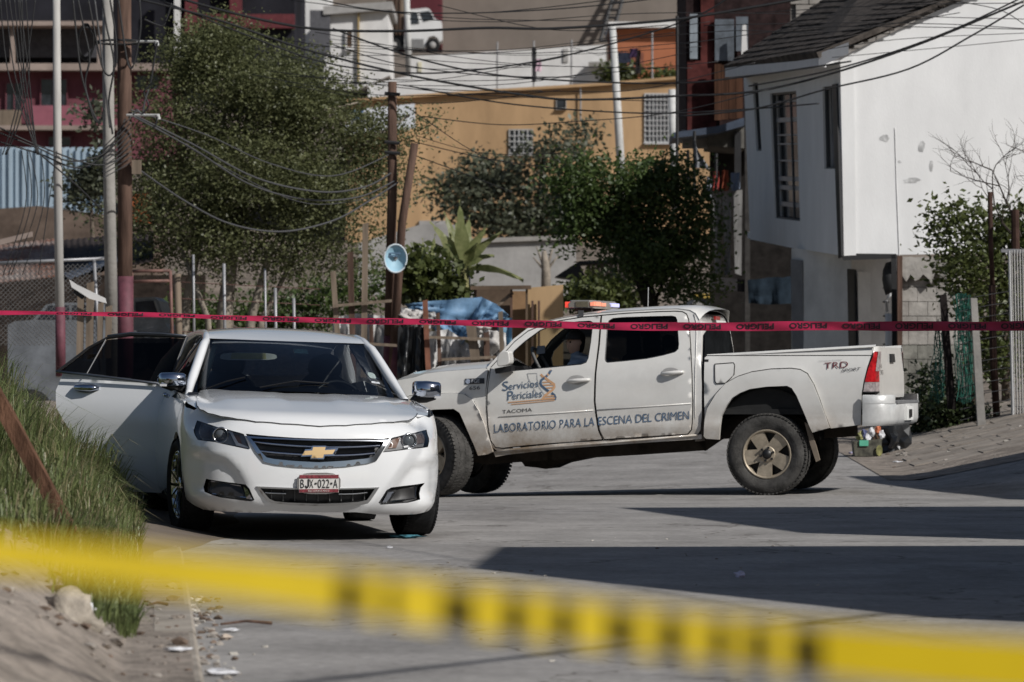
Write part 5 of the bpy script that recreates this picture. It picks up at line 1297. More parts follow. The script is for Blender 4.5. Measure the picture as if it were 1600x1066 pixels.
# ------------------------------------------------------------------ rusty shed, fence and old cars on the left
sh = thing('rusty_shed', 'low shed with rusty corrugated tin roof behind the chain-link fence', 'shed', P(80, 540, 64))
m_rust = M('rusty_tin', (.16, .075, .05), .85, var=0, col2=(.30, .27, .25), vscale=1.2, thresh=(.35, .6))
def corrugated(name, A, B, Cc, D, n, amp, mat, par, th=.01):
    "sheet A-B (top) D-C (bottom) with n waves across A->B"
    A, B, Cc, D = map(Vector, (A, B, Cc, D)); nn = (B-A).cross(D-A).normalized(); g = G(); top = []; bot = []
    for i in range(n*4+1):
        t = i/(n*4); o_ = nn*amp*math.sin(t*n*2*math.pi)
        top.append(A.lerp(B, t)+o_); bot.append(D.lerp(Cc, t)+o_)
    g.grid([top, bot]); return g.obj(name, mat, par, True)
corrugated('roof_sheet', P(-40, 388, 66), P(92, 372, 66), P(94, 432, 61), P(-40, 446, 61), 16, .010, m_rust, sh)
corrugated('roof_sheet', P(88, 376, 66), P(240, 362, 66), P(240, 408, 61.3), P(90, 440, 61.3), 16, .010, M('dark_tin', (.045, .036, .034), .8, var=.3), sh)
corrugated('roof_sheet', P(96, 428, 62), P(165, 398, 64), P(200, 402, 61), P(110, 436, 60.5), 10, .010, M('grey_tin', (.16, .17, .20), .55, .3, var=.3), sh)
wallbox('wall', rect(-40, 430, 320, 640), 68, .2, M('shed_dark', (.04, .03, .025), .9, var=.4), sh)
wallbox('pale_sheet', [(-40, 384), (50, 362), (50, 370), (-40, 394)], 66.5, .1, m_slab, sh)
wallbox('orange_tin', [(203, 305), (240, 300), (236, 350), (203, 352)], 80, .1, M('orange_tin', (.33, .10, .04), .8, var=.4, vscale=2), sh)
def old_car(name, label, x0, x1, ytop, ybelt, ybot, Y, col):
    t = thing(name, label, 'car', P((x0+x1)/2, ybot+24, Y)); W = x1-x0
    m = M(name+'_paint', col, .6, var=.3, vscale=2)
    body = [(x0, ybelt+8), (x0+.06*W, ybelt+2), (x0+.22*W, ybelt), (x0+.34*W, ytop+3), (x0+.42*W, ytop), (x0+.78*W, ytop), (x0+.9*W, ybelt), (x1, ybelt+5), (x1, ybot), (x0, ybot)]
    wallbox('body', body, Y, 1.6, m, t)
    wallbox('side_window', [(x0+.26*W, ybelt-1), (x0+.36*W, ytop+5), (x0+.54*W, ytop+4), (x0+.54*W, ybelt-1)], Y-.01, .02, m_win, t)
    wallbox('side_window', [(x0+.57*W, ybelt-1), (x0+.57*W, ytop+4), (x0+.76*W, ytop+4), (x0+.86*W, ybelt-1)], Y-.01, .02, m_win, t)
    for f_ in (.2, .82):
        G().lathe(P(x0+f_*W, ybot+2, Y-.02), (0, -1, 0), [(-.2, .31), (0, .31), (.02, .2), (.0, 0)], 18).obj('wheel', RUBBER, t, True)
    return t
old_car('dusty_sedan', 'old dusty grey-blue sedan parked behind the chain-link fence', 12, 190, 473, 500, 640, 58.5, (.13, .14, .155))
vn = thing('parked_van', 'old grey van parked behind the pipe gate', 'van', P(232, 560, 63))
wallbox('body', [(196, 466), (240, 464), (248, 470), (258, 505), (264, 515), (264, 552), (196, 552)], 62.5, 1.7, M('van_paint', (.22, .225, .235), .5, var=.2), vn)
wallbox('windscreen', [(212, 472), (240, 470), (247, 492), (212, 494)], 62.48, .02, m_win, vn)
wallbox('pillar', [(240, 470), (243, 470), (254, 498), (250, 498)], 62.47, .02, m_grey, vn)
wallbox('lamp', rect(204, 516, 214, 524), 62.46, .03, m_bars, vn); wallbox('bumper', rect(196, 528, 264, 536), 62.4, .08, m_grey, vn)
for x in (208, 252): G().lathe(P(x, 552, 62.45), (0, -1, 0), [(-.2, .3), (0, .3), (.02, .2), (0, 0)], 18).obj('wheel', RUBBER, vn, True)
# chain-link fence
cl = thing('chain_link_fence', 'chain-link fence with grey top rail in front of the old cars', 'fence', P(80, 560, 55))
G().tube([P(-30, 412.5, 55), P(165, 404, 55)], .024, 8).obj('top_rail', m_steel, cl, True)
for x in (-8, 147):
    G().tube([P(x, 409 if x < 0 else 405, 55), P(x+(10 if x > 0 else 0), 580, 55)], .024, 8).obj('post', m_steel, cl, True)
g = G(); 
for k in range(-26, 60):
    for sgn in (1, -1):
        x0 = -30+k*7.5 if sgn > 0 else 170+(-k+26)*7.5-220
        p0 = [x0, 412]; p1 = [x0+sgn*130, 540]
        # clip to the fence span
        def clip(p, q):
            pts = []
            for t in [i/16 for i in range(17)]:
                x = lerp(p[0], q[0], t); y_ = lerp(p[1], q[1], t)
                if -30 <= x <= 160: pts.append((x, y_))
            return pts
        c_ = clip(p0, p1)
        if len(c_) > 1: g.tube([P(*c_[0], 55.02), P(*c_[-1], 55.02)], .0045, 3, False)
mesh_ = g.obj('wire_mesh', M('wire_mesh_steel', (.16, .155, .15), .6, .3, var=0), cl); mesh_['kind'] = 'stuff'
# pipe gate
gt = thing('pipe_gate', 'rusty brown pipe gate with wire mesh next to the wooden pole', 'gate', P(236, 560, 54))
m_rpipe = M('rust_pipe', (.16, .08, .065), .7, var=.3, vscale=8)
for a, b_ in (((206, 424), (206, 560)), ((266, 423), (270, 560)), ((206, 424), (266, 423)), ((206, 440), (266, 439))):
    G().tube([P(*a, 54), P(*b_, 54)], .022, 8).obj('pipe', m_rpipe, gt, True)
# fence of thin posts with wire, below the tree
pf = thing('wire_fence', 'wire fence on thin pale posts under the big tree', 'fence', P(400, 580, 55.5))
for x, y0, w_, m in ((302, 398, .018, m_steel), (350, 412, .022, m_steel), (277, 428, .05, m_wood2), (414, 420, .016, m_steel), (459, 466, .022, m_steel), (430, 450, .022, m_steel)):
    G().tube([P(x, y0, 55.5), P(x+(2 if x > 300 else 4), 590, 55.5)], w_, 7).obj('post', m, pf, True)
for i in range(5): G().tube([P(266, 440+i*26, 55.5), P(380, 446+i*25, 55.5), P(500, 452+i*25, 55.5)], .005, 4).obj('fence_wire', m_rpipe, pf)
# stakes
for x0, y0, x1, y1, wd in ((126, 462, 124, 560, 10), (141, 443, 139, 560, 11), (157, 475, 155, 560, 8), (170, 480, 168, 560, 9)):
    g = G(); wpx = wd/2; g.quadbox([P(x0-wpx, y0, 50), P(x0+wpx, y0-3, 50), P(x1+wpx, y1, 50), P(x1-wpx, y1, 50)], (0, .08, 0))
    tag(g.obj('wooden_stake', m_wood2), 'pale wooden stake standing in front of the chain-link fence', 'stake', 'stakes by the fence')
pd = thing('broken_panel', 'broken white panel tilted on top of the wooden stakes', 'debris', P(140, 460, 49.8))
G().quadbox([P(108, 437, 49.8), P(120, 445, 49.8), P(164, 466, 49.8), P(166, 474, 49.8), P(140, 467, 49.8), P(112, 449, 49.8)], (0, .05, 0)).obj('sheet', m_white, pd)
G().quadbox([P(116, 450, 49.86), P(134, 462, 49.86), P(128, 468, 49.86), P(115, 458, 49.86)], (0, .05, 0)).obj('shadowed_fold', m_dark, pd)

# ------------------------------------------------------------------ poles on the left
def pole(name, label, pts, Y, r0, r1, mat, band=None, cat='utility pole'):
    t = thing(name, label, cat, P(*pts[-1], Y))
    q = [P(*p, Y) for p in pts]; rs = [lerp(r1, r0, i/(len(q)-1)) for i in range(len(q))]
    G().tube(q, rs, 14).obj('shaft', mat, t, True)
    if band: G().tube([P(*band[0], Y), P(*band[1], Y)], [r0+.004]*2, 14).obj('painted_band', M('maroon_band', (.12, .035, .05), .7, var=.25, vscale=6), t, True)
    return t
m_pole = M('galvanised_pole', (.37, .355, .335), .7, var=.16, vscale=3, stretch=(3, 3, .4))
pole('metal_pole', 'tall slim grey metal pole with maroon painted base', [(88, -30), (90, 250), (95, 590)], 52, .060, .048, m_pole, ((94, 480), (95, 588)))
pole('concrete_utility_pole', 'square pale concrete pole with cable coils beside the wooden pole', [(168, -30), (170, 250), (176, 590)], 53, .085, .07, m_conc)
wp_ = pole('wooden_utility_pole', 'thick brown wooden utility pole with maroon painted lower part', [(194, -30), (195, 250), (196, 590)], 52.5, .098, .09, m_wood, ((196, 432), (196, 590)))
for y_, x1 in ((65, 246), (180, 248)):
    ar = G().tube([P(198, y_, 52.3), P(x1, y_, 52.2)], .016, 6).obj('bracket_arm', M('insulator_pale', (.45, .45, .44), .5, var=.05), wp_)
    G().tube([P(x1-2, y_-1, 52.2), P(x1, y_+7, 52.2)], .028, 8).obj('insulator', M('insulator_pale', (.45, .45, .44)), ar)
wallbox('junction_box', rect(206, 250, 220, 272), 52.3, .1, m_wood2, wp_)
def coil(label, cx, cy, rx, ry, Y, n, r=.012):
    t = thing('cable_coil', label, 'cable', P(cx, cy+ry, Y)); random.seed(n)
    for k in range(n):
        a = rx*(1+rnd(-.05, .05)); b_ = ry*(1+rnd(-.12, .12))
        G().tube([P(cx+a*math.cos(an), cy+b_*math.sin(an)+rnd(-.3, .3), Y+.06*math.sin(an)+.01*k) for an in [2*math.pi*i/28 for i in range(29)]], r, 5, False).obj('cable_loop', m_black, t, True)
coil('flat black cable coil hung round the two poles', 187, 66, 37, 3.5, 52.3, 4)
coil('upright oval black cable coil hanging by the concrete pole', 134, 66, 12, 26, 52.1, 4)
def cable(label, pts, Y0, Y1, r, mat=None, group='overhead cables', nm='overhead_cable', par=None):
    q = catmull2([Vector(p) for p in pts], 7); n_ = len(q)
    g = G().tube([P(p.x, p.y, lerp(Y0, Y1, i/(n_-1))) for i, p in enumerate(q)], r, 5)
    o = g.obj(nm, mat or m_black, par, True)
    if par is None: tag(o, label, 'cable', group)
    return o
# hanging cables by the poles
random.seed(21)
HC = 'dark slack cable dangling beside the concrete and wooden poles'
for pts in ([(122, 0), (130, 40), (140, 90), (133, 130), (143, 170), (155, 190), (163, 170)], [(114, 0), (120, 60), (126, 110), (136, 150), (147, 186), (158, 192)],
            [(138, 0), (150, 60), (160, 105), (172, 118), (182, 95), (180, 50), (172, 0)], [(185, 0), (193, 60), (200, 100), (207, 105), (214, 80), (220, 40), (218, 0)],
            [(160, 0), (166, 40), (178, 100), (170, 160), (176, 210)], [(148, 0), (158, 80), (165, 140), (172, 200)], [(208, 180), (214, 172), (222, 178), (226, 160), (232, 140)],
            [(246, 66), (240, 100), (235, 130), (225, 145), (232, 165), (222, 178)], [(268, 5), (262, 25), (255, 40), (243, 38), (225, 30)], [(246, 182), (243, 196), (238, 199)]):
    cable(HC, pts, 52.0, 52.0, .013, m_black if rnd(0, 1) < .7 else m_greyc, 'slack cables on the poles', 'slack_cable')
WR = 'thin wire wrapped round the lower wooden pole'
for i in range(9):
    y0 = 182+i*9; cable(WR, [(162, y0+48-i*3), (180, y0+30-i*2), (205, y0)], 52.3, 52.38, .007, m_greyc, 'wires round the wooden pole', 'wrapped_wire')
LW = 'dark vertical drop wire at the far side of the metal pole'
for x0, x1, x2, x3 in ((22, 34, 46, 62), (28, 38, 50, 60), (14, 30, 42, 58), (34, 36, 20, 4), (40, 46, 30, 10), (8, 22, 45, 60), (30, 44, 52, 58), (56, 40, 25, 8), (0, 12, 40, 61)):
    cable(LW, [(x0, -5), (x1, 110), (x2, 190), (x3, 242)], 51.5, 51.5, .008, None, 'drop wires', 'drop_wire')
for x0, x1 in ((20, 0), (38, 12), (48, 30), (56, 55), (28, 8)): cable(LW, [(x1+34, 236), (x0+20, 320), (x1+5, 430)], 51.5, 51.5, .006, None, 'drop wires', 'drop_wire')
for pts, r, lab in (([(205, 178), (300, 225), (400, 278), (500, 300), (570, 292), (612, 270)], .013, 'grey bundle cable sagging from the upper bracket arm across the big tree'), ([(208, 182), (300, 232), (390, 288), (480, 312), (560, 308), (618, 282)], .012, 'second grey bundle cable sagging just under the first across the big tree'),
               ([(218, 266), (290, 315), (360, 350), (440, 362), (520, 345), (580, 312), (622, 285)], .013, 'lowest grey cable sagging from the small junction box across the big tree'), ([(205, 172), (320, 210), (420, 255), (520, 275), (612, 240)], .009, 'topmost thin cable running from the wooden pole over the big tree'), ([(206, 176), (350, 262), (480, 318), (600, 305)], .006, 'very thin wire crossing among the grey bundle cables')):
    cable(lab, pts, 52.4, 57, r, m_greyc, 'cables across the big tree')
for pts in ([(0, 208), (60, 232), (110, 252), (165, 238), (196, 186)], [(0, 222), (60, 240), (130, 262), (196, 210)], [(0, 200), (60, 228), (150, 258), (200, 240)], [(55, 235), (120, 290), (160, 330)]):
    cable('slack cable sagging between the drop wires and the wooden pole', pts, 51.6, 52.3, .011, None, 'slack cables on the poles')
G1 = 'long black overhead cable crossing in front of the hillside houses'
for pts, r in (([(200, -30), (330, 12), (480, 44), (620, 49), (760, 44), (860, 45), (1000, 36), (1090, 26), (1300, -10)], .020), ([(200, -5), (330, 28), (480, 78), (640, 118), (800, 146), (900, 156), (1065, 150), (1180, 143), (1300, 115), (1440, 68), (1600, 2)], .017),
               ([(250, 0), (360, 45), (500, 96), (620, 113), (720, 112), (860, 92), (1000, 56), (1100, 20), (1160, -20)], .012), ([(430, -20), (560, 12), (700, 21), (900, 12), (1100, -12)], .009),
               ([(520, 45), (640, 88), (760, 115), (900, 127), (1060, 130), (1180, 118), (1330, 96)], .013), ([(640, 135), (800, 163), (1000, 177), (1150, 172), (1280, 162)], .011),
               ([(660, 182), (780, 195), (900, 190), (1050, 176), (1200, 140)], .007), ([(520, 70), (620, 100), (760, 118), (900, 121)], .008), ([(620, 20), (760, 20), (920, 4), (1000, -10)], .007), ([(640, 30), (800, 34), (1060, 20), (1600, 30)], .006),
               ([(700, 150), (860, 143), (1000, 140), (1180, 98)], .006), ([(640, 220), (760, 248), (860, 262)], .007), ([(640, 240), (700, 262), (800, 300)], .007), ([(640, 170), (720, 225), (780, 258)], .006), ([(650, 212), (760, 240), (900, 238)], .005)):
    cable(G1, pts, 57, 56, r, None, 'cables in front of the hillside')
random.seed(55)
for i in range(16):
    y0 = rnd(-10, 190); x0 = rnd(380, 700); x1 = x0+rnd(300, 700); y1 = y0+rnd(-50, 60)
    cable('fine dark service wire strung over the hillside houses', [(x0, y0), ((x0+x1)/2, (y0+y1)/2+rnd(8, 26)), (x1, y1)], 58, 56.5, rnd(.004, .0065), None, 'fine wires over the hillside', 'service_wire')
G3 = 'black overhead cable running past the white house gable'
for pts, r in (([(1060, 182), (1180, 170), (1290, 140), (1420, 108), (1520, 55), (1600, 8)], .013), ([(1170, 135), (1290, 112), (1400, 80), (1500, 42), (1600, -5)], .012), ([(1060, 70), (1250, 45), (1400, 42), (1600, 46)], .006), ([(1100, 40), (1300, 36), (1480, 38), (1600, 45)], .006),
               ([(1250, 85), (1400, 62), (1600, 52)], .005), ([(1180, 20), (1400, 8), (1600, 5)], .006), ([(1300, 90), (1500, 72), (1600, 62)], .005), ([(1480, 0), (1560, 15), (1600, 38)], .006), ([(1000, 60), (1150, 48), (1300, 50), (1500, 20)], .006)):
    cable(G3, pts, 56, 55, r, None, 'cables past the white house')

# ------------------------------------------------------------------ middle: leaning poles, dish, tarps, huts
mp = pole('wooden_utility_pole', 'dark wooden pole with cable clamps behind the sedan roof', [(613, 128), (613, 300), (606, 600)], 57, .072, .062, m_wood, ((608, 525), (606, 598)))
for y_ in (146, 222, 238): G().tube([P(601, y_, 56.9), P(625, y_+2, 56.9)], .025, 6).obj('clamp', m_black, mp)
pole('leaning_pole', 'shorter wooden pole leaning against the dark wooden pole', [(648, 224), (628, 350), (612, 600)], 56.8, .062, .055, m_wood, ((618, 540), (612, 598)))
ds = thing('satellite_dish', 'pale blue round dish fixed to the leaning poles', 'satellite dish', P(618, 425, 56.5))
rows = []
for k in range(7):
    rr = k/6; rows.append([P(618+17.5*rr*math.cos(t), 404+22*rr*math.sin(t), 56.52-.10*rr*rr+.04*rr*math.cos(t)) for t in [2*math.pi*i/28 for i in range(29)]])
g = G(); g.grid(rows); g.obj('reflector', M('dish_blue', (.28, .45, .55), .6, var=.08, vscale=4), ds, True)
G().tube([P(618+17.5*math.cos(t), 404+22*math.sin(t), 56.42+.04*math.cos(t)) for t in [2*math.pi*i/28 for i in range(29)]], .012, 6, False).obj('rim', M('dish_rim', (.5, .56, .6), .6, var=.05), ds, True)
for k, (x0, x1, yy) in enumerate(((608, 626, 396), (607, 622, 400))): wallbox('print_line', rect(x0, yy-1.2, x1, yy+1), 56.44, .02, M('dish_print', (.08, .14, .22), .7, var=0), ds)
G().tube([P(618, 404, 56.5), P(614, 404, 56.9)], .03, 6).obj('mount', m_steel, ds)
# plywood hut
hu = thing('plywood_hut', 'small hut of plywood sheets and wooden posts behind the pickup', 'hut', P(810, 600, 61))
m_ply = M('plywood', (.40, .27, .15), .8, var=.15, vscale=1.5, stretch=(1, 1, .25)); m_ply2 = M('dark_plywood', (.12, .085, .06), .85, var=.25, vscale=2)
wallbox('plywood_sheet', [(824, 450), (880, 445), (880, 600), (824, 600)], 60.5, .03, m_ply, hu)
wallbox('plywood_sheet', rect(742, 452, 800, 600), 61, .03, m_ply2, hu); wallbox('plywood_sheet', rect(800, 455, 824, 600), 60.8, .03, M('mid_plywood', (.27, .165, .09), .8, var=.2, vscale=2), hu)
for x, m in ((743, m_wood), (799, m_wood), (823, m_ply2), (842, m_wood), (832, m_wood)): wallbox('post', rect(x-1.8, 452 if x < 830 else 470, x+1.8, 600), 60.4, .06, m, hu)
wallbox('beam', [(735, 447), (830, 446), (830, 452), (735, 453)], 60.3, .08, m_ply2, hu); wallbox('brace', [(770, 480), (800, 455), (803, 459), (774, 484)], 60.45, .05, m_wood2, hu)
# blue tarpaulin
def cloth(name, label, top, bot, Y, mat, cat, n=28, m=14, amp=.12, seed=0):
    "sheet between a top and bottom outline (pixel polylines) with folds"
    g = G(); rows = []
    def at(pl, t):
        x = t*(len(pl)-1); i = min(len(pl)-2, int(x)); return Vector(pl[i]).lerp(Vector(pl[i+1]), x-i)
    for j in range(m+1):
        rows.append([])
        for i in range(n+1):
            a = at(top, i/n); b_ = at(bot, i/n); p = a.lerp(b_, j/m)
            f_ = math.sin(i*.9+seed+j*.15)+.6*math.sin(i*2.1+j*.4+seed*2)+.8*noise.noise(Vector((i*.4, j*.5, seed)))
            rows[-1].append(P(p.x, p.y+1.5*noise.noise(Vector((i*.5, j*.5, seed+4))), Y+amp*f_*(.25+.75*j/m)-.35*(1-j/m)*0))
    g.grid(rows); return tag(g.obj(name, mat, smooth_=True), label, cat)
m_tarp = M('blue_tarp', (.13, .24, .38), .6, var=.3, vscale=2.5, bump=.3, bscale=10)
cloth('blue_tarpaulin', 'faded blue tarpaulin draped over the junk beside the plywood hut', [(632, 475), (680, 470), (752, 464), (775, 475), (795, 492)], [(645, 488), (676, 512), (715, 545), (742, 515), (790, 500)], 57.5, m_tarp, 'tarpaulin', amp=.16, seed=1)
cloth('blue_plastic_sheet', 'small blue plastic sheet hanging under the edge of the tarpaulin', [(776, 497), (800, 497)], [(778, 540), (800, 545)], 57.6, M('blue_plastic', (.16, .30, .42), .5, var=.2), 'tarpaulin', 8, 8, .06, 3)
cloth('black_plastic_sheet', 'wrinkled black plastic sheet hanging between the sedan and the pickup', [(622, 512), (645, 510), (664, 512)], [(620, 598), (645, 600), (668, 598)], 56.6, M('black_plastic_sheet', (.025, .026, .028), .32, var=.3, vscale=5), 'plastic sheet', 18, 16, .14, 5)
random.seed(12)
m_sack = M('white_sack', (.46, .44, .42), .85, var=.25, vscale=5, bump=.6, bscale=9)
k = 0
m_shw = M('white_plastic_sheet', (.50, .49, .48), .7, var=.3, vscale=4, bump=.6, bscale=7)
for nm_, top_, bot_, sd_, lab in (('a', [(520, 496), (560, 490), (604, 494)], [(518, 595), (560, 600), (606, 596)], 11, 'crumpled white plastic sheet hanging left of the maroon pole foot'),
      ('b', [(664, 520), (700, 514), (735, 540)], [(664, 600), (700, 604), (740, 600)], 12, 'crumpled white plastic sheet hanging under the blue tarpaulin'),
      ('c', [(735, 525), (760, 515), (790, 520)], [(738, 600), (765, 602), (795, 600)], 13, 'torn white plastic sheet hanging before the plywood hut'),
      ('d', [(622, 480), (650, 484), (680, 488)], [(618, 514), (650, 516), (684, 512)], 14, 'dirty white sheet bunched on top of the black plastic')):
    cloth('white_plastic_sheet', lab, top_, bot_, 57.3, m_shw, 'plastic sheet', 20, 18, .22, sd_)
for (cx, cy, rx_, ry_) in ((640, 496, 20, 9), (770, 536, 14, 15), (585, 582, 20, 14), (712, 590, 24, 12), (748, 512, 14, 9)):
    s = 57.0/F; vs, fs = lump(P(cx, cy, 57.0), 1, k, 3, .55, (rx_*s, .22, ry_*s)); k += 1
    tag(obj('white_sack', vs, fs, m_sack, None, True), 'stuffed white sack in the pile below the blue tarpaulin', 'sack', 'sacks piled by the tarpaulin')
for i, (x0, y0, x1, y1, w_, m) in enumerate(((520, 425, 532, 590, 8, m_wood2), (547, 395, 552, 590, 9, m_wood), (571, 350, 568, 590, 9, m_wood2), (664, 470, 670, 595, 8, M('red_wood', (.20, .09, .06), .85, var=.3, vscale=4)), (684, 490, 688, 595, 6, m_wood), (735, 505, 748, 600, 15, m_wood2), (782, 488, 786, 600, 7, m_wood2), (760, 520, 762, 600, 9, m_wood), (580, 510, 582, 600, 6, m_wood))):
    g = G().quadbox([P(x0-w_/2, y0, 56.4), P(x0+w_/2, y0-2, 56.4), P(x1+w_/2, y1, 56.4), P(x1-w_/2, y1, 56.4)], (0, .07, 0))
    tag(g.obj('wooden_post', m), ['leaning pale stake left of the rail near the sedan roof', 'dark post next to the tall pale stake', 'tall pale stake rising above the junk yard rail', 'reddish post beside the black plastic sheet', 'thin dark post between the white plastic sheets', 'broad tilted pale board before the white sheets', 'slim pale post under the tarpaulin corner', 'short dark post in front of the torn white sheet', 'thin dark stick at the foot of the white sack'][i], 'post', 'posts of the junk yard fence')
for i, (x0, y0, x1, y1) in enumerate(((522, 478, 612, 470), (670, 527, 765, 530), (535, 535, 620, 540), (690, 562, 775, 558))):
    g = G().quadbox([P(x0, y0-2.2, 56.3), P(x1, y1-2.2, 56.3), P(x1, y1+2.2, 56.3), P(x0, y0+2.2, 56.3)], (0, .06, 0))
    tag(g.obj('wooden_rail', m_wood2), ['horizontal rail nailed left of the leaning poles', 'rail nailed under the blue tarpaulin', 'low rail nailed behind the sedan roof', 'lowest rail nailed across the white sheets'][i], 'rail', 'rails of the junk yard fence')
# concrete retaining wall behind the banana plants
cw = thing('concrete_wall', 'grey concrete garden wall behind the banana plants', 'wall', P(780, 470, 92))
wallbox('wall', [(735, 378), (900, 372), (900, 480), (735, 480)], 92, .4, m_grey, cw); wallbox('wall_cap', [(733, 373), (902, 367), (902, 374), (733, 380)], 91.9, .6, m_conc, cw)
wallbox('side_wall', [(560, 380), (660, 350), (735, 352), (735, 480), (560, 480)], 93, .4, m_grey, cw)
gs = thing('garden_shed', 'weathered grey plank shed half hidden behind the dark tree', 'shed', P(960, 480, 78))
for i in range(9): wallbox('plank', [(917+i*7, 408+rnd(-1, 2)), (923.3+i*7, 408+rnd(-1, 2)), (923.3+i*7, 500), (917+i*7, 500)], 78+rnd(-.02, .02), .05, M('grey_planks', (.20, .185, .17), .9, var=.25, vscale=3), gs)
wallbox('roof', [(868, 432), (905, 408), (990, 404), (990, 409), (906, 413), (918, 440)], 77.5, 1.5, m_dark, gs)
yw = thing('street_wall', 'pale street wall with yellow painted top beyond the pickup cab', 'wall', P(1130, 560, 80))
wallbox('wall', rect(1085, 466, 1160, 560), 80, .3, M('pale_wall', (.34, .335, .32), .9, var=.08), yw); wallbox('yellow_top', rect(1085, 459, 1160, 466), 79.9, .5, M('yellow_paint', (.42, .30, .08), .8, var=.2), yw)
pk = thing('far_car', 'dark parked car behind the pickup roof', 'car', P(1092, 480, 72))
wallbox('body', [(1070, 478), (1078, 470), (1090, 466), (1104, 468), (1112, 478), (1112, 492), (1070, 492)], 72, 1.4, M('far_car_paint', (.05, .055, .065), .4, var=.1), pk)
wallbox('window', [(1080, 477), (1085, 470), (1096, 469), (1100, 477)], 71.98, .03, m_grey, pk)
# ------------------------------------------------------------------ dark timber house in the shade
dh = thing('timber_house', 'dark red timber house with an overhanging upper floor beside the white house', 'house', P(1115, 560, 72))
m_dred = M('dark_red_boards', (.075, .022, .020), .8, var=.5, vscale=3); m_brn = M('brown_boards', (.075, .036, .022), .8, var=.35, vscale=2, stretch=(4, 4, .4))  # shade over this house put into the dark brown board colour
wallbox('upper_wall', rect(1072, -60, 1235, 205), 72, 4, M('shaded_boards', (.03, .018, .018), .85, var=.4), dh)  # upper wall near black, its shade put into the colour
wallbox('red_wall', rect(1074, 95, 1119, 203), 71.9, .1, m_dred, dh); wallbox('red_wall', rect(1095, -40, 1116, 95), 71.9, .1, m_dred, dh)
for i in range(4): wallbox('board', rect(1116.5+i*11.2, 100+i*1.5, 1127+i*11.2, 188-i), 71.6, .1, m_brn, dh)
for x0, x1, y0, y1 in ((1117, 1147, 30, 95), (1150, 1169, 26, 80)): wallbox('shutter', rect(x0, y0, x1, y1), 71.8, .06, M('blue_grey_shutter', (.085, .10, .12), .7, var=.3), dh)  # shutters darkened too, with the shade in their colour
wallbox('window', rect(1078, 22, 1090, 92), 71.85, .05, M('pale_pane', (.24, .27, .30), .3, var=.2), dh); wallbox('white_rag', [(1160, 40), (1166, 38), (1168, 78), (1158, 92)], 71.5, .05, m_white, dh)
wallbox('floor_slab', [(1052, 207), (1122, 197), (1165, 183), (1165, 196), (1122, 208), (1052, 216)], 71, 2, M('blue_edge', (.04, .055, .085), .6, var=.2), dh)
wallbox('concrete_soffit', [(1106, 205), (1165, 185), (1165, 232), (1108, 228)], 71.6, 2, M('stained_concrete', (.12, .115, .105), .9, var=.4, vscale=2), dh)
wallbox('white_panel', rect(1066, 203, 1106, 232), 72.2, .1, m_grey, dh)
wallbox('post', rect(1148, 205, 1158, 420), 71.5, .15, m_dark, dh); wallbox('post', rect(1164, 100, 1172, 600), 70.5, .2, M('dark_post', (.05, .047, .045), .9, var=.3), dh)  # outer post in a plain dark grey tone
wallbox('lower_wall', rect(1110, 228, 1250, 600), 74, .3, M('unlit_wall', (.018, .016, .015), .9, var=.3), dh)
m_gpl = M('grey_weathered_plank', (.20, .195, .19), .9, var=.4, vscale=1.6, stretch=(4, 4, .5))
for x0, x1 in ((1113, 1127), (1128.5, 1143), (1144.5, 1160)):
    wallbox('plank', [(x0, 299+rnd(-2, 2)), (x1, 298+rnd(-2, 2)), (x1-2+rnd(-2, 1), 432+rnd(-6, 6)), (x0+4, 428+rnd(-6, 6))], 70.9, .05, m_gpl, dh)
wallbox('beam', [(1110, 432), (1240, 445), (1240, 462), (1110, 452)], 70.6, .2, M('dark_beam', (.035, .033, .035), .9), dh)
for x, y0, y1 in ((1085, 205, 305), (1058, 25, 300), (1075, 235, 300), (1119, 240, 300)): G().tube([P(x, y0, 70.8), P(x, y1, 70.8)], .03, 6).obj('iron_post', m_dark, dh)
cloth('grey_flag', 'torn grey cloth hanging from an iron post of the timber house', [(1085, 216), (1088, 232)], [(1086, 262), (1110, 264)], 70.7, M('flag_grey', (.17, .175, .185), .9, var=.15), 'cloth', 10, 10, .04, 2)
for (x0, y0, x1, y1, col, lab) in ((1104, 276, 1112, 312, (.35, .37, .42), 'pale shirt drying on the timber house balcony'), (1114, 268, 1124, 298, (.32, .06, .05), 'red cloth drying on the timber house balcony'), (1128, 266, 1138, 298, (.25, .07, .04), 'rust coloured cloth drying on the balcony'), (1142, 270, 1156, 298, (.20, .24, .32), 'blue cloth drying on the timber house balcony')):
    garment((x0, y0, x1, y1), 70.8, col, lab)
cloth('dark_blue_tarpaulin', 'dark blue tarpaulin hanging below the timber house beam', [(1168, 438), (1200, 434), (1240, 432)], [(1170, 474), (1205, 476), (1240, 474)], 68.5, M('dark_blue_tarp', (.018, .028, .040), .95, var=.2), 'tarpaulin', 14, 8, .05, 7)
# block building behind the roof ridge
bb = thing('block_building', 'unplastered grey block wall rising behind the shingle roof', 'building', P(1300, 60, 78))
wallbox('mortar_core', rect(1224, -80, 1460, 110), 78.06, 3, M('mortar', (.16, .15, .14), .9, var=.2), bb)
for j in range(7):
    for i in range(6):
        x0 = 1222+i*42+(21 if j % 2 else 0); y0 = -62+j*23
        wallbox('block', rect(x0+.8, y0+.8, x0+41.2, y0+22.2), 78-rnd(0, .02), .1, M('grey_block', (.29, .27, .25), .95, var=.2, vscale=3, bump=.4, bscale=30), bb)

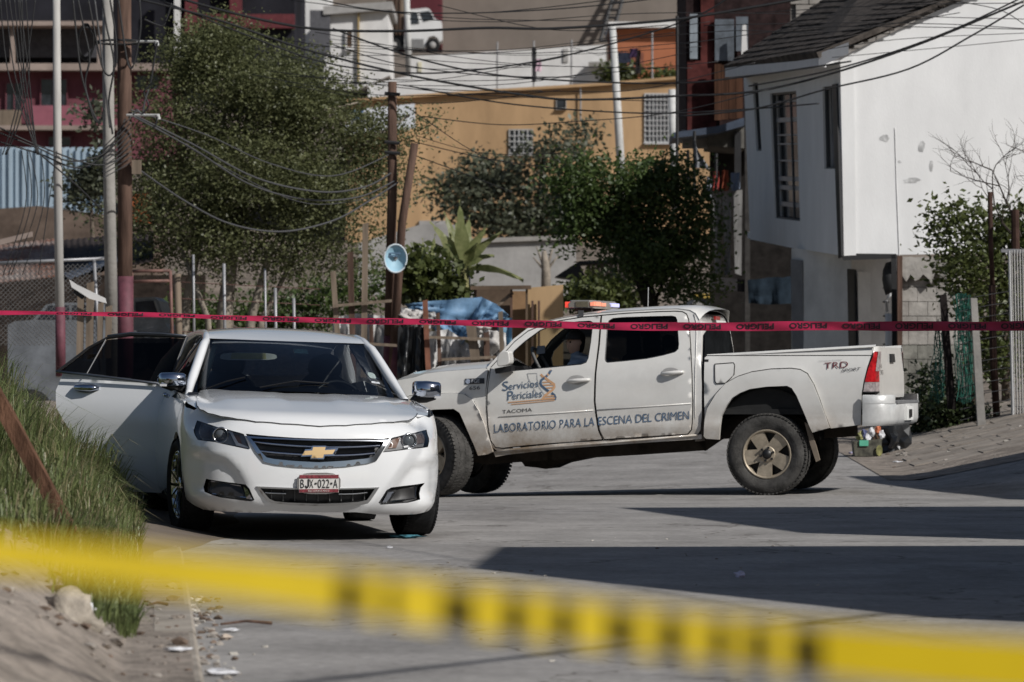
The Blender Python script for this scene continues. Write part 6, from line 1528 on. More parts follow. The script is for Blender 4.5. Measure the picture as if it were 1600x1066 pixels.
# ------------------------------------------------------------------ white house on the right
wh = thing('white_house', 'white two-storey house with brown shingle roof and overhanging upper floor', 'house', P(1330, 600, 58))
m_hw = M('white_stucco', (.72, .72, .72), .9, var=.05, vscale=1.6, bump=.12, bscale=70, spec=.15, stretch=(1, 1, .35))
YN, YF_ = 58.0, 66.0                                            # near corner, far end of the street front
def fac(px, py):                                                # point on the street front (left wall)
    t = (1312-px)/(1312-1164.0); A = P(1312, 300, YN); B = P(1164, 300, YF_)
    d = Vector(((px-CX)/F, 1, 0)); n_ = Vector((B.y-A.y, -(B.x-A.x), 0)); s_ = A.dot(n_)/d.dot(n_)
    return Vector((d.x*s_, s_, CAMH+(HY-py)/F*s_))
fn_ = (lambda A, B: Vector((-(B.y-A.y), (B.x-A.x), 0)).normalized())(fac(1312, 300), fac(1164, 300))   # out to the street
ex_ = Vector((1, .10, 0)).normalized()                          # along the gable
def fbox(name, px, d0, d1, mat, par): return G().quadbox([fac(*p)+fn_*d0 for p in px], fn_*(d1-d0)).obj(name, mat, par)
w1 = [(1169, 190), (1188, 187), (1190, 236), (1171, 238)]; 
up = [(1162, 122), (1230, 106), (1312, 92), (1312, 399), (1240, 388), (1172, 374)]
op1 = [(1203, 146), (1244, 142), (1250, 346), (1210, 341)]; op2 = [(1285, 136), (1308, 133), (1311, 264), (1288, 264)]; op3 = [(1176, 130), (1184, 129), (1190, 236), (1182, 236)]
panel('street_front', up, lambda x, y_: fac(x, y_), m_hw, wh, fn_, holes=[op1, op2, op3], step=30, depth=.14, smooth_=False)
m_fr = M('dark_frame', (.05, .052, .055), .5, var=.1); 
for op, nb in ((op1, 9), (op2, 3), (op3, 6)):
    pn_ = fbox('window', op, -.14, -.12, M('house_pane', (.025, .028, .03), .10, var=.6, vscale=2.5), wh)
    (a, b_, c, d) = [Vector(p) for p in op]
    for e0, e1 in ((a, b_), (b_, c), (c, d), (d, a)): G().tube([fac(*e0)+fn_*-.06, fac(*e1)+fn_*-.06], .035, 5).obj('frame', m_fr, pn_)
    if nb == 9:
        for i in range(nb):
            t = (i+.6)/nb; t += .02*((i*7) % 3)
            p0, p1 = a.lerp(d, t), b_.lerp(c, t); G().quadbox([fac(*p0)-fn_*.10, fac(*p1)-fn_*.10, fac(p1.x, p1.y+(7 if i in (1, 5, 6, 7) else 2.5))-fn_*.10, fac(p0.x, p0.y+(7 if i in (1, 5, 6, 7) else 2.5))-fn_*.10], fn_*.02).obj('louvre', M('louvre_pale', (.30, .30, .31), .4, var=.15), pn_)
        m0, m1 = a.lerp(b_, .62), d.lerp(c, .62); G().tube([fac(*m0)-fn_*.07, fac(*m1)-fn_*.07], .02, 5).obj('mullion', m_fr, pn_)
    elif nb == 6:
        for i in range(5): t = i/5+.1; p0 = b_.lerp(c, t); G().box(fac(p0.x-1, p0.y)-fn_*.05, .07, .05, .16).obj('louvre', M('louvre_pale', (.3, .3, .31)), pn_)
    else:
        m0, m1 = a.lerp(b_, .5), d.lerp(c, .5); G().tube([fac(*m0)-fn_*.07, fac(*m1)-fn_*.07], .02, 5).obj('mullion', m_fr, pn_)
        cloth_ = G().quadbox([fac(*p)-fn_*.11 for p in ((1289, 140), (1299, 139), (1301, 262), (1290, 262))], fn_*.01).obj('curtain', M('curtain_grey', (.20, .20, .21), .8, var=.3), pn_)
# gable end facing down the street
gA = fac(1312, 399); gT = fac(1312, 92); Lg = 9.0
def gab(px, py):
    "pixel -> point on the gable plane"
    d = Vector(((px-CX)/F, 1, (HY-py)/F)); n_ = Vector((ex_.y, -ex_.x, 0)); o_ = Vector((0, 0, CAMH)); s_ = (gA-o_).dot(n_)/d.dot(n_); return o_+d*s_
gn = Vector((ex_.y, -ex_.x, 0)).normalized()
zb = gab(1325, 401).z
panel('gable_wall', [(1312, 98), (1330, 82), (1480, 10), (1620, -58), (1800, 30), (1800, 399), (1475, 397), (1312, 400)], gab, m_hw, wh, gn, step=45, depth=.12, smooth_=False)
G().quadbox([gab(1312, 92)+gn*.02, gab(1333, 80)+gn*.02, gab(1337, 399)+gn*.02, gab(1318, 400)+gn*.02], gn*.02).obj('corner_strip', m_hw, wh)
bt = fbox('corner_trim', [(1303, 132), (1310, 131), (1318, 400), (1313, 404), (1309, 300)], .004, .03, M('black_trim', (.012, .012, .013), .5, var=0), wh)
for q in ([(1313, 396), (1400, 397), (1400, 404), (1318, 407)], [(1392, 398), (1400, 397), (1402, 600), (1394, 600)]):
    G().quadbox([gab(*p)+gn*.012 for p in q], gn*.02).obj('black_trim', M('black_trim', (.012, .012, .013)), wh)
# roof: fascia, shingles
FAC = M('fascia_white', (.62, .62, .63), .6, var=.05)
ov = fn_*.55
e0 = fac(1300, 96)+ov; e1 = P(1134, 108, YF_-.3)
q = [P(1278, 84, 57.6), P(1133, 107, 65.2), P(1133, 121, 65.2), P(1278, 105, 57.6)]
G().quadbox(q, Vector((.12, .05, 0))).obj('eave_fascia', FAC, wh)
q = [P(1279, 84, 57.55), P(1326, 66, 57.3), P(1326, 84, 57.3), P(1279, 105, 57.55)]
G().quadbox(q, Vector((0, .10, 0))).obj('gable_fascia', FAC, wh)
G().quadbox([P(1278, 105, 57.65), P(1133, 121, 65.2), fac(1164, 122)-fn_*.05, fac(1312, 94)-fn_*.05], Vector((0, 0, .04))).obj('soffit', FAC, wh)
m_sh = M('brown_shingle', (.070, .060, .053), .9, var=.4, vscale=5, bump=.4, bscale=30)
A0, B0 = P(1276, 82, 57.5), P(1131, 105, 65.3); A1, B1 = P(1500, -10, 58.3), P(1290, -2, 66.2)
A1 = A0+(A1-A0)*1.5; B1 = B0+(B1-B0)*1.5
nrf = (A1-A0).cross(B0-A0).normalized(); nrf = nrf if nrf.z > 0 else -nrf
rf = G().quadbox([A0, B0, B1, A1], -nrf*.08).obj('roof', m_sh, wh)
random.seed(5)
for j in range(16):
    t0, t1 = j/16, (j+1.25)/16; nn_ = 12
    for i in range(nn_):
        s0, s1 = (i+(.5 if j % 2 else 0))/nn_+.003, (i+1+(.5 if j % 2 else 0))/nn_-.003; s1 = min(1, s1)
        if s0 >= 1: continue
        def rp2(s, t, h): return A0.lerp(B0, s).lerp(A1.lerp(B1, s), t)+nrf*h
        h0 = .022+rnd(0, .012); G().add([rp2(s0, t0, h0), rp2(s1, t0, h0), rp2(s1, min(1, t1), .006), rp2(s0, min(1, t1), .006), rp2(s0, t0, 0), rp2(s1, t0, 0)], [(0, 1, 2, 3), (4, 5, 1, 0)]).obj('shingle', m_sh, rf)
# verge along the gable: dark edge
vg = [(1326, 72), (1392, 44), (1470, 12), (1540, -18), (1620, -52)]
G().tube([gab(*p)+gn*.10 for p in vg], .028, 6).obj('verge', M('verge_dark', (.022, .019, .017), .9, var=.4), wh)
for i in range(14):
    x = 1326+i*21; y_ = 72-(x-1326)*.42
    vs, fs = lump(gab(x+rnd(-6, 6), y_+rnd(0, 3))+gn*.12, .04, i, 1, .4, (1.6, .6, .6)); obj('broken_shingle', vs, fs, m_sh, wh)
# marks on the gable
for (cx, cy, rx_, ry_) in ((1382, 216, 8, 5), (1440, 229, 5, 8), (1425, 282, 14, 4), (1455, 260, 3, 8), (1406, 253, 3, 2)):
    vs = [gab(cx+rx_*math.cos(t)*(1+.8*noise.noise(Vector((math.cos(t)*2, math.sin(t)*2, cx)))), cy+ry_*math.sin(t)*(1+.8*noise.noise(Vector((math.cos(t)*2, math.sin(t)*2, cy+9)))))+gn*.004 for t in [2*math.pi*i/16 for i in range(16)]]
    obj('wall_stain', vs, [tuple(range(16))], M('stain_grey', (.50, .50, .50), .9, var=.3, vscale=12), wh)
G().tube([gab(1398, 200)+gn*.004, gab(1401, 300)+gn*.004, gab(1405, 399)+gn*.004], .008, 4).obj('wall_crack', M('crack_grey', (.61, .61, .61), .9), wh)
# ground floor, set back under the overhang
gf = lambda px, py, back=1.0: fac(px, py)-fn_*back
m_gf = M('ground_floor_plaster', (.60, .59, .57), .9, var=.12, vscale=1.5, bump=.2, bscale=30)
G().quadbox([P(1238, 388, 61), P(1330, 396, 59.5), P(1330, 640, 59.5), P(1238, 640, 61)], (0, .2, 0)).obj('ground_wall', m_gf, wh)
G().quadbox([P(1330, 396, 59.5), P(1405, 398, 60.5), P(1405, 640, 60.5), P(1330, 640, 59.5)], (0, .2, 0)).obj('ground_wall', m_gf, wh)
G().quadbox([P(1236, 405, 60.9), P(1254, 407, 60.7), P(1258, 640, 60.7), P(1240, 640, 60.9)], (0, .1, 0)).obj('pilaster', M('grey_pilaster', (.20, .20, .205), .9, var=.1), wh)
dr = G().quadbox([P(1324, 420, 59.4), P(1338, 421, 59.45), P(1342, 640, 59.45), P(1328, 640, 59.4)], (0, .08, 0)).obj('door', M('dark_door', (.02, .021, .024), .4, var=.2), wh)
G().quadbox([P(1340, 424, 59.4), P(1360, 426, 59.7), P(1363, 640, 59.7), P(1344, 640, 59.4)], (0, .05, 0)).obj('door_frame', m_gf, wh)
G().quadbox([P(1361, 428, 60.2), P(1388, 432, 60.3), P(1390, 640, 60.3), P(1364, 640, 60.2)], (0, .08, 0)).obj('window', M('grille_grey', (.17, .175, .18), .5, var=.3, vscale=4), wh)
for i in range(7): G().tube([P(1364, 450+i*22, 60.1), P(1389, 450+i*22, 60.2)], .012, 4).obj('window_bar', m_fr, wh)
g = G().quadbox([P(1168, 372, 66), P(1312, 398, 58.1), P(1400, 398, 59), P(1400, 396, 66)], (0, 0, .1)).obj('overhang_floor', m_hw, wh)
pp = thing('gas_heater', 'slim white water heater tank with pipe by the house corner', 'heater', P(1388, 600, 58.3))
G().tube([P(1389, 490, 58.2), P(1389, 598, 58.2)], .055, 12).obj('tank', m_white, pp, True); G().tube([P(1386, 488, 58.2), P(1385, 470, 58.2), P(1389, 463, 58.2), P(1394, 459, 58.2)], .022, 8).obj('flue', m_bars, pp, True)
vs, fs = lump(P(1391, 437, 58.4), .16, 3, 2, .3, (.7, .6, 1.4)); tag(obj('hanging_bag', vs, fs, M('dark_bag', (.02, .02, .022), .6), None, True), 'dark bag hanging at the white house corner above the heater', 'bag')
# concrete block wall
cb = thing('block_wall', 'half-plastered concrete block wall at the corner of the white house', 'wall', P(1440, 650, 57.4))
m_cb = M('block_render', (.34, .32, .295), .95, var=.28, vscale=2.2, bump=.5, bscale=14)
wallbox('mortar_core', rect(1404, 404, 1510, 680), 57.5, .2, M('mortar', (.16, .15, .14)), cb)
m_cbl = M('block_render_low', (.23, .225, .20), .95, var=.45, vscale=2.5, bump=.5, bscale=14)
for j in range(12):
    for i in range(4):
        x0 = 1404+i*30-(14 if j % 2 else 0); x1 = x0+29.4; x0 = max(1404, x0); y0 = 404+j*22.5
        wallbox('block', rect(x0, y0+.4, x1, y0+22), 57.42-rnd(0, .012), .12, m_cb if j < 6 else m_cbl, cb)
wallbox('wooden_jamb', rect(1402.5, 400, 1410, 640), 57.25, .1, m_wood, cb)
vs = [P(1410+i*6.5, 401+rnd(0, 2), 57.3) for i in range(12)]+[P(1410+(11-i)*6.5, 420+14*rnd(0, 1)+(10 if i % 3 else 0), 57.3) for i in range(12)]
G().quadbox(vs, (0, .1, 0)).obj('plaster_edge', m_cb, cb)

# ------------------------------------------------------------------ garden fence at the right edge
gfn = thing('mesh_fence_panel', 'white welded mesh fence panel with rusty posts at the garden', 'fence', P(1590, 660, 50))
for i in range(13): G().tube([P(1576+i*4.3, 392-i*.5, 50), P(1581+i*4.3, 655, 50)], .010, 5).obj('mesh_bar', M('mesh_white', (.36, .35, .34), .6, var=.1), gfn)
for i in range(22): G().tube([P(1575, 396+i*12, 50.02), P(1640, 394+i*12, 50.02)], .006, 4).obj('mesh_bar', M('mesh_white', (.36, .35, .34)), gfn)
G().tube([P(1577, 392, 49.97), P(1583, 658, 49.97)], .014, 6).obj('mesh_edge', m_bars, gfn)
G().tube([P(1586, 328, 50.2), P(1587, 400, 50.2)], .05, 8).obj('corner_post', M('rust_post', (.06, .035, .028), .8, var=.3), gfn)
G().box(P(1586, 392, 50.2), .35, .1, .04).obj('bracket', m_steel, gfn)
rp3 = lambda pts, Y, r, m, lab, nm, cat='post', grp=None: tag(G().tube([P(*p, Y) for p in pts], r, 8).obj(nm, m, smooth_=True), lab, cat, grp)
rp3([(1550, 445), (1552, 560), (1558, 662)], 50.3, .045, M('rust_post', (.09, .055, .045)), 'rusty round post holding the garden fence', 'fence_post')
rp3([(1547, 300), (1548, 380), (1551, 450)], 50.4, .03, M('rust_post', (.09, .055, .045)), 'thin rusty pipe above the round garden post', 'fence_pipe')
g = G().quadbox([P(1517, 466, 49.5), P(1527, 466, 49.5), P(1541, 672, 49.5), P(1528, 672, 49.5)], (0, .09, 0)); tag(g.obj('concrete_post', m_conc), 'leaning pale concrete post striped by wire shadows', 'post')
g = G().quadbox([P(1469, 461, 50), P(1479, 460, 50), P(1494, 640, 50), P(1481, 640, 50)], (0, .08, 0)); tag(g.obj('dark_wooden_post', M('charred_wood', (.022, .018, .017), .85, var=.3)), 'leaning dark wooden post next to the green netting', 'post')
for i in range(12):
    cable('thin fence wire slanting between the concrete post and the mesh panel', [(1500, 470+i*17), (1535, 462+i*17), (1578, 455+i*17)], 49.4, 50, .005, m_dark, 'garden fence wires', 'fence_wire')
# green netting: many fine strands
def net(label, top, bot, Y, n, seed):
    random.seed(seed); g = G()
    def at(pl, t):
        x = t*(len(pl)-1); i = min(len(pl)-2, int(x)); return Vector(pl[i]).lerp(Vector(pl[i+1]), x-i)
    for i in range(n):
        t = i/(n-1); a = at(top, t); b_ = at(bot, t); pts = []; ph = rnd(0, 6)
        for k in range(11):
            s = k/10; p = a.lerp(b_, s); pts.append(P(p.x+3*math.sin(ph+s*9)+rnd(-1.2, 1.2), p.y, Y+.05*math.sin(ph+5*s)))
        g.tube(pts, .006, 3, False)
    for k in range(22):
        s = k/21; g.tube([P(at(top, t).lerp(at(bot, t), s).x+rnd(-1, 1), at(top, t).lerp(at(bot, t), s).y+rnd(-3, 3), Y+rnd(-.05, .05)) for t in (0, .25, .5, .75, 1)], .005, 3, False)
    o = g.obj('green_netting', M('net_green', (.02, .115, .085), .7, var=.3, vscale=9)); tag(o, label, 'netting'); return o
net('teal green netting hanging between the dark post and the concrete post', [(1492, 462), (1505, 458), (1516, 462)], [(1496, 625), (1508, 632), (1522, 620)], 49.9, 22, 1)
net('narrow strand of green netting hanging over the block wall', [(1462, 505), (1470, 500), (1476, 512)], [(1454, 620), (1466, 630), (1476, 618)], 50.2, 12, 2)
# ================================================================== trees and plants
def leaves(blobs, n, size, seed, clump=14, spread=.22, hang=0.0, aspect=.55):
    "many leaf-sized faces gathered in clumps through the volume of the blobs (centre, rx, ry, rz)"
    random.seed(seed); vs = []; fs = []
    wts = [b[1]*b[2]*b[3] for b in blobs]; W = sum(wts)
    for b, wt in zip(blobs, wts):
        for _ in range(max(1, int(n*wt/W/clump))):
            while True:
                d = Vector((rnd(-1, 1), rnd(-1, 1), rnd(-1, 1)))
                if .05 < d.length < 1: break
            d = d.normalized()*(rnd(.15, 1)**.5)*rnd(.85, 1.12)
            c = b[0]+Vector((d.x*b[1], d.y*b[2], d.z*b[3]))
            for _ in range(clump):
                p = c+Vector((random.gauss(0, spread), random.gauss(0, spread), random.gauss(0, spread*.7)))
                a = Vector((random.gauss(0, 1), random.gauss(0, 1), random.gauss(0, .7)-hang)).normalized()
                u = a.cross(Vector((random.gauss(0, 1), random.gauss(0, 1), random.gauss(0, 1)))).normalized()
                L = size*rnd(.6, 1.35); k = len(vs)
                vs += [p, p+a*L*.5+u*L*aspect*.5, p+a*L, p+a*L*.5-u*L*aspect*.5]; fs.append((k, k+1, k+2, k+3))
    return vs, fs
def blobpx(lst, Y, dy=None):
    o = []
    for (x, y_, rx_, ry_, *r) in lst:
        yy = Y+(r[0] if r else 0); s = yy/F; o.append((P(x, y_, yy), rx_*s, (r[1] if len(r) > 1 else (rx_+ry_)*.5*s), ry_*s))
    return o
def tree(name, label, cat, blobs, n, size, mat, trunks, bark, seed, spread=.22, hang=0, group=None, base=None, clump=14):
    b0 = base or trunks[0][0][0]
    t = thing(name, label, cat, b0, group)
    vs, fs = leaves(blobs, n, size, seed, spread=spread, hang=hang, clump=clump); cr = obj('crown', vs, fs, mat, t)
    for pts, rs in trunks: G().tube(pts, rs, 8).obj('trunk' if rs[0] > .05 or len(trunks) == 1 else 'limb', bark, t, True)
    return t
def clumpy(blobs, k, r0, r1, seed):
    "break big blobs into many uneven sub-clumps with gaps between"
    random.seed(seed); out = []; V = [b[1]*b[2]*b[3] for b in blobs]; W = sum(V)
    for b, v in zip(blobs, V):
        for _ in range(max(2, int(k*v/W+.5))):
            d = Vector((random.gauss(0, 1), random.gauss(0, 1), random.gauss(0, 1))).normalized()*(rnd(.25, 1)**.6)
            r = rnd(r0, r1); out.append((b[0]+Vector((d.x*b[1], d.y*b[2], d.z*b[3]))*.95, r*rnd(.9, 1.5), r, r*rnd(.55, .9)))
    return out
LF1 = leaf_mat('leaf_olive', (.060, .072, .030), (.205, .215, .098), .42); LF2 = leaf_mat('leaf_dark', (.034, .058, .020), (.115, .165, .045), .42)
LF3 = leaf_mat('leaf_grey_green', (.052, .060, .040), (.128, .138, .088), .3); LF4 = leaf_mat('leaf_banana', (.13, .16, .055), (.32, .33, .15), .45); LF5 = leaf_mat('leaf_hedge', (.030, .045, .012), (.13, .15, .045), .3)
BARK = M('bark', (.13, .105, .085), .95, var=.35, vscale=5, bump=.5, bscale=20, spec=.1); BARKP = M('pale_bark', (.26, .225, .185), .95, var=.3, vscale=5, bump=.4, bscale=20, spec=.1)
def tpx(l_, Y, r0, r1): return ([P(x, y_, Y) for x, y_ in l_], [lerp(r0, r1, i/(len(l_)-1)) for i in range(len(l_))])
bigb = blobpx([(345, 112, 80, 66, .2), (300, 190, 82, 72, 0), (425, 140, 86, 74, -.2), (495, 195, 82, 66, .1), (400, 255, 112, 74, -.3), (300, 312, 88, 72, -.2), (478, 312, 95, 70, -.1), (555, 245, 48, 62, .2), (385, 392, 105, 48, 0), (520, 392, 66, 42, .1), (575, 190, 55, 17, .1), (630, 184, 28, 12, 0), (262, 385, 45, 38, .1), (250, 250, 36, 60, .2), (330, 60, 45, 30, .3), (560, 150, 35, 25, .4)], 62)
tree('big_tree', 'large olive-green tree with many stems behind the sedan', 'tree', clumpy(bigb+blobpx([(228, 150, 20, 40), (222, 330, 22, 30), (610, 300, 24, 30), (595, 350, 22, 22), (470, 90, 30, 20), (270, 90, 30, 30)], 62), 330, .22, .55, 5), 120000, .056, LF1,
     [tpx([(350, 610), (352, 480), (365, 380), (400, 240)], 62, .16, .05), tpx([(282, 610), (290, 480), (310, 380), (330, 250)], 62.2, .10, .04), tpx([(385, 610), (392, 500), (420, 400), (470, 300)], 61.9, .09, .03), tpx([(405, 610), (410, 500), (470, 380), (560, 230), (640, 180)], 62.1, .08, .02), tpx([(330, 610), (325, 500), (280, 380)], 61.8, .07, .03),
      tpx([(365, 400), (350, 200), (345, 90)], 62, .05, .015), tpx([(400, 250), (480, 180), (560, 160)], 62, .045, .012)], BARKP, 11, .15, clump=22)
tree('undergrowth', 'dark tangled undergrowth below the big tree', 'bush', blobpx([(320, 500, 60, 40), (420, 500, 70, 45, .5), (520, 480, 60, 50, .3), (580, 440, 30, 40, .5), (250, 520, 40, 30, .6)], 66), 7000, .09, LF2, [tpx([(420, 620), (420, 520)], 66, .06, .03)], BARK, 21, .2)
tree('young_tree', 'thin young tree growing against the blue tin wall', 'tree', blobpx([(140, 290, 26, 40), (118, 300, 18, 30), (165, 260, 22, 40), (150, 175, 26, 22, .5)], 74), 2600, .11, LF3, [tpx([(148, 560), (146, 400), (140, 260)], 74, .07, .02)], BARK, 12, .16)
tree('shade_tree', 'dense dark green tree in the shade of the white house', 'tree', clumpy(blobpx([(905, 300, 34, 48, -.2), (930, 262, 30, 26), (965, 335, 62, 54, .1), (1030, 305, 62, 52), (1062, 272, 32, 28, -.2), (1080, 360, 36, 62, .2), (990, 398, 62, 46, -.1), (1050, 415, 54, 44, .1), (905, 365, 32, 34), (1010, 262, 22, 18, .2), (1095, 445, 30, 28, .2)], 63.5), 80, .18, .42, 6), 24000, .08, LF2,
     [tpx([(1022, 600), (1018, 480), (1000, 440), (970, 390)], 63.5, .16, .05), tpx([(1016, 490), (1040, 430), (1060, 350)], 63.5, .08, .03), tpx([(1018, 470), (1010, 400), (1020, 310)], 63.5, .07, .02)], M('dark_bark', (.035, .03, .026), .95, var=.3), 13, .17)
tree('hillside_tree', 'grey-green tree growing in front of the small barred window', 'tree', clumpy(blobpx([(862, 228, 56, 26), (848, 262, 34, 30), (898, 205, 34, 13, .3), (765, 292, 62, 36, .5), (870, 318, 56, 46, -.3), (775, 340, 66, 30), (835, 362, 78, 18), (720, 300, 30, 30, .2)], 100), 70, .25, .6, 7), 10000, .15, LF3, [tpx([(845, 420), (843, 330), (850, 240)], 100, .14, .05), tpx([(768, 420), (766, 340), (765, 290)], 100, .10, .04)], BARK, 14, .26)
tree('roof_bush', 'round green bush on the terrace under the clothesline', 'bush', blobpx([(965, 116, 26, 13), (985, 118, 14, 9), (1040, 122, 30, 7)], 132.3), 1500, .2, LF5, [tpx([(965, 140), (965, 118)], 132.3, .05, .03)], BARK, 15, .2)
def banana(label, bx, by, Y, spec, seed):
    random.seed(seed); t = thing('banana_plant', label, 'plant', P(bx, by+120, Y))
    G().tube([P(bx, by+130, Y), P(bx+1, by, Y)], [.13, .07], 9).obj('stem', M('banana_stem', (.20, .19, .09), .8, var=.3, vscale=6), t, True)
    for (x1, y1, w_, dr) in spec:
        A = P(bx, by, Y); B = P(x1, y1, Y+rnd(-.4, .4)); rows = [[], [], []]; n_ = 12; side = (B-A).cross(Vector((0, 1, 0.3))).normalized()
        for i in range(n_+1):
            s = i/n_; c = A.lerp(B, s)+Vector((0, 0, .35*dr*math.sin(s*math.pi*.5)*(1-s))); wd = w_*math.sin(min(1, s*1.08+.04)*math.pi)**.6 if s < .97 else .01
            jag = 1+.25*math.sin(i*5.3)
            rows[0].append(c+side*wd*jag+Vector((0, -.04, -.05*dr))); rows[1].append(c); rows[2].append(c-side*wd*jag+Vector((0, .04, -.05*dr)))
        G().grid(rows).obj('leaf', LF4, t)
banana('banana plant with one upright bright leaf beside the concrete wall', 724, 420, 66, [(718, 312, .10, 0), (734, 335, .09, .3), (694, 330, .08, .5), (672, 345, .08, .6), (762, 350, .08, .6), (785, 360, .06, .8), (704, 362, .07, .4), (772, 398, .06, .8), (746, 378, .07, .5), (818, 436, .05, 1), (712, 340, .08, .2), (668, 375, .06, .7)], 1)
banana('smaller banana plant with drooping leaves near the dish', 668, 440, 65, [(660, 372, .06, 0), (640, 395, .06, .5), (690, 385, .06, .4), (700, 420, .05, .7), (645, 430, .05, .8), (680, 365, .06, .2)], 2)
tree('broadleaf_bush', 'broad-leaved green bush right of the pale blue dish', 'bush', blobpx([(662, 428, 36, 30), (655, 455, 36, 22), (700, 452, 34, 22)], 64), 2600, .15, LF5, [tpx([(670, 600), (672, 440)], 64, .05, .02)], BARK, 16, .16)
tree('street_bush', 'green bush behind the light bar of the pickup', 'bush', blobpx([(930, 462, 44, 26), (965, 470, 30, 30, .3), (900, 470, 22, 18)], 72), 2600, .12, LF5, [tpx([(930, 600), (930, 470)], 72, .05, .02)], BARK, 17, .16)
bt_ = thing('bare_sapling', 'leafless pale sapling against the concrete garden wall', 'tree', P(853, 470, 90))
G().tube([P(853, 470, 90), P(853, 420, 90), P(850, 392, 90)], [.12, .10, .05], 7).obj('trunk', BARKP, bt_, True)
for x, y_ in ((838, 385), (865, 383), (872, 400), (833, 402)): G().tube([P(853, 425, 90), P((853+x)/2, (420+y_)/2+2, 90), P(x, y_, 90)], [.04, .03, .012], 5).obj('branch', BARKP, bt_, True)
# right-hand garden
tree('garden_tree', 'leafy small tree hanging over the garden fence', 'tree', blobpx([(1498, 345, 44, 34), (1556, 372, 44, 48, .3), (1512, 420, 50, 46), (1585, 455, 40, 58, .4), (1470, 365, 22, 24), (1562, 545, 40, 64, .5), (1535, 480, 36, 36, .3), (1620, 360, 36, 60, .3)], 53), 9500, .082, LF5, [tpx([(1520, 640), (1518, 500), (1512, 400)], 53, .07, .03), tpx([(1572, 650), (1570, 520), (1560, 400)], 53.4, .06, .03)], BARK, 18, .14)
tree('dark_shrub', 'dark creeping shrub at the foot of the block wall', 'bush', blobpx([(1468, 640, 40, 40), (1510, 655, 30, 30), (1440, 664, 22, 24), (1460, 600, 18, 30, .3), (1535, 655, 18, 20)], 50.6), 4200, .07, leaf_mat('leaf_shrub', (.010, .018, .008), (.05, .07, .02), .2), [tpx([(1470, 690), (1470, 640)], 50.6, .04, .02)], BARK, 19, .12)
bs = thing('bare_shrub', 'leafless thorny shrub above the garden tree', 'shrub', P(1590, 420, 51.5)); random.seed(9)
def twig(p, d, L, r, lev, par):
    pts = [p]; 
    for i in range(4):
        d = (d+Vector((rnd(-.35, .35), rnd(-.2, .2), rnd(-.2, .25)))).normalized(); pts.append(pts[-1]+d*L/4)
    g_twigs.tube(pts, [r, r*.85, r*.7, r*.55, r*.35], 4, False)
    if lev > 0:
        for k in range(4): twig(pts[1+k % 4], (d+Vector((rnd(-.9, .9), rnd(-.5, .5), rnd(-.6, .8)))).normalized(), L*rnd(.45, .7), r*.55, lev-1, par)
for sx in range(5):
    g_twigs = G(); twig(P(1585+sx*10, 370, 51.5), Vector((-.55+.2*sx, 0, .8)), .95, .016, 3, bs); g_twigs.obj('branch', M('twig_brown', (.07, .058, .05), .9), bs)
# ================================================================== houses beyond the frame on the right whose shadows fall over the street
SH = Vector((sun_h.x, sun_h.y))*(1/math.tan(R(SUN_EL)))        # shadow length per metre of height, towards the sun
def shade_house(name, label, tips, H, col, deep):
    "tips: ground points where the roof corners' shadows end, from far to near"
    m = M(name+'_plaster', col, .9, var=.1, vscale=1); t = None
    pts = [Vector((x+SH.x*H, y_+SH.y*H)) for x, y_ in tips]
    far_ = [Vector((deep, pts[-1].y)), Vector((deep, pts[0].y+.6))]
    poly = pts+far_; t = thing(name, label, 'house', (sum(p.x for p in poly)/len(poly), sum(p.y for p in poly)/len(poly), 0))
    G().quadbox([(p.x, p.y, -.4) for p in poly], (0, 0, H+.4)).obj('wall', m, t)
    a, b_ = pts[0], pts[1]; d = (b_-a); n_ = Vector((d.y, -d.x)).normalized(); n_ = n_ if n_.x < 0 else -n_
    for i, f_ in enumerate((.3, .7)):
        c = a.lerp(b_, f_); dd = d.normalized()
        q = [Vector((c.x+n_.x*.02+dd.x*s*.35, c.y+n_.y*.02+dd.y*s*.35, z)) for s, z in ((-1, 1.2), (1, 1.2), (1, 2.2), (-1, 2.2))]
        w_ = G().quadbox(q, (n_.x*.03, n_.y*.03, 0)).obj('window', m_win, t)
        q = [Vector((c.x+n_.x*.06+dd.x*s*.42, c.y+n_.y*.06+dd.y*s*.42, z)) for s, z in ((-1, 1.1), (1, 1.1), (1, 1.18), (-1, 1.18))]
        G().quadbox(q, (-n_.x*.05, -n_.y*.05, 0)).obj('sill', m_conc, w_)
    return t
shade_house('corner_house', 'plain cream house off to the right, nearest along the street', [(-.09, 27.4), (-.25, 24.55), (2.0, 19.77)], 6.0, (.42, .38, .31), 16)
shade_house('row_house', 'plain grey row house off to the right, between two neighbours', [(.9, 35.0), (2.09, 29.7)], 6.0, (.36, .36, .36), 16.5)
shade_house('end_house', 'plain pale house off to the right, next to the garden', [(3.5, 43.4), (4.08, 39.0), (4.45, 36.9)], 5.0, (.45, .42, .38), 16)
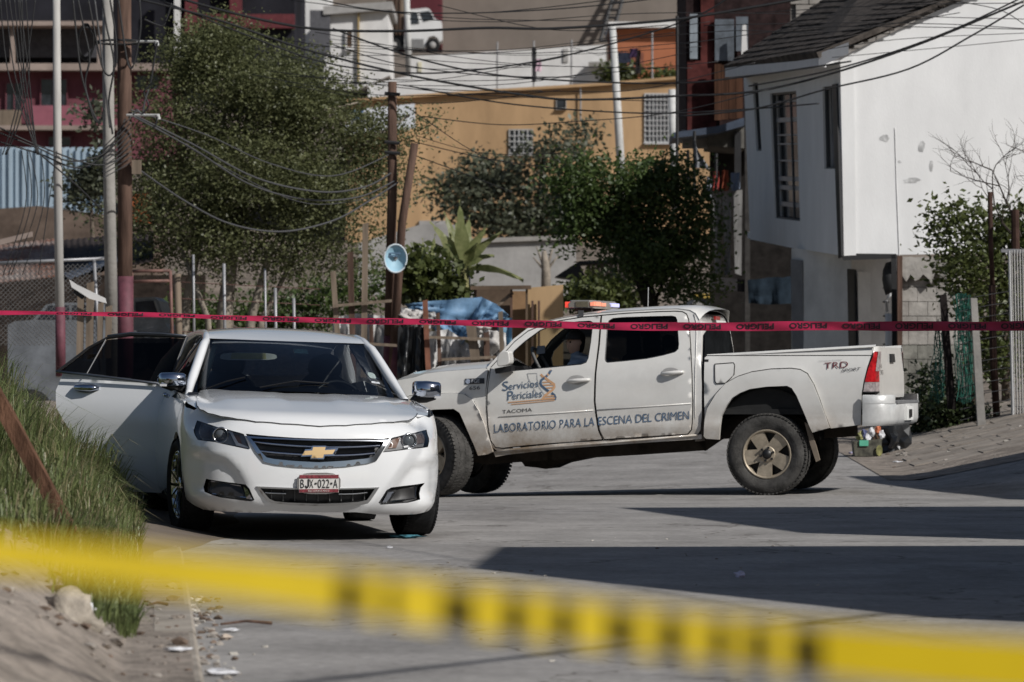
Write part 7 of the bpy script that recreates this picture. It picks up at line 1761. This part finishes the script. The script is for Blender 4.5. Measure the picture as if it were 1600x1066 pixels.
def reflection_house(name, label, x0, x1, y0, y1, H, col, face):  # unseen houses added behind the camera to give the sedan reflections
    t = thing(name, label, 'house', ((x0+x1)/2, (y0+y1)/2, 0)); m = M(name+'_plaster', col, .9, var=.1, vscale=1)
    G().box(((x0+x1)/2, (y0+y1)/2, H/2-.3), x1-x0, y1-y0, H+.6).obj('wall', m, t)
    G().box(((x0+x1)/2, (y0+y1)/2, H+.1), x1-x0+.3, y1-y0+.3, .2).obj('parapet', m_conc, t)
    for z in (1.6, 4.2):
        if z > H-.8: continue
        for k in range(3):
            f_ = (k+.5)/3
            if face == 'y': c = (lerp(x0, x1, f_), y1+.02, z); dx, dy = 1.1, .06
            else: c = (x1+.02, lerp(y0, y1, f_), z); dx, dy = .06, 1.1
            w_ = G().box(c, dx, dy, 1.2).obj('window', m_win, t); G().box((c[0], c[1], c[2]-.66), dx+.12, dy+.12, .08).obj('sill', m_conc, w_)
    return t
reflection_house('ochre_reflection_house', 'unseen ochre two-storey house added behind the camera for reflections', -9, 1, -34, -26, 6, (.40, .25, .12), 'y')
reflection_house('blue_reflection_house', 'unseen faded blue low house added behind the camera for reflections', 2, 11, -36, -28, 3.6, (.20, .28, .36), 'y')
reflection_house('brick_reflection_house', 'unseen brick-red house added on the bank behind the camera for reflections', -16, -8, -14, 6, 6, (.28, .11, .075), 'x')
sb_ = lambda x, y_, H: Vector((x+SH.x*H, y_+SH.y*H, H))
for k, (a, b_, r) in enumerate((((-1.2, 15.2), (3.2, 22.6), .028), ((-.6, 26.5), (2.3, 16.5), .012))):
    tag(G().tube([sb_(*a, 7.2)+(sb_(*a, 7.2)-sb_(*b_, 7.2))*.3, sb_(*a, 7.2).lerp(sb_(*b_, 7.2), .5)-Vector((0, 0, .1)), sb_(*b_, 7.2)+(sb_(*b_, 7.2)-sb_(*a, 7.2))*.3], r, 6).obj('overhead_cable', m_black), 'black service cable strung above the street in front of the houses', 'cable', 'service cables above the street')

# ================================================================== grass bank, plank, stone, litter
random.seed(31)
def blades(n, fn, L0, L1, seed, wid=.006):
    random.seed(seed); vs = []; fs = []
    for _ in range(n):
        q = fn()
        if q is None: continue
        x, y_, k = q; z = gz(x, y_)-.02; L = rnd(L0, L1)*k; az = 7.5*noise.noise(Vector((x*1.8, y_*1.5, 6)))+random.gauss(0, .75); ln = min(1.15, abs(random.gauss(.45, .35)))
        d = Vector((math.cos(az), math.sin(az), 0))*ln+Vector((.15, -.1, 0)); w_ = Vector((-math.sin(az+rnd(-.5, .5)), math.cos(az), 0))*wid*rnd(.6, 1.5)
        p0 = Vector((x, y_, z)); p1 = p0+Vector((0, 0, L*.45))+d*L*.12; p2 = p0+Vector((0, 0, L*.80))+d*L*.42; p3 = p0+Vector((0, 0, L*(.95-.35*ln*ln)))+d*L*.85
        i = len(vs); vs += [p0-w_, p0+w_, p1+w_*.9, p1-w_*.9, p2+w_*.6, p2-w_*.6, p3]; fs += [(i, i+1, i+2, i+3), (i+3, i+2, i+4, i+5), (i+5, i+4, i+6)]
    return vs, fs
def gfield():
    y_ = rnd(20.6, 33.2); D = .20+abs(random.gauss(0, 1.25))+.05
    if D > 4.2: return None
    x = kerbX(y_)-D; c = noise.noise(Vector((x*1.1, y_*.9, 3)))
    if c < -.12 and rnd(0, 1) < .9: return None
    if y_ < 23.6 and (D < .25 or c < .02): return None
    if y_ < 23.6 and D > .95 and rnd(0, 1) < .7: return None
    if D < .42 and rnd(0, 1) < .6: return None
    k = (.55+.8*smooth(-.1, .5, c))*lerp(.55, 1, smooth(.2, .7, D))*lerp(.6, 1, smooth(22, 25.5, y_))
    return x, y_, k
GR = leaf_mat('grass_green', (.075, .105, .034), (.25, .29, .115), .42); GRD = leaf_mat('grass_dry', (.17, .15, .075), (.30, .26, .15), .3)
v_, f_ = blades(30000, gfield, .20, .66, 41, .0045); go = obj('grass', v_, f_, GR); go['kind'] = 'stuff'; go['label'] = 'long green grass growing over the earth bank'; go['category'] = 'grass'
v_, f_ = blades(14000, gfield, .2, .66, 42, .0035); go = obj('dry_grass', v_, f_, GRD); go['kind'] = 'stuff'; go['label'] = 'dry straw-coloured stalks among the green grass'; go['category'] = 'grass'
v_, f_ = blades(3500, gfield, .10, .26, 47, .013); go = obj('broadleaf_weeds', v_, f_, leaf_mat('weed_leaf', (.055, .10, .03), (.17, .24, .08), .4)); go['kind'] = 'stuff'; go['label'] = 'short broad-leaved weeds among the long grass'; go['category'] = 'grass'
def tuft():
    cx, cy = random.choice(((-1.72, 18.6), (-1.62, 19.3), (-1.80, 19.6), (-1.70, 18.2), (-2.6, 19.0), (-2.7, 20.5))); x, y_ = random.gauss(cx, .13), random.gauss(cy, .35)
    if kerbX(y_)-x < .25: return None
    return x, y_, rnd(.5, 1)
v_, f_ = blades(3800, tuft, .10, .24, 43, .005); go = obj('low_weeds', v_, f_, GR); go['kind'] = 'stuff'; go['label'] = 'low green weeds beside the pale stone'; go['category'] = 'grass'
def yardg():
    y_ = rnd(33, 50); x = kerbX(y_)-rnd(.3, 9); return (x, y_, rnd(.6, 1.1)) if noise.noise(Vector((x*.7, y_*.5, 8))) > -.05 else None
v_, f_ = blades(9000, yardg, .22, .55, 44, .008); go = obj('yard_weeds', v_, f_, leaf_mat('weed_mix', (.06, .065, .025), (.18, .16, .075), .3)); go['kind'] = 'stuff'; go['label'] = 'overgrown weeds on the bank behind the open car door'; go['category'] = 'grass'
# leaning plank
a, b_ = P(120, 852, 21.2), P(-60, 520, 21.4); ax = (b_-a).normalized(); side = ax.cross(Vector((0, 1, 0))).normalized()
rows = []
for i in range(15):
    t = i/14; c = a.lerp(b_, t)-ax*.06*(1-t); w_ = .042+.006*noise.noise(Vector((t*9, 0, 1))); 
    rows.append([c+side*w_+Vector((0, .03, 0)), c+side*w_*.9+Vector((0, -.025, 0)), c+side*(-w_*.85+.006*noise.noise(Vector((t*14, 3, 1))))+Vector((0, -.028, 0)), c-side*w_+Vector((0, .03, 0)), c+side*w_+Vector((0, .03, 0))])
g = G().grid(rows); g.f.append(tuple(range(4))); pl = g.obj('leaning_plank', M('old_plank', (.125, .066, .042), .85, var=.35, vscale=3, stretch=(5, 5, 1), bump=.5, bscale=20)); tag(pl, 'old brown timber plank leaning up out of the grass', 'plank')
# rock
vs, fs = lump(P(106, 970, 16.9)+Vector((0, 0, -.01)), .125, 4, 3, .35, (1.0, .8, 1.05)); tag(obj('pale_stone', vs, fs, M('pale_stone', (.34, .30, .25), .95, var=.25, vscale=12, bump=.5, bscale=50), None, True), 'large pale stone half buried in the earth bank', 'stone')
vs, fs = lump(P(88, 838, 22.5)+Vector((0, 0, -.02)), .05, 8, 2, .3, (1.2, .8, .8)); tag(obj('small_stone', vs, fs, M('pale_stone', (.34, .30, .25)), None, True), 'fist-sized pale stone at the foot of the plank', 'stone')
vs, fs = lump(P(141, 952, 17.6), .024, 5, 2, .5, (1, 1, 1)); tag(obj('crumpled_tissue', vs, fs, M('tissue_white', (.72, .72, .72), .8, var=.1), None), 'crumpled white tissue beside the pale stone', 'litter')
# earth clods and gutter rubble
random.seed(77)
def onground(x, y_, r): return Vector((x, y_, gz(x, y_)+r*.25))
cols = [M('rubble_grey', (.30, .27, .24), .95, var=.3, vscale=20), M('rubble_brown', (.15, .11, .085), .95, var=.3, vscale=20), M('rubble_pale', (.48, .45, .40), .9, var=.2, vscale=20), M('rubble_rust', (.30, .12, .06), .95, var=.3, vscale=20)]
for i in range(110):
    y_ = rnd(15.2, 21.5); x = kerbX(y_)+.02+abs(random.gauss(0, .07)); r = rnd(.006, .020)
    vs, fs = lump(onground(x, y_, r), r, i, 1, .5, (1.2, 1.1, .6))
    tag(obj('rubble_piece', vs, fs, random.choice(cols[:3]+cols[:2])), 'small piece of rubble in the gutter along the kerb', 'rubble', 'rubble in the gutter')
for i in range(290):
    y_ = rnd(15.3, 20.5) if i % 5 else rnd(20, 23); x = kerbX(y_)-rnd(.03, 1.25); r = rnd(.005, .014) if i % 4 else rnd(.014, .036)
    vs, fs = lump(onground(x, y_, r), r, i+300, 1, .5, (1.2, 1.1, .6))
    tag(obj('earth_clod', vs, fs, random.choice(cols[:2]+[m_dirt])), 'small clod of earth lying on the bare bank', 'clod', 'clods on the bank')
for i in range(36):
    y_ = rnd(16.5, 29); x = rnd(-1.0, 1.8); r = rnd(.004, .011)
    vs, fs = lump(onground(x, y_, r), r, i+600, 1, .5, (1.3, 1.1, .5))
    tag(obj('road_grit', vs, fs, random.choice(cols[:3])), 'tiny stone lying on the open road', 'stone', 'grit on the road')
for i in range(46):
    y_ = rnd(43.2, 50.5); x = 4.15+rnd(0, 2.6); r = rnd(.012, .04)
    vs, fs = lump(onground(x, y_, r), r, i+900, 1, .5, (1.3, 1.1, .6))
    tag(obj('loose_stone', vs, fs, random.choice(cols[:3])), 'small piece of rubble on the pavement by the garden fence', 'rubble', 'rubble on the pavement')
def scrap(px, py, w_, h_, mat, label, nm, sd, cat='litter'):
    Y = CAMH*F/(py-HY)
    for _ in range(6):
        Xc = (px-CX)/F*Y; Y = (CAMH-gz(Xc, Y))*F/(py-HY)
    c = Vector(((px-CX)/F*Y, Y, gz((px-CX)/F*Y, Y)+.012)); s = Y/F; vs, fs = lump(c, 1, sd, 2, .5, (w_*s/2, w_*s/2*.8, h_*s/2)); return tag(obj(nm, vs, fs, mat), label, cat)
m_pap = M('litter_paper', (.62, .62, .64), .8, var=.15, vscale=30)
scrap(1156, 902, 19, 12, M('tissue_lilac', (.55, .53, .66), .8, var=.1), 'crumpled pale paper lying in the middle of the shaded road', 'crumpled_paper', 1)
scrap(278, 1019, 36, 8, m_pap, 'flat white scrap lying on the kerb top', 'white_scrap', 2); scrap(346, 1056, 46, 12, m_pap, 'long white scrap lying in the gutter rubble', 'white_scrap', 3)
scrap(352, 1000, 20, 10, M('litter_bone', (.5, .42, .35), .8, var=.2), 'pale crushed wrapper in the gutter rubble', 'crushed_wrapper', 4); scrap(360, 988, 28, 5, m_pap, 'thin white strip of plastic in the gutter', 'plastic_strip', 5)
scrap(636, 841, 50, 5, M('wrapper_blue', (.07, .22, .28), .5, var=.5, vscale=25), 'flattened teal wrapper on the road at the sedan tyre', 'flat_wrapper', 6); scrap(608, 858, 9, 4, m_pap, 'tiny white paper scrap on the road before the sedan', 'paper_scrap', 7)
scrap(1334, 731, 14, 6, M('wrapper_red', (.45, .22, .22), .6, var=.9, vscale=30, col2=(.3, .4, .6)), 'red and blue wrapper on the road edge behind the pickup', 'bright_wrapper', 8); scrap(1402, 739, 18, 5, m_pap, 'white scrap on the pavement edge behind the pickup', 'paper_scrap', 9)
for (x0, y0, x1, y1, lab) in ((345, 974, 425, 971, 'broken stick lying from the gutter onto the road'), (230, 960, 262, 1000, 'dark forked twig on the bank beside the weeds')):
    Y0 = CAMH*F/(y0-HY)*.985; q0 = P(x0, y0, Y0); q1 = P(x1, y1, Y0*1.004); q0.z = gz(q0.x, q0.y)+.014; q1.z = gz(q1.x, q1.y)+.014
    tag(G().tube([q0, q0.lerp(q1, .5)+Vector((0, .01, .012)), q1], [.006, .007, .009], 6).obj('stick', m_wood), lab, 'stick')
# rubbish by the block wall
rb = thing('rubbish_carton', 'open carton of bottles and rubbish behind the pickup bumper', 'carton', P(1366, 715, 47.5))
Yb = 47.5
G().quadbox([P(1333, 690, Yb), P(1378, 686, Yb), P(1377, 713, Yb), P(1336, 713, Yb)], (0, .3, 0)).obj('carton_side', M('carton_print', (.10, .095, .07), .7, var=.7, vscale=9), rb)
G().quadbox([P(1343, 688, Yb-.02), P(1357, 688, Yb-.02), P(1357, 697, Yb-.02), P(1343, 697, Yb-.02)], (0, .01, 0)).obj('green_label', M('label_green', (.10, .42, .28), .6, var=.1), rb)
G().add([P(1374+5*math.cos(t), 704+8.5*math.sin(t), Yb-.03) for t in [2*math.pi*i/20 for i in range(20)]], [tuple(range(20))]).obj('round_print', M('label_lime', (.28, .27, .10), .6, var=.5, vscale=14), rb)
for x, y_, m in ((1350, 678, M('bottle_blue', (.10, .11, .2), .3)), (1362, 675, m_pap), (1372, 672, M('bag_orange', (.55, .16, .07), .6)), (1356, 684, m_pap), (1343, 682, M('label_lime', (.3, .3, .1))), (1370, 684, M('bottle_brown', (.08, .05, .03), .2)), (1377, 680, m_pap), (1366, 690, M('bottle_brown', (.08, .05, .03)))):
    vs, fs = lump(P(x, y_, Yb+.1), .045, x, 2, .4, (.8, .8, 1.2)); obj('rubbish_item', vs, fs, m, rb)
vs, fs = lump(P(1395, 692, 48.2), .20, 6, 3, .6, (.75, .7, 1.1)); random.seed(4); vs = [q+Vector((rnd(-.014, .014), rnd(-.014, .014), rnd(-.014, .014))) for q in vs]; tag(obj('rubbish_bag', vs, fs, M('black_plastic_sheet', (.02, .02, .02), .32), None, False), 'black rubbish bag standing next to the carton', 'rubbish bag')

# ================================================================== barrier tapes
TAPE = M('tape_red', (.42, .022, .070), .45, var=.15, vscale=3, spec=.4)
tr_ = thing('red_barrier_tape', 'red plastic barrier tape printed PELIGRO stretched across the street', 'barrier tape', P(800, 508, 33.2))
RT = [(-60, 488, 34.6, .45, .042), (100, 490.5, 34.4, .45, .040), (300, 493.8, 34.2, .55, .046), (500, 500, 34, .75, .052), (700, 505, 33.6, .75, .056), (900, 508, 33.2, .85, .064), (1100, 510.3, 32.9, .95, .070), (1300, 510.5, 32.6, 1, .073), (1480, 509.5, 32.4, 1, .074), (1680, 507, 32.2, 1, .075)]
def rtape(s, h, push=0.0):
    "s = photograph x, h = -0.5..0.5 across the tape"
    y_ = interp([(r[0], r[1]) for r in RT], s); Y = interp([(r[0], r[2]) for r in RT], s); k = interp([(r[0], r[3]) for r in RT], s); wd = interp([(r[0], r[4]) for r in RT], s)
    p = P(s, y_, Y); tl = math.acos(min(1, k))*.6+.10*math.sin(s*.021)
    return p+Vector((0, math.sin(tl)*h*wd-push, math.cos(tl)*h*wd))+Vector((0, .006*math.sin(s*.05+h*3)+.004*math.sin(s*.013+1), .005*math.sin(s*.011)+.003*math.sin(s*.031+h*2)))
xs = frange(-60, 1680, 5)
tape = G().grid([[rtape(x, h) for x in xs] for h in (.5, .4, .3, .2, .1, 0, -.1, -.2, -.3, -.4, -.5)]).obj('tape_strip', TAPE, tr_, True)
INKT = M('tape_ink', (.02, .008, .012), .6, var=0)
x = 88.0
while x < 1640:
    wdt = 58*interp([(0, .95), (800, 1), (1600, 1.03)], x)
    vs, fs, W, H = text_geo('PELIGRO', .028)
    obj('tape_word', [rtape(x+wdt*(1-a/W), .29-.58*min(1.0, max(-.05, b_/H)), .0028) for a, b_ in vs], fs, INKT, tr_)
    x += 82.7*interp([(0, .965), (800, 1), (1600, 1.0)], x)
YT = M('tape_yellow', (.50, .36, .004), .6, var=.1, vscale=3, spec=.15)
ty = thing('yellow_barrier_tape', 'blurred yellow barrier tape sagging across the near street', 'barrier tape', P(800, 960, 2.55))
YR = [(r[0], r[1], r[2]*.49, r[3]*.515) for r in ((-200, 845, 4.9, .040), (0, 864, 4.95, .042), (200, 886, 5.0, .046), (400, 908, 5.05, .050), (560, 928, 5.1, .056), (720, 950, 5.15, .056), (900, 972, 5.2, .057), (1080, 994, 5.25, .058), (1250, 1013, 5.3, .062), (1450, 1032, 5.3, .066), (1800, 1058, 5.3, .070))]
def ytape(s, h, push=0.0):
    y_ = interp([(r[0], r[1]) for r in YR], s); Y = interp([(r[0], r[2]) for r in YR], s); wd = interp([(r[0], r[3]) for r in YR], s)
    return P(s, y_, Y)+Vector((0, .25*h*wd-push, h*wd))
G().grid([[ytape(x, h) for x in frange(-200, 1800, 20)] for h in (.5, .25, 0, -.25, -.5)]).obj('tape_strip', YT, ty, True)
INKY = M('tape_black_print', (.015, .011, .003), .8, var=0)
for x, w_ in ((548, 34), (612, 16), (717, 46), (806, 34), (881, 32), (971, 38), (1050, 34), (1126, 28), (1186, 32), (1262, 44)):
    G().grid([[ytape(xx, h, .002) for xx in (x-w_/2, x, x+w_/2)] for h in (.36, 0, -.5)]).obj('printed_mark', INKY, ty)
